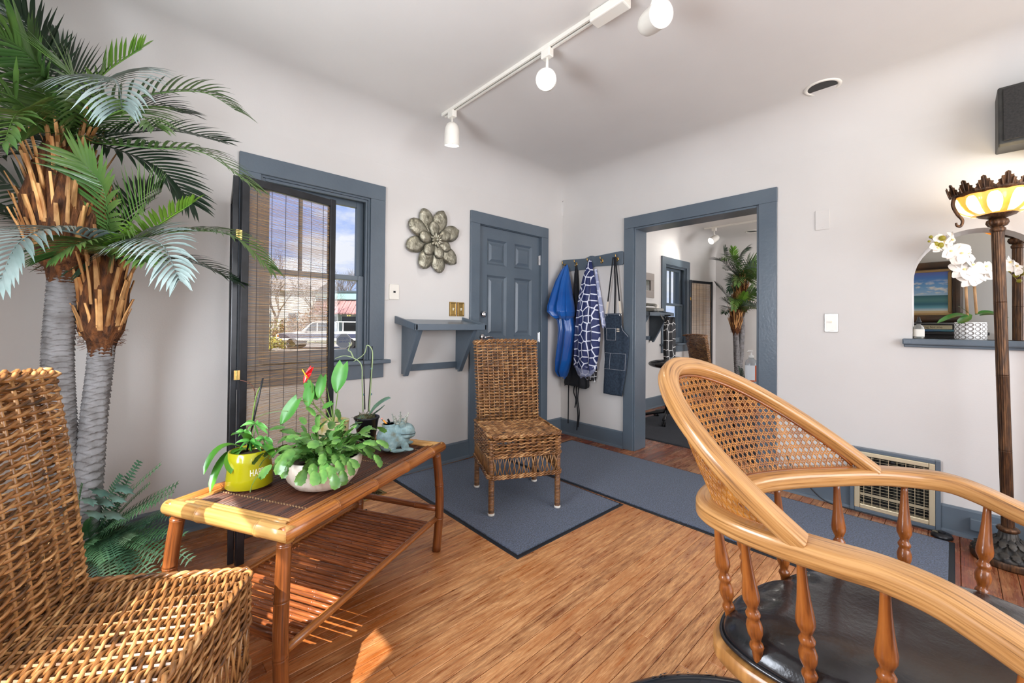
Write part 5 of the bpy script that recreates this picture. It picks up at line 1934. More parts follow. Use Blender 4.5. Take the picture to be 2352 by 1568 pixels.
# sloping wall desk
dk = thing('wall_shelf', 'slate blue wall-mounted sloping shelf with tapered brackets beside the door', 'shelf', (1.79, YA, 0))
DX0, DX1 = -0.325, 0.315
def sl_z(y):  # top slopes to the front
    return 1.185 + (y + 0.0) / 0.295 * 0.045
mb = MB()
vs = [(DX0 + .018, -0.295, sl_z(-0.295) - 0.026), (DX1 - .018, -0.295, sl_z(-0.295) - 0.026), (DX1 - .018, 0, sl_z(0) - 0.026), (DX0 + .018, 0, sl_z(0) - 0.026),
      (DX0 + .018, -0.295, sl_z(-0.295) - 0.004), (DX1 - .018, -0.295, sl_z(-0.295) - 0.004), (DX1 - .018, 0, sl_z(0) - 0.004), (DX0 + .018, 0, sl_z(0) - 0.004)]
mb.add(vs, [(3, 2, 1, 0), (4, 5, 6, 7), (0, 1, 5, 4), (1, 2, 6, 5), (2, 3, 7, 6), (3, 0, 4, 7)])
mb.build('desk_top', TRIM, dk, bevel=0.002)
MB().box(DX0, DX1, -0.313, -0.295, 1.100, 1.146).build('front_lip', TRIM, dk, bevel=0.004)
for x0 in (DX0, DX1 - 0.018):
    mb = MB().prism([(-0.313, 1.100), (0, 1.150), (0, 1.205), (-0.313, 1.146)], x0, x0 + 0.018, lambda a, b, h: V((h, a, b)))
    mb.build('side_lip', TRIM, dk, bevel=0.003)
for x0 in (-0.265, 0.235):
    mb = MB().prism([(0, 0.765), (-0.045, 0.765), (-0.245, 1.112), (0, 1.150)], x0, x0 + 0.012, lambda a, b, h: V((h, a, b)))
    mb.build('bracket_web', TRIM, dk)
    mb = MB().prism([(-0.036, 0.750), (-0.058, 0.750), (-0.266, 1.108), (-0.243, 1.112)], x0 - 0.008, x0 + 0.030, lambda a, b, h: V((h, a, b)))
    mb.build('bracket_flange', TRIM, dk, bevel=0.003)
MB().box(-0.253, 0.235, -0.020, 0, 0.782, 0.832).build('cross_rail', TRIM, dk, bevel=0.002)
# telephone jack plate
jk = thing('jack_plate', 'white wall jack plate beside the window casing', 'wall plate', (1.457, YA, 1.384))
MB().prism(rrect(-0.040, 0.040, -0.057, 0.057, 0.006), 0, -0.009, lambda a, b, h: V((a, h, b))).build('plate', WHITE, jk, bevel=0.003)
MB().box(-0.008, 0.008, -0.012, -0.009, -0.006, 0.008).build('jack', DARKM, jk)
MB().tube(catmull([(-0.040, -0.003, -0.060), (-0.06, -0.004, -0.062), (-0.10, -0.012, -0.058)], 4), 0.0022, 6).build('wire', WHITE, jk, smooth=True)
# two brass switch plates side by side
for i, (x, nm) in enumerate(((1.993, 'polished brass switch plate nearer the window'), (2.073, 'polished brass switch plate nearer the door casing'))):
    b = thing('brass_switch', nm, 'light switch', (x, YA, 1.272), 0, 'brass switch plates')
    mb = MB()
    for w0, w1, h0, h1 in ((0.037, 0.033, 0.0, 0.007), (0.033, 0.024, 0.007, 0.0075), (0.024, 0.021, 0.0075, 0.005)):
        k_ = 0.024
        A_ = [(-w0, -w0 - k_), (w0, -w0 - k_), (w0, w0 + k_), (-w0, w0 + k_)]
        B_ = [(-w1, -w1 - k_), (w1, -w1 - k_), (w1, w1 + k_), (-w1, w1 + k_)]
        for q in range(4):
            j = (q + 1) % 4
            mb.add([(A_[q][0], -h0, A_[q][1]), (A_[j][0], -h0, A_[j][1]), (B_[j][0], -h1, B_[j][1]), (B_[q][0], -h1, B_[q][1])], [(0, 1, 2, 3)])
    mb.add([(-0.021, -0.005, -0.045), (0.021, -0.005, -0.045), (0.021, -0.005, 0.045), (-0.021, -0.005, 0.045)], [(0, 1, 2, 3)])
    mb.build('plate', BRASS, b)
    mb = MB().prism([(-0.0045, -0.011), (0.0045, -0.011), (0.0045, 0.011), (-0.0045, 0.011)], -0.005, -0.008, lambda a, c_, h: V((a, h, c_)))
    mb.prism([(-0.003, 0.0), (0.003, 0.0), (0.003, 0.007), (-0.003, 0.007)], -0.008, -0.018, lambda a, c_, h: V((a, h, c_)))
    mb.build('toggle', pm('ivory_toggle', C(236, 230, 208), 0.35), b)
# loose curl of paint in the corner
tag(MB().tube(catmull([(3.372, 2.845, 2.53), (3.374, 2.842, 2.50), (3.362, 2.835, 2.487), (3.372, 2.83, 2.475), (3.354, 2.825, 2.455), (3.344, 2.82, 2.45)], 5), 0.0022, 5).build('loose_wire', pm('thin_dark_wire', C(70, 66, 60), 0.7), smooth=True), 'short loose wire dangling in the upper room corner', 'wire')
# security sticker on the lower sash pane
sk = thing('window_sticker', 'grey octagonal security sticker on the lower window pane', 'sticker', (1.105, YA + 0.0455, 1.022))
octa = [(0.052 * cos(radians(22.5 + 45 * i)), 0.052 * sin(radians(22.5 + 45 * i))) for i in range(8)]
MB().prism([(a * 1.06, b * 1.06) for a, b in octa], -0.0012, -0.0006, lambda a, b, h: V((a, h, b))).build('rim', pm('sticker_rim', C(196, 200, 204), 0.5), sk)
MB().prism(octa, -0.0018, -0.0012, lambda a, b, h: V((a, h, b))).build('face', pm('sticker_grey', C(112, 118, 126), 0.5), sk)
INK = pm('sticker_ink', C(40, 62, 110), 0.5)
def wall_text(txt, size, name, mat, parent, x, z, y, sxy=(1, 1)):
    me_ = text_mesh(txt, size, name)
    for v_ in me_.vertices:
        a, b, c_ = v_.co
        v_.co = (x + a * sxy[0], y - c_, z + b * sxy[1])
    me_.materials.clear()
    me_.materials.append(mat)
    return inst(name, me_, parent)
wall_text('SECURITY', 0.017, 'lettering', INK, sk, 0, 0.014, -0.0022)
wall_text('SERVICES', 0.017, 'lettering', INK, sk, 0, -0.006, -0.0022)
MB().box(-0.030, 0.030, -0.0022, -0.0018, 0.024, 0.0265).build('printed_bar', INK, sk)

# ================================================================ hook rack and hanging capes on the right-hand wall
rk = thing('coat_rack', 'slate blue shaped board with five brass hooks beside the doorway', 'coat rack', (XB, 2.48, 1.775))
out = [(2.857, 1.828), (2.850, 1.716), (2.835, 1.708), (2.60, 1.712), (2.492, 1.708), (2.455, 1.722), (2.43, 1.730), (2.12, 1.715), (2.108, 1.727), (2.106, 1.832), (2.118, 1.846), (2.14, 1.848), (2.431, 1.832), (2.455, 1.840), (2.485, 1.843), (2.52, 1.834), (2.548, 1.824), (2.84, 1.838)]
MB().prism([(a - 2.48, b - 1.775) for a, b in out], 0, -0.018, lambda a, b, h: V((h, a, b))).build('board', TRIM, rk, bevel=0.004)
for y in (2.812, 2.655, 2.492, 2.338, 2.166):
    mb = MB()
    yy = y - 2.48
    mb.ell((-0.019, yy, 0.002), (0.005, 0.011, 0.020), 12, 8)
    mb.tube(catmull([(-0.020, yy, 0.008), (-0.040, yy, 0.004), (-0.056, yy, 0.016), (-0.060, yy, 0.030)], 6), 0.0042, 8)
    mb.ell((-0.060, yy, 0.033), (0.0068, 0.0068, 0.0068), 10, 8)
    mb.tube(catmull([(-0.020, yy, -0.008), (-0.032, yy, -0.024), (-0.044, yy, -0.020), (-0.047, yy, -0.010)], 6), 0.0036, 8)
    mb.build('brass_hook', BRASS, rk, smooth=True)
def cloth(levels, folds, seed, base=0.022, nq=96, sub=6, amp=0.22):
    """hanging bundle: levels (z, yL, yR, depth); closed flattened section with folds"""
    r_ = random.Random(seed)
    ph = [r_.uniform(0, 6) for _ in range(4)]
    L = []
    for (a, b) in zip(levels[:-1], levels[1:]):
        for i in range(sub):
            t = i / sub
            t = t
            L.append(tuple(lerp(a[k], b[k], t) for k in range(4)))
    L.append(levels[-1])
    vs = []
    for i, (z, y0, y1, dp) in enumerate(L):
        yc, hw_ = (y0 + y1) / 2, abs(y1 - y0) / 2
        for j in range(nq):
            q = 2 * pi * j / nq
            fold = 1 + amp * sin(folds * q + ph[0] + 0.2 * sin(i * 0.3)) + amp * 0.6 * sin(round(folds * 1.7) * q + ph[1] + i * 0.05)
            y = yc + hw_ * (abs(cos(q)) ** 0.8) * (1 if cos(q) > 0 else -1)
            x = XB - base - dp * max(0.0, 0.5 + 0.5 * sin(q) * fold)
            zz = z
            if i == len(L) - 1:
                zz += 0.012 * sin(3 * q + ph[2])
            vs.append((x, y, zz))
    n = len(L)
    fs = [(i * nq + j, i * nq + (j + 1) % nq, (i + 1) * nq + (j + 1) % nq, (i + 1) * nq + j) for i in range(n - 1) for j in range(nq)]
    mb = MB().add(vs, fs)
    return mb
def origin_rel(mb, o):
    mb.v = [tuple(V(p) - V(o)) for p in mb.v]
    return mb
SATIN = pm('blue_satin', C(8, 72, 148), 0.24, c2=C(16, 92, 172), scale=3, sheen=0.2, coat=0.15)
HK = V((XB - 0.05, 2.785, 1.77))
cb = thing('blue_cape', 'shiny royal blue cape hanging from the leftmost hook', 'cape', HK)
# gathered upper flap, lower fall, both with folds; they stand clear of the corner wall
origin_rel(cloth([(1.775, 2.772, 2.745, 0.020), (1.72, 2.800, 2.720, 0.060), (1.60, 2.822, 2.680, 0.140), (1.45, 2.836, 2.635, 0.215), (1.34, 2.842, 2.600, 0.265), (1.28, 2.842, 2.585, 0.275), (1.235, 2.80, 2.60, 0.25), (1.205, 2.75, 2.64, 0.21)], 9, 3, 0.045, amp=0.20), HK).build('upper_drape', SATIN, cb, smooth=True, sub=1)
origin_rel(cloth([(1.26, 2.815, 2.63, 0.15), (1.10, 2.80, 2.60, 0.14), (0.95, 2.815, 2.615, 0.145), (0.78, 2.832, 2.645, 0.15), (0.67, 2.830, 2.69, 0.14), (0.615, 2.80, 2.72, 0.11), (0.60, 2.78, 2.74, 0.06)], 6, 7, 0.040, amp=0.18), HK).build('lower_drape', SATIN, cb, smooth=True, sub=1)
MB().tube(catmull([(-0.02, -0.03, 0.005), (-0.03, -0.025, -0.03), (-0.05, -0.045, -0.075)], 5), 0.009, 8, flat=0.4).build('neck_strap', BPOT, cb, smooth=True)
BLK = pm('black_cotton', C(22, 23, 27), 0.8, c2=C(32, 33, 38), scale=20)
HK2 = V((XB - 0.05, 2.655, 1.77))
ba = thing('black_apron', 'black apron with long ties hanging behind the blue cape', 'apron', HK2)
origin_rel(cloth([(1.775, 2.665, 2.645, 0.018), (1.68, 2.680, 2.635, 0.03), (1.45, 2.685, 2.615, 0.05), (1.20, 2.70, 2.58, 0.06), (0.90, 2.72, 2.52, 0.07), (0.70, 2.76, 2.48, 0.075), (0.545, 2.79, 2.47, 0.075), (0.52, 2.785, 2.475, 0.07)], 6, 12, 0.004), HK2).build('apron_body', BLK, ba, smooth=True)
for (ys, z0, z1, w) in (((2.735, 2.730, 2.738, 2.732), 0.54, 0.125, 0.006), ((2.635, 2.625, 2.612, 2.618), 0.54, 0.075, 0.007), ((2.60, 2.608, 2.595, 2.602), 0.54, 0.11, 0.006), ((2.655, 2.660, 2.640, 2.645), 0.54, 0.30, 0.006)):
    pts = catmull([V((XB - 0.035 - 0.01 * (i % 2), y, lerp(z0, z1, i / 3))) - HK2 for i, y in enumerate(ys)], 6)
    MB().sweep(pts, [(-0.0012, -w), (0.0012, -w), (0.0012, w), (-0.0012, w)], V((1, 0.15, 0))).build('tie', BLK, ba)
# giraffe print cape
def giraffe(name, cellc, linec, scale, w, axis='y'):
    mt = bpy.data.materials.new(name)
    mt.use_nodes = True
    t = mt.node_tree
    b = t.nodes['Principled BSDF']
    co = t.nodes.new('ShaderNodeTexCoord')
    mp = t.nodes.new('ShaderNodeMapping')
    mp.inputs['Scale'].default_value = (1.15, 0.85, 1.0)
    sp_x = t.nodes.new('ShaderNodeSeparateXYZ')
    cm_x = t.nodes.new('ShaderNodeCombineXYZ')
    vo = t.nodes.new('ShaderNodeTexVoronoi')
    vo.feature = 'DISTANCE_TO_EDGE'
    vo.inputs['Scale'].default_value = scale
    vo.inputs['Randomness'].default_value = 0.75
    rr = t.nodes.new('ShaderNodeValToRGB')
    rr.color_ramp.elements[0].position = w
    rr.color_ramp.elements[0].color = linec
    rr.color_ramp.elements[1].position = w + 0.02
    rr.color_ramp.elements[1].color = cellc
    vo.voronoi_dimensions = '2D'
    t.links.new(co.outputs['Object'], sp_x.inputs[0])
    t.links.new(sp_x.outputs['Y' if axis == 'y' else 'X'], cm_x.inputs[0])
    t.links.new(sp_x.outputs['Z'], cm_x.inputs[1])
    t.links.new(cm_x.outputs[0], mp.inputs[0])
    t.links.new(mp.outputs[0], vo.inputs['Vector'])
    t.links.new(vo.outputs['Distance'], rr.inputs[0])
    t.links.new(rr.outputs[0], b.inputs['Base Color'])
    b.inputs['Roughness'].default_value = 0.6
    return mt
GIR = giraffe('navy_giraffe_print', C(30, 42, 92), C(226, 230, 242), 15, 0.055)
HK3 = V((XB - 0.05, 2.47, 1.785))
gc = thing('giraffe_cape', 'navy and white giraffe print cape hanging from the middle hook', 'cape', HK3)
origin_rel(cloth([(1.795, 2.478, 2.455, 0.020), (1.72, 2.500, 2.430, 0.05), (1.60, 2.525, 2.390, 0.085), (1.45, 2.552, 2.360, 0.11), (1.25, 2.575, 2.330, 0.13), (1.05, 2.590, 2.305, 0.14), (0.88, 2.600, 2.325, 0.13), (0.76, 2.605, 2.350, 0.125), (0.72, 2.600, 2.345, 0.12)], 7, 5, 0.034), HK3).build('cape_body', GIR, gc, smooth=True, sub=1)
GIRB = giraffe('pale_print_reverse', C(150, 158, 190), C(206, 210, 226), 17, 0.07)
origin_rel(cloth([(0.745, 2.60, 2.35, 0.115), (0.70, 2.595, 2.37, 0.105), (0.645, 2.575, 2.43, 0.08), (0.625, 2.565, 2.50, 0.05)], 4, 9, 0.038), HK3).build('turned_hem', GIRB, gc, smooth=True)
origin_rel(cloth([(1.70, 2.425, 2.40, 0.03), (1.45, 2.385, 2.345, 0.05), (1.16, 2.32, 2.285, 0.06), (1.13, 2.31, 2.29, 0.05)], 3, 2, 0.012), HK3).build('inner_fold', GIRB, gc, smooth=True)
ZEB = giraffe('black_white_print', C(24, 24, 28), C(226, 226, 226), 26, 0.06)
origin_rel(cloth([(0.72, 2.52, 2.38, 0.06), (0.64, 2.53, 2.385, 0.06), (0.600, 2.515, 2.40, 0.05)], 4, 4, 0.012), HK3).build('printed_lining', ZEB, gc, smooth=True)
# denim tool apron
HK4 = V((XB - 0.05, 2.175, 1.785))
da = thing('denim_apron', 'dark denim apron with stitched pockets hanging nearest the doorway', 'apron', HK4)
DEN = pm('dark_denim', C(36, 48, 62), 0.85, c2=C(52, 66, 82), scale=60, detail=6, bump=0.3, bscale=200)
LEATH = pm('cream_leather', C(226, 214, 194), 0.5)
outl = [(2.283, 1.262), (2.18, 1.258), (2.098, 1.250), (2.100, 1.16), (2.082, 1.10), (2.030, 1.045), (2.032, 0.95), (2.044, 0.80), (2.062, 0.64), (2.085, 0.490), (2.19, 0.487), (2.300, 0.505), (2.292, 0.66), (2.300, 0.80), (2.311, 0.92), (2.315, 1.10)]
def den_x(y, z):
    return XB - 0.030 - 0.020 * sin((y - 2.03) / 0.28 * pi) - 0.012 * sin((z - 0.49) * 7.5 + 1.0) - (0.012 if y < 2.10 else 0)
def den_sheet(y0, y1, z0, z1, off, nu=10, nv=24, inside=None):
    mb = MB()
    mb.grid(nu, nv, lambda u, v: V((den_x(lerp(y0, y1, u), lerp(z0, z1, v)) - off, lerp(y0, y1, u), lerp(z0, z1, v))))
    return mb
def yrange(z):
    """left and right outline y at height z"""
    L_ = [(2.300, 0.500), (2.292, 0.66), (2.300, 0.80), (2.311, 0.92), (2.315, 1.10), (2.283, 1.262)]
    R_ = [(2.085, 0.490), (2.062, 0.64), (2.044, 0.80), (2.032, 0.95), (2.030, 1.045), (2.082, 1.10), (2.100, 1.16), (2.098, 1.262)]
    def it(T):
        for (a, za), (b, zb) in zip(T[:-1], T[1:]):
            if za <= z <= zb:
                return lerp(a, b, (z - za) / (zb - za))
        return T[0][0] if z < T[0][1] else T[-1][0]
    return it(R_), it(L_)
mb = MB()
def dfun(u, v):
    z = lerp(0.492, 1.260, v)
    a, b = yrange(z)
    y = lerp(a, b, u)
    return V((den_x(y, z), y, z))
mb.grid(12, 48, dfun)
origin_rel(mb, HK4).build('apron_body', DEN, da, smooth=True, solid=0.004)
origin_rel(den_sheet(2.163, 2.275, 1.005, 1.120, 0.006), HK4).build('chest_pocket', DEN, da, smooth=True, solid=0.003)
origin_rel(den_sheet(2.055, 2.295, 0.730, 0.885, 0.006), HK4).build('waist_pocket', DEN, da, smooth=True, solid=0.003)
THR = pm('white_stitching', C(196, 200, 206), 0.7)
def stitch(pts):
    P = dens([V((0, a, b)) for a, b in pts], 0.012)
    P = [V((den_x(p.y, p.z) - 0.0095, p.y, p.z)) - HK4 for p in P]
    MB().tube(P, 0.0011, 4).build('stitching', THR, da)
stitch([(2.165, 1.118), (2.165, 1.007), (2.273, 1.007), (2.273, 1.118), (2.165, 1.118)])
stitch([(2.057, 0.883), (2.057, 0.732), (2.293, 0.732), (2.293, 0.883), (2.057, 0.883)])
stitch([(2.225, 0.883), (2.225, 0.732)])
stitch([(2.030 + 0.006, 1.043), (2.086, 1.10), (2.104, 1.16), (2.103, 1.25), (2.278, 1.255), (2.309, 1.10), (2.305, 0.92), (2.294, 0.80)])
for z in (1.112, 1.092):
    MB().box(-0.004, 0.0, -0.014, 0.014, -0.006, 0.006).build('leather_loop', LEATH, da, loc=V((den_x(2.14, z) - 0.006, 2.140, z)) - HK4)
for (y0, y1) in ((2.268, 2.19), (2.108, 2.165)):
    a = V((den_x(y0, 1.25) - 0.006, y0, 1.255)) - HK4
    b = V((XB - 0.060, y1, 1.790)) - HK4
    mid = a.lerp(b, 0.22)
    MB().sweep([a, a.lerp(b, 0.04), mid], [(-0.0015, -0.009), (0.0015, -0.009), (0.0015, 0.009), (-0.0015, 0.009)], V((1, 0, 0))).build('leather_tab', LEATH, da)
    MB().sweep([mid, mid.lerp(b, 0.5), b], [(-0.001, -0.007), (0.001, -0.007), (0.001, 0.007), (-0.001, 0.007)], V((1, 0, 0))).build('neck_strap', BLK, da)
    MB().tube([a + V((-0.004, 0.012 * cos(2 * pi * i / 14), -0.010 + 0.012 * sin(2 * pi * i / 14))) for i in range(14)], 0.003, 6, closed=True).build('eyelet', CHROME, da, smooth=True)
MB().sweep([V((XB - 0.03, 2.190, 1.25)) - HK4, V((XB - 0.03, 2.185, 1.5)) - HK4, V((XB - 0.055, 2.178, 1.79)) - HK4], [(-0.001, -0.008), (0.001, -0.008), (0.001, 0.008), (-0.001, 0.008)], V((1, 0, 0))).build('hanging_tape', BLK, da)

# ================================================================ plates and heater on the right-hand wall
bp_ = thing('blank_plate', 'blank wall-coloured cover plate above the light switch', 'wall plate', (XB, 0.598, 1.868))
MB().prism(rrect(-0.039, 0.039, -0.067, 0.067, 0.004), 0, -0.006, lambda a, b, h: V((h, a, b))).build('plate', WALLP, bp_, bevel=0.002)
for z in (0.05, -0.05):
    MB().ell((-0.006, 0, z), (0.0015, 0.003, 0.003), 8, 6).build('screw', WALLP, bp_)
ls = thing('light_switch', 'steel-framed white toggle switch on the wall right of the doorway', 'light switch', (XB, 0.550, 1.177))
MB().prism(rrect(-0.037, 0.037, -0.061, 0.061, 0.005), 0, -0.006, lambda a, b, h: V((h, a, b))).build('plate', pm('brushed_steel', C(170, 166, 158), 0.35, m=0.8), ls, bevel=0.002)
MB().prism(rrect(-0.028, 0.028, -0.050, 0.050, 0.004), -0.006, -0.008, lambda a, b, h: V((h, a, b))).build('face', WHITE, ls, bevel=0.001)
MB().box(-0.020, -0.008, -0.0035, 0.0035, 0.0, 0.012).build('toggle', pm('ivory_toggle', C(236, 230, 208), 0.35), ls)
# heater grille box
hv_ = thing('heater_grille', 'cream wire heater grille in a slate blue box at floor level', 'vent', (XB, 0.255, 0))
by0, by1, bz1, bd = -0.205, 0.195, 0.395, 0.040
mb = MB()
mb.box(-bd, 0, by0, by0 + 0.022, 0.0, bz1).box(-bd, 0, by1 - 0.022, by1, 0.0, bz1).box(-bd, 0, by0 + 0.022, by1 - 0.022, bz1 - 0.020, bz1).box(-bd, 0, by0 + 0.022, by1 - 0.022, 0.0, 0.024)
mb.build('surround', TRIM, hv_, bevel=0.003)
CREAM = pm('cream_metal', C(214, 200, 168), 0.35, m=0.5)
g0, g1, gz0, gz1 = by0 + 0.022, by1 - 0.022, 0.024, bz1 - 0.020
mb = MB()
f = 0.026
mb.box(-bd - 0.004, -0.012, g0, g0 + f, gz0, gz1).box(-bd - 0.004, -0.012, g1 - f, g1, gz0, gz1).box(-bd - 0.004, -0.012, g0 + f, g1 - f, gz0, gz0 + f).box(-bd - 0.004, -0.012, g0 + f, g1 - f, gz1 - f, gz1)
mb.build('grille_frame', CREAM, hv_, bevel=0.004)
for i in range(8):
    y = g0 + f + (g1 - g0 - 2 * f) * (i + 0.5) / 8
    MB().tube([(-0.030, y, gz0 + f), (-0.030, y, gz1 - f)], 0.0016, 6).build('grille_wire', CREAM, hv_)
for i in range(17):
    z = gz0 + f + (gz1 - gz0 - 2 * f) * (i + 0.5) / 17
    MB().tube([(-0.032, g0 + f, z), (-0.032, g1 - f, z)], 0.0010, 6).build('grille_wire', CREAM, hv_)
MB().box(-0.006, -0.003, g0, g1, gz0, gz1).build('dark_backing', pm('heater_shadow', C(16, 16, 15), 0.9), hv_)
for i in range(9):
    y = g0 + f + (g1 - g0 - 2 * f) * (i + 0.5) / 9
    MB().box(-0.020, -0.006, y - 0.013, y - 0.002, gz0 + 0.10, gz1 - f).build('heater_fin', pm('olive_fin', C(44, 43, 34), 0.6, m=0.3), hv_)
MB().box(-0.020, -0.010, g0 + f, g1 - f, gz0 + 0.075, gz0 + 0.09).build('heater_bar', CREAM, hv_)
mb = MB().ell((-0.034, -0.005, gz1 - f - 0.012), (0.006, 0.014, 0.010), 10, 8)
mb.build('latch', DARKM, hv_, smooth=True)
# cable along the skirting
tag(MB().tube(catmull([(XB - 0.03, 0.80, 0.27), (XB - 0.032, 0.76, 0.17), (XB - 0.034, 0.68, 0.09), (XB - 0.045, 0.58, 0.012), (XB - 0.06, 0.45, 0.006), (XB - 0.065, 0.20, 0.006), (XB - 0.06, 0.02, 0.006)], 8), 0.0035, 6).build('floor_cable', BPOT, smooth=True), 'thin black cable trailing down the baseboard past the heater grille', 'cable')
# surface raceway box and plug on the baseboard
rb = thing('outlet_box', 'painted surface outlet box on baseboard behind the floor lamp', 'outlet', (XB - 0.018, -0.135, 0.085))
MB().box(-0.030, 0.0, -0.075, 0.075, -0.030, 0.032).build('box', TRIM, rb, bevel=0.004)
MB().ell((-0.030, 0.015, -0.002), (0.004, 0.007, 0.009), 10, 8).build('plug_face', WHITE, rb, smooth=True)
# loudspeaker
sp_ = thing('loudspeaker', 'black wedge loudspeaker mounted high on the wall above the lamp', 'speaker', (XB, -0.34, 2.21))
SPK = pm('black_speaker_cabinet', C(44, 44, 42), 0.55, c2=C(56, 56, 53), scale=30)
mb = MB().prism([(-0.004, -0.130), (-0.205, -0.150), (-0.225, -0.140), (-0.195, 0.155), (-0.170, 0.160), (-0.004, 0.160)], -0.19, 0.185, lambda a, b, h: V((a, h, b)))
mb.build('cabinet', SPK, sp_, bevel=0.006)
MB().prism([(-0.227, -0.128), (-0.232, -0.126), (-0.203, 0.142), (-0.198, 0.142)], -0.172, 0.168, lambda a, b, h: V((a, h, b))).build('grille_cloth', pm('speaker_cloth', C(52, 50, 48), 0.9, c2=C(40, 39, 38), scale=120), sp_, bevel=0.002)
MB().box(-0.12, -0.0, -0.06, 0.06, -0.175, -0.14).build('wall_bracket', DARKM, sp_, bevel=0.004)

# ================================================================ ceiling track lights, recessed can
def track_head(parent, loc, aim, energy, lit):
    hd = MB()
    x, y, z = loc
    q = V(aim).normalized().to_track_quat('Z', 'Y').to_matrix().to_4x4()
    c_ = V(loc) + V((0, 0, -0.165))
    prof_ = [(0.0, -0.085), (0.020, -0.082), (0.036, -0.070), (0.046, -0.048), (0.050, -0.020), (0.052, 0.060), (0.053, 0.066), (0.050, 0.067), (0.048, 0.058), (0.046, 0.030), (0.0, 0.028)]
    mb = MB().lathe(prof_, 28)
    mb.v = [tuple(q @ V(p) + c_) for p in mb.v]
    h = mb.build('lamp_can', WHITE, parent, auto=45)
    mb = MB().lathe([(0.0, 0.040), (0.030, 0.044), (0.046, 0.050)], 24)
    mb.v = [tuple(q @ V(p) + c_) for p in mb.v]
    mb.build('bulb_face', LIT if lit else pm('unlit_bulb', C(210, 210, 205), 0.3), parent, smooth=True)
    mb = MB().box(x - 0.018, x + 0.018, y - 0.03, y + 0.03, z - 0.045, z)
    mb.build('track_adapter', WHITE, parent, bevel=0.004)
    mb = MB().tube([(x, y, z - 0.04), (x, y, z - 0.085), tuple(c_ + q @ V((0, 0, -0.06)))], 0.0075, 10)
    mb.build('swivel_stem', WHITE, parent, smooth=True)
    if energy:
        l = light('SPOT', 'track_spot', c_ + V(aim).normalized() * 0.075, aim, energy, (1.0, 0.95, 0.88), spot_size=radians(110), spot_blend=0.9, shadow_soft_size=0.045)
LIT = pm('glowing_bulb', C(255, 252, 246), 0.5, emit=(1, 0.97, 0.92, 1), estr=6.0)
def track(name, label, x, y0, y1, zc):
    t = thing(name, label, 'track light', (0, 0, 0))
    mb = MB().box(x - 0.018, x - 0.007, y0, y1, zc - 0.020, zc).box(x + 0.007, x + 0.018, y0, y1, zc - 0.020, zc).box(x - 0.007, x + 0.007, y0, y1, zc - 0.006, zc)
    mb.build('track_rail', WHITE, t)
    MB().box(x - 0.006, x + 0.006, y0 + 0.01, y1 - 0.01, zc - 0.009, zc - 0.006).build('copper_strip', pm('track_conductor', C(70, 60, 48), 0.4), t)
    return t
tk = track('track_light', 'white ceiling track light with three adjustable cylinder heads', 1.60, 0.05, 2.44, ZC)
track_head(tk, (1.60, 2.335, ZC - 0.018), (0.10, 0.16, -1.0), 9, True)
track_head(tk, (1.60, 1.462, ZC - 0.018), (-0.72, -0.55, -0.42), 14, True)
track_head(tk, (1.60, 0.860, ZC - 0.018), (-0.50, -0.80, -0.30), 10, True)
MB().box(1.565, 1.635, 0.985, 1.165, ZC - 0.048, ZC - 0.002).build('power_feed', WHITE, tk, bevel=0.006)
rc = thing('recessed_light', 'dark unlit recessed can light with white trim ring in the ceiling', 'ceiling light', (3.095, 0.545, ZC))
MB().lathe([(0.095, 0.0), (0.094, -0.005), (0.080, -0.006), (0.074, -0.002), (0.074, 0.0)], 40, caps=False).build('trim_ring', WHITE, rc, smooth=True)
MB().lathe([(0.0, -0.0012), (0.074, -0.0016)], 32).build('aperture_shade_disc', pm('painted_can_shade', C(34, 33, 31), 0.5), rc)  # flat dark disc, shade of the can's hollow put in as colour

# ================================================================ bronze torchiere
BRZ = pm('aged_bronze', C(62, 44, 32), 0.42, m=0.55, c2=C(120, 84, 54), scale=14, stretch=(6, 6, 1), lo=0.4, hi=0.8)
BRZB = pm('dark_bronze_base', C(46, 46, 46), 0.5, m=0.4, c2=C(74, 70, 64), scale=26, bump=0.3)
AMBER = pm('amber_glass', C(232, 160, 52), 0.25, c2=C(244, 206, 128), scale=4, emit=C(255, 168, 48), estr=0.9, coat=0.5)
def pane_glass():
    mt = bpy.data.materials.new('glowing_alabaster_lobe')
    mt.use_nodes = True
    b = mt.node_tree.nodes['Principled BSDF']
    b.inputs['Base Color'].default_value = C(250, 238, 208)
    b.inputs['Emission Color'].default_value = C(255, 236, 190)
    b.inputs['Emission Strength'].default_value = 1.6
    b.inputs['Roughness'].default_value = 0.3
    return mt
LOBE = pane_glass()
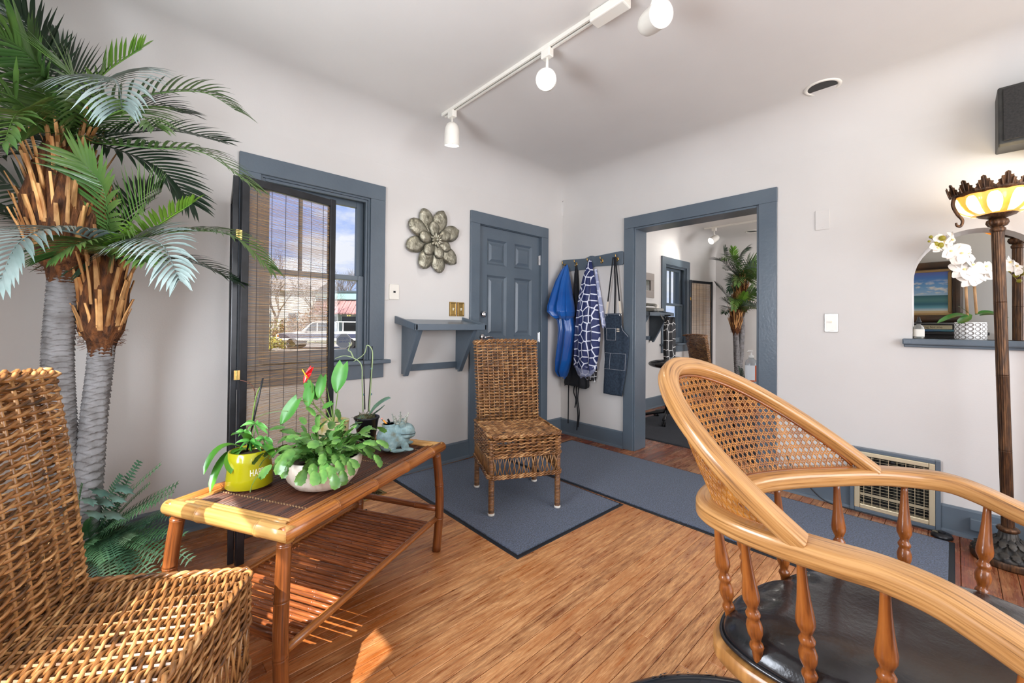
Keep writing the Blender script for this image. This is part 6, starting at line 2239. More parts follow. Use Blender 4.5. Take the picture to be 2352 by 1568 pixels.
def torchiere(name, label, loc, rot, lit=True):
    t = thing(name, label, 'floor lamp', loc)
    t.rotation_euler = rot
    t.scale = (0.74, 0.74, 1.0)
    def leafy(r, z, q):
        return r * (1 + 0.03 * sin(16 * q)), z + 0.004 * sin(16 * q) * (1 if 0.03 < z < 0.12 else 0)
    MB().lathe([(0.0, 0.0), (0.165, 0.0), (0.176, 0.010), (0.177, 0.030), (0.170, 0.040)], 56).build('base_rim', BRZ, t, auto=40)
    MB().lathe([(0.170, 0.040), (0.150, 0.056), (0.120, 0.070), (0.085, 0.085), (0.060, 0.105), (0.046, 0.130), (0.040, 0.155)], 64, fn=leafy).build('base_dome', BRZB, t, smooth=True)
    # acanthus leaves in two tiers
    for tier, (n, r0, r1, z0, z1, w) in enumerate(((18, 0.120, 0.165, 0.072, 0.046, 0.022), (12, 0.055, 0.105, 0.118, 0.078, 0.020))):
        mb = MB()
        d_ = [(0, .4), (.25, .85), (.4, 1.0), (.5, .75), (.65, .95), (.75, .7), (.88, .55), (1, .08)]
        vs = []
        for f, q in d_:
            for a in (-1, 0, 1):
                vs.append((lerp(r0, r1, f), a * w * q, lerp(z0, z1, f) + 0.008 + 0.005 * sin(pi * f) - 0.005 * abs(a) + (0.005 if f > .85 else 0)))
        mb.add(vs, [(i * 3 + j, i * 3 + j + 1, (i + 1) * 3 + j + 1, (i + 1) * 3 + j) for i in range(len(d_) - 1) for j in range(2)])
        me_ = mb.mesh('acanthus_leaf', BRZB, True)
        for i in range(n):
            inst('acanthus_leaf', me_, t, M=Matrix.Rotation(2 * pi * i / n, 4, 'Z'))
    MB().lathe([(0.040, 0.150), (0.052, 0.158), (0.054, 0.166), (0.046, 0.174), (0.036, 0.178)], 32).build('collar', BRZ, t, smooth=True)
    def flute(r, z, q):
        return r * (1 - 0.055 * (0.5 + 0.5 * cos(18 * q))), z
    zs = [0.170, 0.55, 0.92, 1.28, 1.63]
    for z0, z1 in zip(zs[:-1], zs[1:]):
        rr_ = [(0.0300, z0), (0.0312, z0 + 0.003), (0.0305, z0 + 0.006), (0.0300, (z0 + z1) / 2), (0.0305, z1 - 0.006), (0.0312, z1 - 0.003), (0.0300, z1)]
        MB().lathe(rr_, 108, fn=flute).build('pole_section', BRZ, t, smooth=True)
    MB().lathe([(0.030, 1.625), (0.036, 1.630), (0.038, 1.642), (0.030, 1.650), (0.028, 1.660), (0.036, 1.668)], 32).build('upper_collar', BRZ, t, smooth=True)
    def beads(r, z, q):
        return r * (1 + 0.10 * abs(sin(5 * q))), z
    MB().lathe([(0.028, 1.652), (0.042, 1.658), (0.050, 1.672), (0.046, 1.686), (0.030, 1.694)], 60, fn=beads).build('bead_ring', BRZ, t, smooth=True)
    MB().lathe([(0.028, 1.690), (0.050, 1.698), (0.080, 1.706), (0.096, 1.720), (0.086, 1.722)], 40, fn=lambda r, z, q: (r * (1 + 0.06 * abs(sin(3 * q))), z)).build('leaf_cup', BRZ, t, smooth=True)
    # lobed glass bowl: frame glass and twelve glowing lobes
    prof_ = [(0.080, 1.712), (0.128, 1.720), (0.176, 1.742), (0.200, 1.770), (0.206, 1.798), (0.198, 1.820), (0.188, 1.822)]
    def lob(r, z, q):
        return r * (1 - 0.045 * (1 - abs(sin(6 * q)) ** 0.6)), z
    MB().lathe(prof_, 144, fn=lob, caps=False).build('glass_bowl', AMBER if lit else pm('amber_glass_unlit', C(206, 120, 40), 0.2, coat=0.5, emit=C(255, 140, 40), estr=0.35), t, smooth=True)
    for i in range(12):
        q0 = 2 * pi * (i + 0.5) / 12
        mb = MB()
        def lf(u, v):
            f = 0.16 + 0.72 * v
            x = f * 4.999
            j = min(int(x), 4)
            r_ = lerp(prof_[j][0], prof_[j + 1][0], x - j)
            z_ = lerp(prof_[j][1], prof_[j + 1][1], x - j)
            wq = (pi / 12) * 0.70 * (sin(pi * (0.16 + 0.80 * v)) ** 0.5)
            q = q0 + (u * 2 - 1) * wq
            rr2 = r_ * (1 - 0.045 * (1 - abs(sin(6 * q)) ** 0.6)) + 0.0022
            return V((rr2 * cos(q), rr2 * sin(q), z_ - 0.0015))
        mb.grid(6, 8, lf)
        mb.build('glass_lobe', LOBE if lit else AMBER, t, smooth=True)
    # rim of acanthus crests
    MB().lathe([(0.196, 1.812), (0.204, 1.818), (0.210, 1.830), (0.204, 1.836), (0.192, 1.828)], 64).build('rim_band', BRZ, t, smooth=True)
    mb = MB()
    crest = [(-0.044, 0.0), (0.044, 0.0), (0.046, 0.014), (0.036, 0.022), (0.040, 0.032), (0.026, 0.036), (0.026, 0.048), (0.013, 0.048), (0.012, 0.062), (0.0, 0.068), (-0.012, 0.062), (-0.013, 0.048), (-0.026, 0.048), (-0.026, 0.036), (-0.040, 0.032), (-0.036, 0.022), (-0.046, 0.014)]
    mb.prism(crest, 0.0, 0.007, lambda a, b, h: V((0.202 + h + b * 0.34 - a * a * 2.2, a, 1.822 + b * 0.95)))
    for a, b, w in ((0, 0.01, 0.05), (0.02, 0.006, 0.032), (-0.02, 0.006, 0.032)):
        mb.tube([V((0.208 + (b + w * f) * 0.34 - (a * (1 - .3 * f)) ** 2 * 2.2 + 0.003, a * (1 + 0.3 * f), 1.822 + (b + w * f) * 0.95)) for f in (0, .5, 1)], [0.004, 0.0045, 0.003], 6)
    me_ = mb.mesh('rim_crest', BRZ, False)
    for i in range(14):
        inst('rim_crest', me_, t, M=Matrix.Rotation(2 * pi * i / 14, 4, 'Z'))
    for i in range(3):
        a0 = radians(105 + 120 * i)
        d_ = V((cos(a0), sin(a0), 0))
        pts = catmull([d_ * 0.211 + V((0, 0, 1.82)), d_ * 0.220 + V((0, 0, 1.78)), d_ * 0.200 + V((0, 0, 1.735)), d_ * 0.174 + V((0, 0, 1.70)), d_ * 0.183 + V((0, 0, 1.672)), d_ * 0.204 + V((0, 0, 1.676)), d_ * 0.206 + V((0, 0, 1.690))], 6)
        MB().tube(pts, [lerp(0.011, 0.006, j / (len(pts) - 1)) for j in range(len(pts))], 10).build('scroll_arm', BRZ, t, smooth=True)
    MB().lathe([(0.0, 1.752), (0.022, 1.756), (0.030, 1.776), (0.022, 1.80), (0.0, 1.806)], 20).build('bulb', LIT, t, smooth=True)
    if True:
        l = light('POINT', 'torchiere_glow', (0, 0, 0), (0, 0, -1), 2.6 if lit else 3.0, (1.0, 0.80, 0.50), shadow_soft_size=0.06)
        l.location = V(loc) + V((0, 0, 1.90))
    return t
torchiere('torchiere_lamp', 'lit bronze torchiere floor lamp with amber lobed glass bowl', (3.185, -0.185, 0.0), (radians(-1.5), radians(-1.5), radians(10)))
pd_ = thing('foot_switch', 'black round foot switch on the floor beside the lamp base', 'switch', (3.285, 0.045, 0))
MB().lathe([(0.0, 0.0), (0.042, 0.0), (0.045, 0.008), (0.038, 0.022), (0.0, 0.024)], 28).build('housing', BPOT, pd_, smooth=True)
MB().lathe([(0.0, 0.022), (0.016, 0.022), (0.016, 0.032), (0.0, 0.034)], 20).build('button', BPOT, pd_, auto=40)

# ================================================================ things on the pass-through sill
bt = thing('soap_bottle', 'clear glass bottle with black dropper cap on the arched sill', 'bottle', (3.475, 0.142, ARZ))
CLR = pm('bottle_glass', C(226, 226, 220), 0.08, trans=0.75, ior=1.4)
MB().lathe([(0.0, 0.0), (0.022, 0.0), (0.0245, 0.003), (0.0245, 0.066), (0.020, 0.076), (0.010, 0.083), (0.009, 0.092)], 28).build('glass_body', CLR, bt, smooth=True)
MB().lathe([(0.0253, 0.012), (0.0253, 0.056)], 28, caps=False).build('paper_label', pm('paper_label', C(236, 232, 222), 0.7), bt, smooth=True)
MB().lathe([(0.012, 0.090), (0.0125, 0.104), (0.009, 0.108), (0.006, 0.126), (0.003, 0.132), (0.0, 0.133)], 18).build('dropper_cap', BPOT, bt, smooth=True)
po = thing('white_orchid', 'white orchid in grey and white patterned pot on the arched sill', 'potted plant', (3.485, -0.066, ARZ))
PO = V((3.485, -0.066, ARZ))
MB().lathe([(0.0, 0.0), (0.061, 0.0), (0.063, 0.002), (0.063, 0.096), (0.060, 0.098), (0.058, 0.09), (0.0, 0.082)], 44).build('pot', pm('white_glaze', C(238, 238, 236), 0.3, coat=0.3), po, smooth=True)
mb = MB()
GREYD = pm('grey_oval_print', C(112, 106, 100), 0.45)
for row_ in range(4):
    for i in range(14):
        q = 2 * pi * (i + 0.5 * (row_ % 1)) / 14
        z = 0.013 + 0.0235 * row_
        for k0, k1 in ((0.72, 1.0),):
            ring = []
            n = 14
            for j in range(n):
                a = 2 * pi * j / n
                wd = 0.45 + 0.45 * (0.5 + 0.5 * cos(a))
                for kk in (1.0 - wd * 0.55, 1.0):
                    dq = 0.0132 * kk * cos(a) / 0.063
                    ring.append((0.0635 * cos(q + dq), 0.0635 * sin(q + dq), z + 0.0112 * kk * sin(a)))
            mb.add(ring, [(2 * j, 2 * j + 1, 2 * ((j + 1) % n) + 1, 2 * ((j + 1) % n)) for j in range(n)])
mb.build('oval_print', GREYD, po, stuff=True)
MB().lathe([(0.0, 0.088), (0.03, 0.088), (0.0585, 0.086)], 20).build('soil', MOSS, po, smooth=True)
DPO = 2.30
GLF = pm('glossy_orchid_leaf', C(44, 92, 36), 0.28, c2=C(66, 120, 52), scale=6, coat=0.4)
for (pa, pb, pc), w in ((((2225, 725), (2195, 715), (2152, 742)), 0.014), (((2230, 722), (2215, 735), (2200, 742)), 0.020), (((2240, 722), (2265, 712), (2300, 724)), 0.017), (((2226, 720), (2212, 708), (2200, 703)), 0.008), (((2250, 724), (2290, 716), (2318, 730)), 0.012)):
    P = bez(pt(*pa, DPO), pt(*pb, DPO - 0.03), pt(*pc, DPO - 0.05), 9)
    rel(leaf(MB(), P, wfun(w), up=V((0, 0, 1)) - CF * 0.8, fold=0.25), PO).build('leaf', GLF, po, smooth=True)
STK = pm('bamboo_stake', C(190, 150, 106), 0.55, c2=C(150, 112, 74), scale=10)
for a, b in (((2222, 725), (2218, 648)), ((2243, 720), (2238, 656))):
    rel(MB().tube([pt(*a, DPO), pt(*b, DPO)], 0.0062, 9), PO).build('bamboo_stake', STK, po, smooth=True)
OST = pm('orchid_stem', C(126, 98, 48), 0.5)
for sp in ([(2218, 650), (2215, 625), (2210, 600), (2195, 580), (2175, 563), (2155, 556), (2140, 548), (2136, 545)], [(2238, 658), (2240, 640), (2252, 628), (2270, 620), (2290, 622), (2315, 622), (2335, 643), (2340, 646)], [(2240, 650), (2232, 643), (2228, 640)]):
    P = catmull([pt(x, y, DPO - 0.01) for x, y in sp], 5)
    rel(MB().tube(P, 0.0021, 6), PO).build('flower_stem', OST, po, smooth=True)
PET = pm('white_petal', C(246, 238, 228), 0.6, c2=C(250, 246, 240), scale=10, sheen=0.1)
def orchid_flower(px, py, r, tilt, seed):
    r_ = random.Random(seed)
    c_ = pt(px, py, DPO - 0.03 + r_.uniform(-0.02, 0.01))
    n_ = (-CF + V((0, 0, 0.2)) + CR * r_.uniform(-.6, .6) + V((0, 0, r_.uniform(-.3, .5)))).normalized()
    a = CR - n_ * CR.dot(n_)
    a.normalize()
    b = n_.cross(a)
    mb = MB()
    for k_, (ang, L, w) in enumerate(((90, 1.0, .42), (200, .95, .42), (340, .95, .42), (15, 1.05, .62), (165, 1.05, .62))):
        q = radians(ang) + tilt
        d_ = a * cos(q) + b * sin(q)
        P = [c_ + d_ * (r * L * f) + n_ * (0.006 * sin(pi * f) - 0.25 * r * f * f) for f in [i / 6 for i in range(7)]]
        leaf(mb, P, lambda f, w=w: r * w * (sin(pi * (0.08 + 0.90 * f)) ** 0.7), up=n_, fold=0.15, na=4)
    o = rel(mb, PO).build('blossom', PET, po, smooth=True)
    m2 = MB().ell(c_ + n_ * 0.006, (0.006, 0.006, 0.006), 8, 6)
    rel(m2, PO).build('blossom_lip', pm('cream_lip', C(244, 226, 160), 0.5), o, smooth=True)
for i, (x, y, r_) in enumerate(((2168, 556, 24), (2152, 570, 18), (2185, 551, 20), (2182, 577, 19), (2208, 582, 25), (2222, 582, 22), (2208, 600, 18), (2214, 619, 25), (2232, 608, 20), (2228, 634, 26), (2246, 632, 20), (2264, 613, 26), (2274, 628, 18), (2318, 603, 22), (2333, 612, 20), (2342, 620, 14))):
    orchid_flower(x, y, r_ / FPX * DPO, 0.3 * i, i)
BUD = pm('olive_bud', C(150, 142, 44), 0.45)
for x, y, r_ in ((2138, 544, 4), (2134, 554, 3), (2149, 560, 6), (2164, 547, 7), (2160, 563, 7), (2322, 622, 5), (2334, 632, 6), (2345, 627, 7), (2341, 645, 5)):
    k_ = r_ / FPX * DPO
    rel(MB().ell(pt(x, y, DPO - 0.04), (k_ * 1.1, k_ * 0.9, k_ * 0.9), 10, 8), PO).build('flower_bud', BUD, po, smooth=True)
# ================================================================ nook behind the arched pass-through
cb2 = thing('dark_cabinet', 'black cabinet below the beach painting behind the arched opening', 'cabinet', (4.47, 0.16, 0))
CAB = pm('black_cabinet', C(20, 21, 26), 0.3, coat=0.2)
MB().box(-0.15, 0.14, -0.32, 0.32, 0.0, 1.10).build('carcass', CAB, cb2, bevel=0.004)
MB().box(-0.17, 0.145, -0.33, 0.33, 1.10, 1.122).build('cabinet_top', CAB, cb2, bevel=0.004)
for y0 in (-0.31, 0.005):
    d_ = MB().box(-0.166, -0.15, y0, y0 + 0.305, 0.06, 1.08).build('cabinet_door', CAB, cb2, bevel=0.003)
    MB().tube([(-0.172, y0 + (0.27 if y0 < 0 else 0.03), 0.55), (-0.172, y0 + (0.27 if y0 < 0 else 0.03), 0.65)], 0.006, 8).build('handle', DARKM, d_)
# painting
FRM = pm('dark_gilt_frame', C(52, 44, 36), 0.38, c2=C(100, 68, 40), scale=4, coat=0.3, m=0.2)
SLIP = pm('tan_slip', C(190, 160, 110), 0.6)
pn = thing('beach_painting', 'framed beach painting with blue sky seen through the arched opening', 'painting', (4.60, 0.205, 1.415))
py0, py1, pz0, pz1 = -0.255, 0.33, -0.225, 0.245
prof = [(0.0, 0.0), (0.055, 0.0), (0.060, 0.02), (0.045, 0.055), (0.020, 0.068), (0.0, 0.055)]
def frame_bars(py0, py1, pz0, pz1, w, d, mat, parent, name):
    for a0, a1, b0, b1 in ((py0, py1, pz1 - w, pz1), (py0, py1, pz0, pz0 + w), (py0, py0 + w, pz0 + w, pz1 - w), (py1 - w, py1, pz0 + w, pz1 - w)):
        MB().box(-d, 0, a0, a1, b0, b1).build(name, mat, parent, bevel=min(w, d) * 0.4, seg=4)
frame_bars(py0, py1, pz0, pz1, 0.058, 0.060, FRM, pn, 'frame_bar')
frame_bars(py0 + 0.052, py1 - 0.052, pz0 + 0.052, pz1 - 0.052, 0.026, 0.030, SLIP, pn, 'slip_bar')
def beach():
    mt = bpy.data.materials.new('beach_scene_paint')
    mt.use_nodes = True
    t = mt.node_tree
    b = t.nodes['Principled BSDF']
    N, Lk = t.nodes.new, t.links.new
    co = N('ShaderNodeTexCoord')
    se = N('ShaderNodeSeparateXYZ')
    Lk(co.outputs['Object'], se.inputs[0])
    mr = N('ShaderNodeMapRange')
    mr.inputs['From Min'].default_value = pz0 + 0.07
    mr.inputs['From Max'].default_value = pz1 - 0.07
    Lk(se.outputs['Z'], mr.inputs[0])
    rr = N('ShaderNodeValToRGB')
    st = [(0.0, C(226, 206, 164)), (0.06, C(220, 196, 150)), (0.075, C(220, 232, 232)), (0.14, C(110, 176, 196)), (0.22, C(52, 110, 130)), (0.32, C(84, 140, 140)), (0.425, C(52, 108, 120)), (0.435, C(170, 206, 232)), (0.62, C(120, 178, 226)), (0.85, C(78, 132, 204)), (1.0, C(104, 110, 184))]
    e = rr.color_ramp.elements
    e[0].position, e[0].color = st[0]
    e[1].position, e[1].color = st[-1]
    for p_, c_ in st[1:-1]:
        x = e.new(p_)
        x.color = c_
    Lk(mr.outputs[0], rr.inputs[0])
    mp = N('ShaderNodeMapping')
    mp.inputs['Scale'].default_value = (1, 9, 26)
    Lk(co.outputs['Object'], mp.inputs[0])
    nz_ = N('ShaderNodeTexNoise')
    nz_.inputs['Scale'].default_value = 1.6
    nz_.inputs['Detail'].default_value = 5
    Lk(mp.outputs[0], nz_.inputs['Vector'])
    cr = N('ShaderNodeValToRGB')
    cr.color_ramp.elements[0].position = 0.50
    cr.color_ramp.elements[1].position = 0.60
    Lk(nz_.outputs['Fac'], cr.inputs[0])
    band = N('ShaderNodeValToRGB')
    be = band.color_ramp.elements
    be[0].position, be[0].color = 0.44, (0, 0, 0, 1)
    be[1].position, be[1].color = 0.82, (0, 0, 0, 1)
    x = be.new(0.50)
    x.color = (1, 1, 1, 1)
    x = be.new(0.68)
    x.color = (0.9, 0.9, 0.9, 1)
    Lk(mr.outputs[0], band.inputs[0])
    mu = N('ShaderNodeMixRGB')
    mu.blend_type = 'MULTIPLY'
    mu.inputs[0].default_value = 1
    Lk(cr.outputs[0], mu.inputs[1])
    Lk(band.outputs[0], mu.inputs[2])
    mx_ = N('ShaderNodeMixRGB')
    Lk(mu.outputs[0], mx_.inputs[0])
    Lk(rr.outputs[0], mx_.inputs[1])
    mx_.inputs[2].default_value = C(240, 240, 236)
    Lk(mx_.outputs[0], b.inputs['Base Color'])
    b.inputs['Roughness'].default_value = 0.45
    return mt
MB().box(-0.022, -0.004, py0 + 0.05, py1 - 0.05, pz0 + 0.05, pz1 - 0.05).build('canvas', beach(), pn)
cap = thing('caption_strip', 'narrow framed caption strip below the beach painting', 'sign', (4.592, 0.205, 1.152))
MB().box(-0.012, 0, -0.22, 0.32, -0.022, 0.026).build('backing', pm('caption_frame', C(40, 36, 34), 0.5), cap)
MB().box(-0.014, -0.012, -0.20, 0.31, -0.012, 0.018).build('card', pm('cream_card', C(226, 218, 184), 0.7), cap)
me = text_mesh("Every dog I've ever loved waiting for me", 0.024, 'caption_lettering')
for v_ in me.vertices:
    a, b, c_ = v_.co
    v_.co = (-0.0145 - c_, 0.055 - a * 1.04, 0.003 + b)
me.materials.clear()
me.materials.append(pm('caption_ink', C(120, 104, 70), 0.7))
inst('lettering', me, cap)
gt = thing('glass_tray', 'thin blue-green glass tray lying on the dark cabinet', 'tray', (4.36, 0.19, 1.122))
MB().box(-0.05, 0.05, -0.20, 0.24, 0.0, 0.016).build('tray', pm('teal_glass', C(40, 112, 128), 0.12, c2=C(50, 84, 150), scale=9, coat=0.6), gt, bevel=0.004)
l2 = torchiere('torchiere_lamp', 'second bronze torchiere half hidden behind the arched opening', (3.865, -0.262, 0), (0, 0, radians(40)), lit=False)
hk = thing('wall_hook', 'small brass wall hooks seen through the arch', 'hook', (4.62, -0.335, 1.44))
for z in (0.045, -0.015):
    MB().tube(catmull([(0, 0, z), (-0.035, 0.015, z - 0.006), (-0.05, 0.03, z + 0.004), (-0.05, 0.034, z + 0.016)], 5), 0.004, 7).build('hook', BRASS, hk, smooth=True)

# ================================================================ second room seen through the doorway
s2 = copy_tree(dk)
s2['label'] = 'slate wall shelf with a desk phone in the second room'
s2.location = (5.04, YA, 0.17)
for ch in s2.children:
    pass
ph = thing('desk_phone', 'grey corded desk phone on the far room shelf', 'telephone', (5.10, YA - 0.155, 1.337), radians(-20))
PHN = pm('grey_plastic', C(150, 148, 140), 0.45)
MB().prism([(-0.10, 0.0), (0.10, 0.0), (0.10, 0.035), (-0.10, 0.055)], -0.085, 0.085, lambda a, b, h: V((h, -a, b))).build('base', PHN, ph, bevel=0.006)
MB().tube(catmull([(-0.055, -0.09, 0.060), (-0.055, -0.085, 0.078), (-0.055, 0.0, 0.086), (-0.055, 0.085, 0.094), (-0.055, 0.09, 0.072)], 5), [0.024] * 5 + [0.018] * 12 + [0.024] * 4, 10).build('handset', PHN, ph, smooth=True)
MB().tube([V((-0.06 + 0.010 * cos(i * 1.1), -0.10 - 0.0022 * i, 0.05 - 0.0024 * i + 0.010 * sin(i * 1.1))) for i in range(70)], 0.0022, 5).build('coiled_cord', PHN, ph, smooth=True)
pc = thing('wall_picture', 'taupe square frame with bright centre on the far room wall', 'picture', (5.20, YA, 1.70))
TAU = pm('taupe_frame', C(150, 142, 136), 0.5)
frame = MB()
for a0, a1, b0, b1 in ((-0.17, 0.17, 0.07, 0.17), (-0.17, 0.17, -0.17, -0.07), (-0.17, -0.07, -0.07, 0.07), (0.07, 0.17, -0.07, 0.07)):
    MB().box(a0, a1, -0.022, 0, b0, b1).build('frame_bar', TAU, pc, bevel=0.003)
MB().box(-0.072, 0.072, -0.010, -0.004, -0.072, 0.072).build('mirror_centre', CHROME, pc)
j2 = copy_tree(jk)
j2['label'] = 'white wall jack plate beside the far room window'
j2.location = (5.50, YA, 1.384)
# black and white cape below the shelf
HK5 = V((5.06, YA - 0.36, 1.30))
zc_ = thing('printed_cape', 'black cape with white lattice print hanging in the second room', 'cape', HK5)
mb = MB()
nq = 36
lv = [(1.26, 0.02), (1.24, 0.06), (1.18, 0.10), (1.08, 0.13), (0.98, 0.11), (0.90, 0.12), (0.78, 0.12), (0.66, 0.09), (0.62, 0.04)]
vs = []
for z, hw_ in lv:
    for j in range(nq):
        q = 2 * pi * j / nq
        vs.append(V((5.06 + hw_ * cos(q) * (1 + 0.15 * sin(5 * q)), YA - 0.40 - 0.05 * sin(q) * (1 + 0.3 * sin(7 * q)), z)) - HK5)
mb.add(vs, [(i * nq + j, i * nq + (j + 1) % nq, (i + 1) * nq + (j + 1) % nq, (i + 1) * nq + j) for i in range(len(lv) - 1) for j in range(nq)])
mb.build('cape_body', giraffe('white_lattice_print', C(20, 20, 24), C(230, 230, 228), 11, 0.03, 'x'), zc_, smooth=True, sub=1)
MB().tube([(0.0, 0.03, -0.02), (0.0, -0.05, -0.02)], 0.008, 8).build('peg', DARKM, zc_)
# saddle stool
ss = thing('saddle_stool', 'black saddle-seat rolling stool in the second room', 'stool', (4.72, 2.33, 0), radians(-35))
mb = MB().ell((-0.06, 0, 0.690), (0.17, 0.17, 0.052), 24, 14).ell((0.05, 0, 0.690), (0.15, 0.14, 0.045), 24, 14).ell((0.145, 0, 0.715), (0.075, 0.15, 0.062), 24, 14)
o = mb.build('saddle_seat', VINYL, ss, smooth=True)
q = o.modifiers.new('remesh', 'REMESH')
q.mode = 'VOXEL'
q.voxel_size = 0.012
q.use_smooth_shade = True
q = o.modifiers.new('smooth', 'SMOOTH')
q.iterations = 6
MB().tube([(0, 0, 0.12), (0, 0, 0.42)], 0.026, 14).build('gas_lift', BPOT, ss, smooth=True)
MB().tube([(0, 0, 0.42), (0, 0, 0.67)], 0.014, 12).build('piston', CHROME, ss, smooth=True)
MB().tube(catmull([(0.02, 0.0, 0.645), (0.10, -0.12, 0.64), (0.12, -0.18, 0.625)], 5), 0.008, 8).build('height_lever', BPOT, ss, smooth=True)
for i in range(5):
    a = 2 * pi * i / 5 + 0.3
    d_ = V((cos(a), sin(a), 0))
    lg = MB().tube([V((0, 0, 0.13)), d_ * 0.15 + V((0, 0, 0.105)), d_ * 0.28 + V((0, 0, 0.075))], [0.024, 0.020, 0.016], 10).build('base_arm', BPOT, ss, smooth=True)
    mb = MB()
    for k_ in (-0.014, 0.014):
        c_ = d_ * 0.28 + V((-sin(a), cos(a), 0)) * k_ + V((0, 0, 0.028))
        vs = []
        nrm_ = V((-sin(a), cos(a), 0))
        for w_ in (-0.008, 0.008):
            for j in range(18):
                q = 2 * pi * j / 18
                vs.append(c_ + nrm_ * w_ + d_ * (0.028 * cos(q)) + V((0, 0, 0.028 * sin(q))))
        mb.add(vs, [(j, (j + 1) % 18, 18 + (j + 1) % 18, 18 + j) for j in range(18)] + [tuple(range(18))[::-1], tuple(range(18, 36))])
    mb.tube([d_ * 0.28 + V((0, 0, 0.03)), d_ * 0.28 + V((0, 0, 0.08))], 0.008, 8)
    mb.build('caster', BPOT, lg)
wc3 = copy_tree(wc1)
wc3['label'] = 'brown wicker chair standing in the second room beyond the doorway'
wc3.location = (6.05, 2.32, 0)
wc3.rotation_euler = (0, 0, radians(55))
scr2 = make_screen('folding_screen', 'black-framed bamboo reed screen panel in the second room', [((0.0, 0.0), (0.535, -0.120))])
scr2.location = (6.27, 2.745, 0)
p2_ = copy_tree(palm)
p2_['label'] = 'artificial palm with two leafy tiers in the second room'
p2_.location = (6.96, 2.30, 0)
p2_.scale = (-1, 1, 1)
p2_.rotation_euler = (0, 0, radians(-20))
f2_ = copy_tree(fern)
f2_['label'] = 'green artificial fern around the palm in the second room'
f2_.location = (6.98, 2.26, 0.20)
f2_.scale = (-1, 1, 1)
# console with sanitizer bottle
ct = thing('glass_console', 'small glass-topped console just inside the second room', 'table', (3.80, 1.16, 0))
MB().box(-0.19, 0.19, -0.20, 0.20, 0.668, 0.680).build('glass_top', pm('greenish_glass', C(190, 216, 212), 0.05, trans=0.6), ct, bevel=0.002)
for sx_ in (-0.17, 0.17):
    for sy_ in (-0.18, 0.18):
        MB().tube([(sx_, sy_, 0), (sx_, sy_, 0.668)], 0.010, 8).build('leg', DARKM, ct, smooth=True)
for sy_ in (-0.18, 0.18):
    MB().tube([(-0.17, sy_, 0.20), (0.17, sy_, 0.20)], 0.008, 8).build('stretcher', DARKM, ct, smooth=True)
sb = thing('sanitizer_bottle', 'clear pump bottle of hand sanitizer with orange label', 'bottle', (3.755, 1.135, 0.680), radians(-20))
MB().lathe([(0.0, 0.0), (0.044, 0.0), (0.048, 0.006), (0.048, 0.165), (0.040, 0.190), (0.022, 0.202), (0.018, 0.212)], 30, fn=lambda r, z, q: (r * (1 - 0.12 * abs(sin(q)) ** 2), z)).build('bottle_body', pm('clear_gel', C(232, 238, 240), 0.1, trans=0.55, ior=1.35), sb, smooth=True)
mb = MB()
mb.grid(12, 2, lambda u, v: V((0.0492 * cos(lerp(1.6, 5.0, u)) , 0.0440 * sin(lerp(1.6, 5.0, u)), lerp(0.02, 0.15, v))))
mb.build('white_label', pm('white_label', C(240, 242, 244), 0.6), sb, smooth=True)
for a0, a1, z0, z1 in ((4.45, 5.05, 0.02, 0.15), (1.5, 1.75, 0.02, 0.15), (1.8, 4.4, 0.02, 0.03)):
    mb = MB()
    mb.grid(8, 2, lambda u, v: V((0.0500 * cos(lerp(a0, a1, u)), 0.0448 * sin(lerp(a0, a1, u)), lerp(z0, z1, v))))
    mb.build('orange_label_band', pm('orange_label', C(214, 92, 34), 0.6), sb, smooth=True)
MB().lathe([(0.020, 0.208), (0.021, 0.228), (0.012, 0.232), (0.006, 0.236), (0.006, 0.262), (0.012, 0.264), (0.012, 0.272), (0.0, 0.274)], 18).build('pump_head', pm('white_plastic', C(240, 238, 232), 0.4), sb, smooth=True)
MB().tube([(0, 0, 0.266), (-0.03, 0, 0.268), (-0.042, 0, 0.258)], 0.006, 8).build('pump_nozzle', pm('white_plastic', C(240, 238, 232), 0.4), sb, smooth=True)
# far wall outlet and dimmer
ou = thing('wall_outlet', 'cream outlet plate on the far end wall of the second room', 'outlet', (XE, 2.06, 1.12))
for z in (0.10, -0.06):
    MB().prism(rrect(-0.04, 0.04, -0.06, 0.06, 0.006), 0, -0.008, lambda a, b, h: V((h, a, b + z))).build('plate', pm('cream_plate', C(206, 200, 186), 0.4), ou, bevel=0.002)
    MB().ell((-0.008, 0, z), (0.006, 0.02, 0.028), 12, 8).build('socket', pm('cream_plate', C(206, 200, 186), 0.4), ou, smooth=True)
mat_rug('floor_mat', 'charcoal mat on the second room floor beyond the doorway', 3.845, 5.9, 1.0, 2.62, radians(0.5), PILE2)
tk2 = track('track_light', 'white ceiling track light with one head in the second room', 6.34, 0.4, 2.56, ZC)
track_head(tk2, (6.34, 2.42, ZC - 0.018), (-0.80, 0.42, -0.55), 22, True)
track_head(tk2, (6.34, 1.20, ZC - 0.018), (0.5, 0.6, -0.6), 30, True)
rc2 = copy_tree(rc)
rc2['label'] = 'small recessed ceiling ring light in the second room'
rc2.location = (7.05, 2.12, ZC)
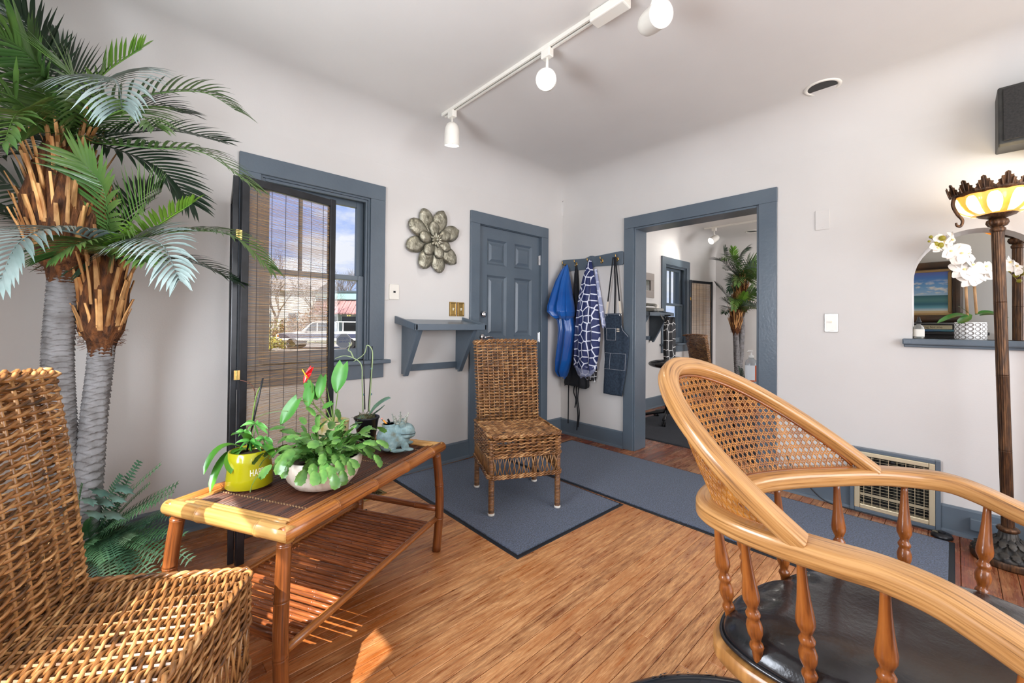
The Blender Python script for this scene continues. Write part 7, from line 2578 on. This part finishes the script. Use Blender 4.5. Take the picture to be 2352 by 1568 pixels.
# ================================================================ outside, beyond the window
GZ = -0.60
GRND = pm('dry_grass_ground', C(150, 138, 104), 0.95, c2=C(120, 122, 78), scale=1.5, detail=6)
ROADM = pm('pale_asphalt', C(166, 158, 150), 0.9, c2=C(150, 144, 138), scale=4)
struct(MB().box(-60, 120, YA + WT + 0.01, 140, GZ - 0.2, GZ).build('ground', GRND))
def outp(px, py, t):
    return pt(px, py, t)
OR_ = atan2(CR.y, CR.x)     # screen-parallel direction on the ground
def ground_at(px, t):
    p = pt(px, 744, t)
    return V((p.x, p.y, GZ))
road = struct(MB().box(-60, 80, -4.5, 4.5, 0.0, 0.02).build('road', ROADM, loc=ground_at(740, 29.5)))
road.rotation_euler = (0, 0, OR_)
# pickup truck facing left
TD = 27.5
tc_ = ground_at(748, TD)
truck = thing('pickup_truck', 'white and navy pickup truck parked across the street', 'truck', tc_ + V((0, 0, 0.02)), OR_ + radians(180 + 12))
TWH = pm('truck_white', C(236, 236, 234), 0.3, coat=0.5)
TNV = pm('truck_navy', C(62, 66, 92), 0.3, coat=0.5)
TGL = pm('truck_glass', C(60, 72, 82), 0.08, coat=0.6)
TIRE = pm('tire_rubber', C(30, 30, 32), 0.8)
def tbox(name, x0, x1, y0, y1, z0, z1, mat, bev=0.04, par=None):
    return MB().box(x0, x1, y0, y1, z0, z1).build(name, mat, par or truck, bevel=bev)
body = MB().prism([(-2.75, 0.55), (2.62, 0.55), (2.70, 0.70), (2.66, 1.02), (1.35, 1.14), (-2.75, 1.14)], -0.95, 0.95, lambda a, b, h: V((a, h, b))).build('body', TWH, truck, bevel=0.05)
for y in (-0.957, 0.95):
    MB().box(-2.73, 2.55, y, y + 0.007, 0.72, 1.00).build('navy_side_panel', TNV, truck)
cab = MB().prism([(-0.55, 1.14), (1.30, 1.14), (0.66, 1.74), (0.45, 1.80), (-0.42, 1.80), (-0.55, 1.70)], -0.84, 0.84, lambda a, b, h: V((a, h, b))).build('cab', TWH, truck, bevel=0.05)
for y in (-0.848, 0.842):
    MB().prism([(0.36, 1.18), (1.05, 1.18), (0.62, 1.68), (0.36, 1.72)], y, y + 0.006, lambda a, b, h: V((a, h, b))).build('door_window', TGL, cab)
    MB().prism([(-0.42, 1.18), (0.28, 1.18), (0.28, 1.72), (-0.36, 1.72)], y, y + 0.006, lambda a, b, h: V((a, h, b))).build('rear_window', TGL, cab)
MB().add([(1.27, -0.76, 1.19), (1.27, 0.76, 1.19), (0.70, 0.70, 1.72), (0.70, -0.70, 1.72)], [(0, 1, 2, 3)]).build('windscreen', TGL, cab, solid=0.02)
tbox('grille', 2.63, 2.715, -0.72, 0.72, 0.74, 0.97, DARKM, 0.01)
tbox('bumper', 2.60, 2.82, -0.95, 0.95, 0.48, 0.64, CHROME, 0.03)
for y in (-0.93, 0.72):
    tbox('headlight', 2.60, 2.71, y, y + 0.21, 0.78, 0.96, pm('headlamp', C(236, 232, 220), 0.2), 0.01)
    tbox('turn_lamp', 2.50, 2.66, y - 0.02 if y < 0 else y + 0.20, y + 0.01 if y < 0 else y + 0.23, 0.76, 0.94, pm('orange_lamp', C(236, 140, 50), 0.3), 0.01)
for x in (1.75, -1.65):
    for y in (-0.86, 0.86):
        mb = MB()
        vs = []
        for w_, r_ in ((-0.12, 0.34), (-0.13, 0.36), (0.13, 0.36), (0.12, 0.34)):
            for j in range(24):
                q = 2 * pi * j / 24
                vs.append((x + r_ * cos(q), y + w_, 0.36 + r_ * sin(q)))
        mb.add(vs, [(i * 24 + j, i * 24 + (j + 1) % 24, (i + 1) * 24 + (j + 1) % 24, (i + 1) * 24 + j) for i in range(3) for j in range(24)] + [tuple(range(24))[::-1], tuple(range(72, 96))])
        w_ = mb.build('wheel', TIRE, truck)
        mb = MB()
        yy = y + (0.135 if y > 0 else -0.135)
        vs = [(x, yy, 0.36)] + [(x + 0.20 * cos(2 * pi * j / 20), yy, 0.36 + 0.20 * sin(2 * pi * j / 20)) for j in range(20)]
        mb.add(vs, [(0, 1 + j, 1 + (j + 1) % 20) for j in range(20)]).build('hubcap', CHROME, w_, solid=0.02)
for x0 in (-0.95, -2.6):
    for y in (-0.80, 0.80):
        MB().tube([(x0, y, 1.14), (x0, y, 1.78)], 0.035, 8).build('ladder_rack_post', TWH, truck)
for y in (-0.80, 0.80):
    MB().tube([(-0.80, y, 1.78), (-2.7, y, 1.78)], 0.035, 8).build('ladder_rack_rail', TWH, truck)
for x0 in (-0.95, -2.6):
    MB().tube([(x0, -0.8, 1.78), (x0, 0.8, 1.78)], 0.03, 8).build('ladder_rack_bar', TWH, truck)
for y in (-1.06, 1.0):
    MB().ell((1.02, y, 1.24), (0.08, 0.10, 0.09), 10, 8).build('side_mirror', TWH, truck, smooth=True)
# shop building across the street
BD = 42.0
sb0 = ground_at(728, BD)
shop = thing('shop_building', 'teal shop building with red ribbed awning across the street', 'building', sb0, OR_)
sc = BD / FPX
BW_ = 190 * sc
def zof(py):
    return CAM_H - GZ + (743 - py) * sc
TEAL = pm('teal_fascia', C(150, 186, 186), 0.7)
REDR = pm('red_ribbed_awning', C(168, 122, 120), 0.7)
MB().box(0, BW_, 0, 8, 0, zof(690)).build('wall', pm('shop_wall', C(150, 170, 176), 0.8), shop)
MB().box(-0.1, BW_ + 0.1, -0.25, 8, zof(690), zof(674)).build('fascia', TEAL, shop)
MB().box(-0.2, BW_ + 0.2, -0.35, 8.1, zof(674), zof(670)).build('roof_edge', pm('dark_roof_edge', C(70, 84, 92), 0.7), shop)
me = MB().prism([(0, zof(691)), (-1.7, zof(722)), (-1.7, zof(722) - 0.12), (0, zof(691) - 0.12)], 0, 0.27, lambda a, b, h: V((h, a, b))).mesh('awning_rib', REDR)
nr = int(BW_ / 0.30)
for i in range(nr):
    inst('awning_rib', me, shop, loc=(i * 0.30, 0, 0.03 * (i % 2)))
xw = 0.4
wi = 0
while xw < BW_ - 2:
    f_ = MB().box(xw, xw + 1.75, -0.06, 0.0, 0.5, zof(726)).build('window', pm('shop_frame', C(170, 186, 196), 0.6), shop)
    MB().box(xw + 0.10, xw + 1.65, -0.08, -0.06, 0.7, zof(729)).build('pane', pm('dark_shop_glass', C(40, 50, 58), 0.1), f_)
    xw += 2.1
for i in range(2):
    MB().ell((1.9 + 0.22 * i + 1.35, -0.30, zof(727)), (0.06, 0.06, 0.06), 8, 6).build('pendant_bulb', pm('shop_bulb', C(255, 210, 120), 0.4, emit=C(255, 200, 100), estr=3), shop)
# pale house to the left
hs = thing('pale_house', 'pale siding house behind the brown shrubs across the street', 'building', ground_at(575, 46), OR_)
sc2 = 46 / FPX
hw2 = 150 * sc2
HZ = 1.75 + 72 * sc2
for i in range(12):
    MB().box(0, hw2, 0 - 0.02 * (i % 1), 6, HZ * i / 12, HZ * (i + 1) / 12 - 0.03).build('siding_board', pm('pale_siding', C(214, 212, 206), 0.8), hs)
MB().prism([(-0.5, HZ), (6.5, HZ), (3, HZ + 1.6)], -0.3, hw2 + 0.3, lambda a, b, h: V((h, a, b))).build('roof', pm('grey_shingle_roof', C(150, 142, 138), 0.9), hs)
for x0 in (1.2, 4.2):
    f_ = MB().box(x0, x0 + 1.1, -0.06, 0, 1.3, 2.8).build('window', pm('shop_frame', C(170, 186, 196), 0.6), hs)
    MB().box(x0 + 0.08, x0 + 1.02, -0.08, -0.06, 1.38, 2.72).build('pane', pm('dark_shop_glass', C(40, 50, 58), 0.1), f_)
# bare trees
BARK = pm('bare_tree_bark', C(104, 94, 90), 0.9, c2=C(140, 126, 116), scale=4)
def bare_tree(name, label, base, H_, seed, spread=0.55, depth=6, r0=0.16, group='bare trees outside'):
    t = thing(name, label, 'tree', base, 0, group)
    r_ = random.Random(seed)
    tr, br = MB(), MB()
    def grow(p, d_, L, r, lv):
        n = 3
        pts = [p]
        for i in range(n):
            d_ = (d_ + V((r_.uniform(-.12, .12), r_.uniform(-.12, .12), r_.uniform(-.02, .10)))).normalized()
            p = p + d_ * (L / n)
            pts.append(p)
        (tr if lv >= depth - 1 else br).tube(pts, [lerp(r, r * 0.66, i / n) for i in range(n + 1)], 6 if lv > 2 else 3, caps=False)
        if lv > 0:
            for i in range(3 if lv > 1 else 4):
                q = r_.uniform(0, 2 * pi)
                s_ = spread * r_.uniform(0.7, 1.3)
                nd = (d_ + V((cos(q) * s_, sin(q) * s_, r_.uniform(-.1, .25)))).normalized()
                grow(pts[-1] if i < 2 else pts[-2], nd, L * r_.uniform(0.66, 0.86), r * 0.60, lv - 1)
    grow(V((0, 0, 0)), V((0, 0, 1)), H_ * 0.27, r0, depth)
    tr.build('trunk', BARK, t, smooth=True)
    br.build('branches', BARK, t, smooth=True, stuff=True)
    return t
bare_tree('bare_tree', 'bare grey tree rising behind the shop roof', ground_at(800, 52), 9.5, 3, 0.5, 6, 0.20)
bare_tree('bare_tree', 'bare tree behind the left side of the reed screen', ground_at(630, 36), 8.5, 5, 0.6, 6, 0.16)
bare_tree('bare_tree', 'bare tree behind the middle of the reed screen', ground_at(712, 40), 6.5, 9, 0.6, 6, 0.13)
# shrubs
def shrub(name, label, base, rx, rz, n, mats, seed, group='shrubs outside', leaf_s=0.12):
    t = thing(name, label, 'shrub', base, 0, group)
    r_ = random.Random(seed)
    for k_, mt in enumerate(mats):
        mb = MB()
        for i in range(n):
            q = r_.uniform(0, 2 * pi)
            u = r_.uniform(-0.2, 1)
            rad = (r_.random() ** 0.4)
            c_ = V((cos(q) * rx * rad * sqrt(max(0.05, 1 - max(0, u) ** 2)), sin(q) * rx * rad * sqrt(max(0.05, 1 - max(0, u) ** 2)), rz * (0.35 + 0.65 * u * rad)))
            a = V((r_.uniform(-1, 1), r_.uniform(-1, 1), r_.uniform(-1, 1))).normalized() * leaf_s
            b = V((r_.uniform(-1, 1), r_.uniform(-1, 1), r_.uniform(-1, 1))).normalized() * leaf_s * 0.5
            mb.add([c_ - a, c_ + b, c_ + a, c_ - b], [(0, 1, 2, 3)])
        mb.build('foliage', mt, t, stuff=True)
    mb = MB()
    for i in range(26):
        q = r_.uniform(0, 2 * pi)
        mb.tube([V((0, 0, 0)), V((cos(q) * rx * .4, sin(q) * rx * .4, rz * .5)), V((cos(q) * rx * .8, sin(q) * rx * .8, rz * r_.uniform(.7, 1)))], [0.03, 0.018, 0.006], 4, caps=False)
    mb.build('stems', BARK, t, stuff=True)
    return t
SHB = pm('dry_brown_leaves', C(150, 118, 84), 0.9)
SHB2 = pm('russet_leaves', C(122, 88, 62), 0.9)
SHG = pm('olive_leaves', C(128, 132, 62), 0.9)
SHD = pm('evergreen_leaves', C(52, 76, 42), 0.8)
SHY = pm('yellow_leaves', C(186, 170, 70), 0.8)
shrub('brown_shrub', 'dense brown shrub behind the truck bonnet', ground_at(690, 33), 1.7, 2.6, 420, [SHB, SHB2], 3)
shrub('brown_shrub', 'wide dry shrub left of the truck across the street', ground_at(640, 35), 1.8, 2.0, 420, [SHB, SHG], 4)
shrub('brown_shrub', 'tall russet shrub beside the shop building corner', ground_at(725, 36), 1.3, 3.2, 380, [SHB2, SHB], 6)
shrub('green_shrub', 'low yellow-green bush near the left window edge', ground_at(618, 24), 0.9, 0.9, 260, [SHG, SHY], 5)
shrub('green_shrub', 'evergreen shrub outside the second room window', V((8.3, 5.6, GZ)), 1.3, 2.3, 700, [SHD, SHG, SHY], 8, leaf_s=0.07)
shrub('green_shrub', 'tall leafy bush further left outside the second room window', V((7.2, 5.2, GZ)), 0.9, 2.0, 600, [SHD, SHY], 9, leaf_s=0.07)
bare_tree('bare_tree', 'bare tree close outside the second room window', V((8.6, 6.2, GZ)), 5.0, 14, 0.6, 6, 0.10)
bare_tree('bare_tree', 'second bare tree outside the second room window', V((9.8, 6.4, GZ)), 5.5, 17, 0.6, 6, 0.10)
# pale post outside the second room
tag(MB().box(7.05, 7.17, YA + 0.75, YA + 0.87, GZ, 2.6).build('porch_post', pm('blue_grey_post', C(150, 172, 200), 0.6)), 'pale blue porch post outside the second room window', 'post')
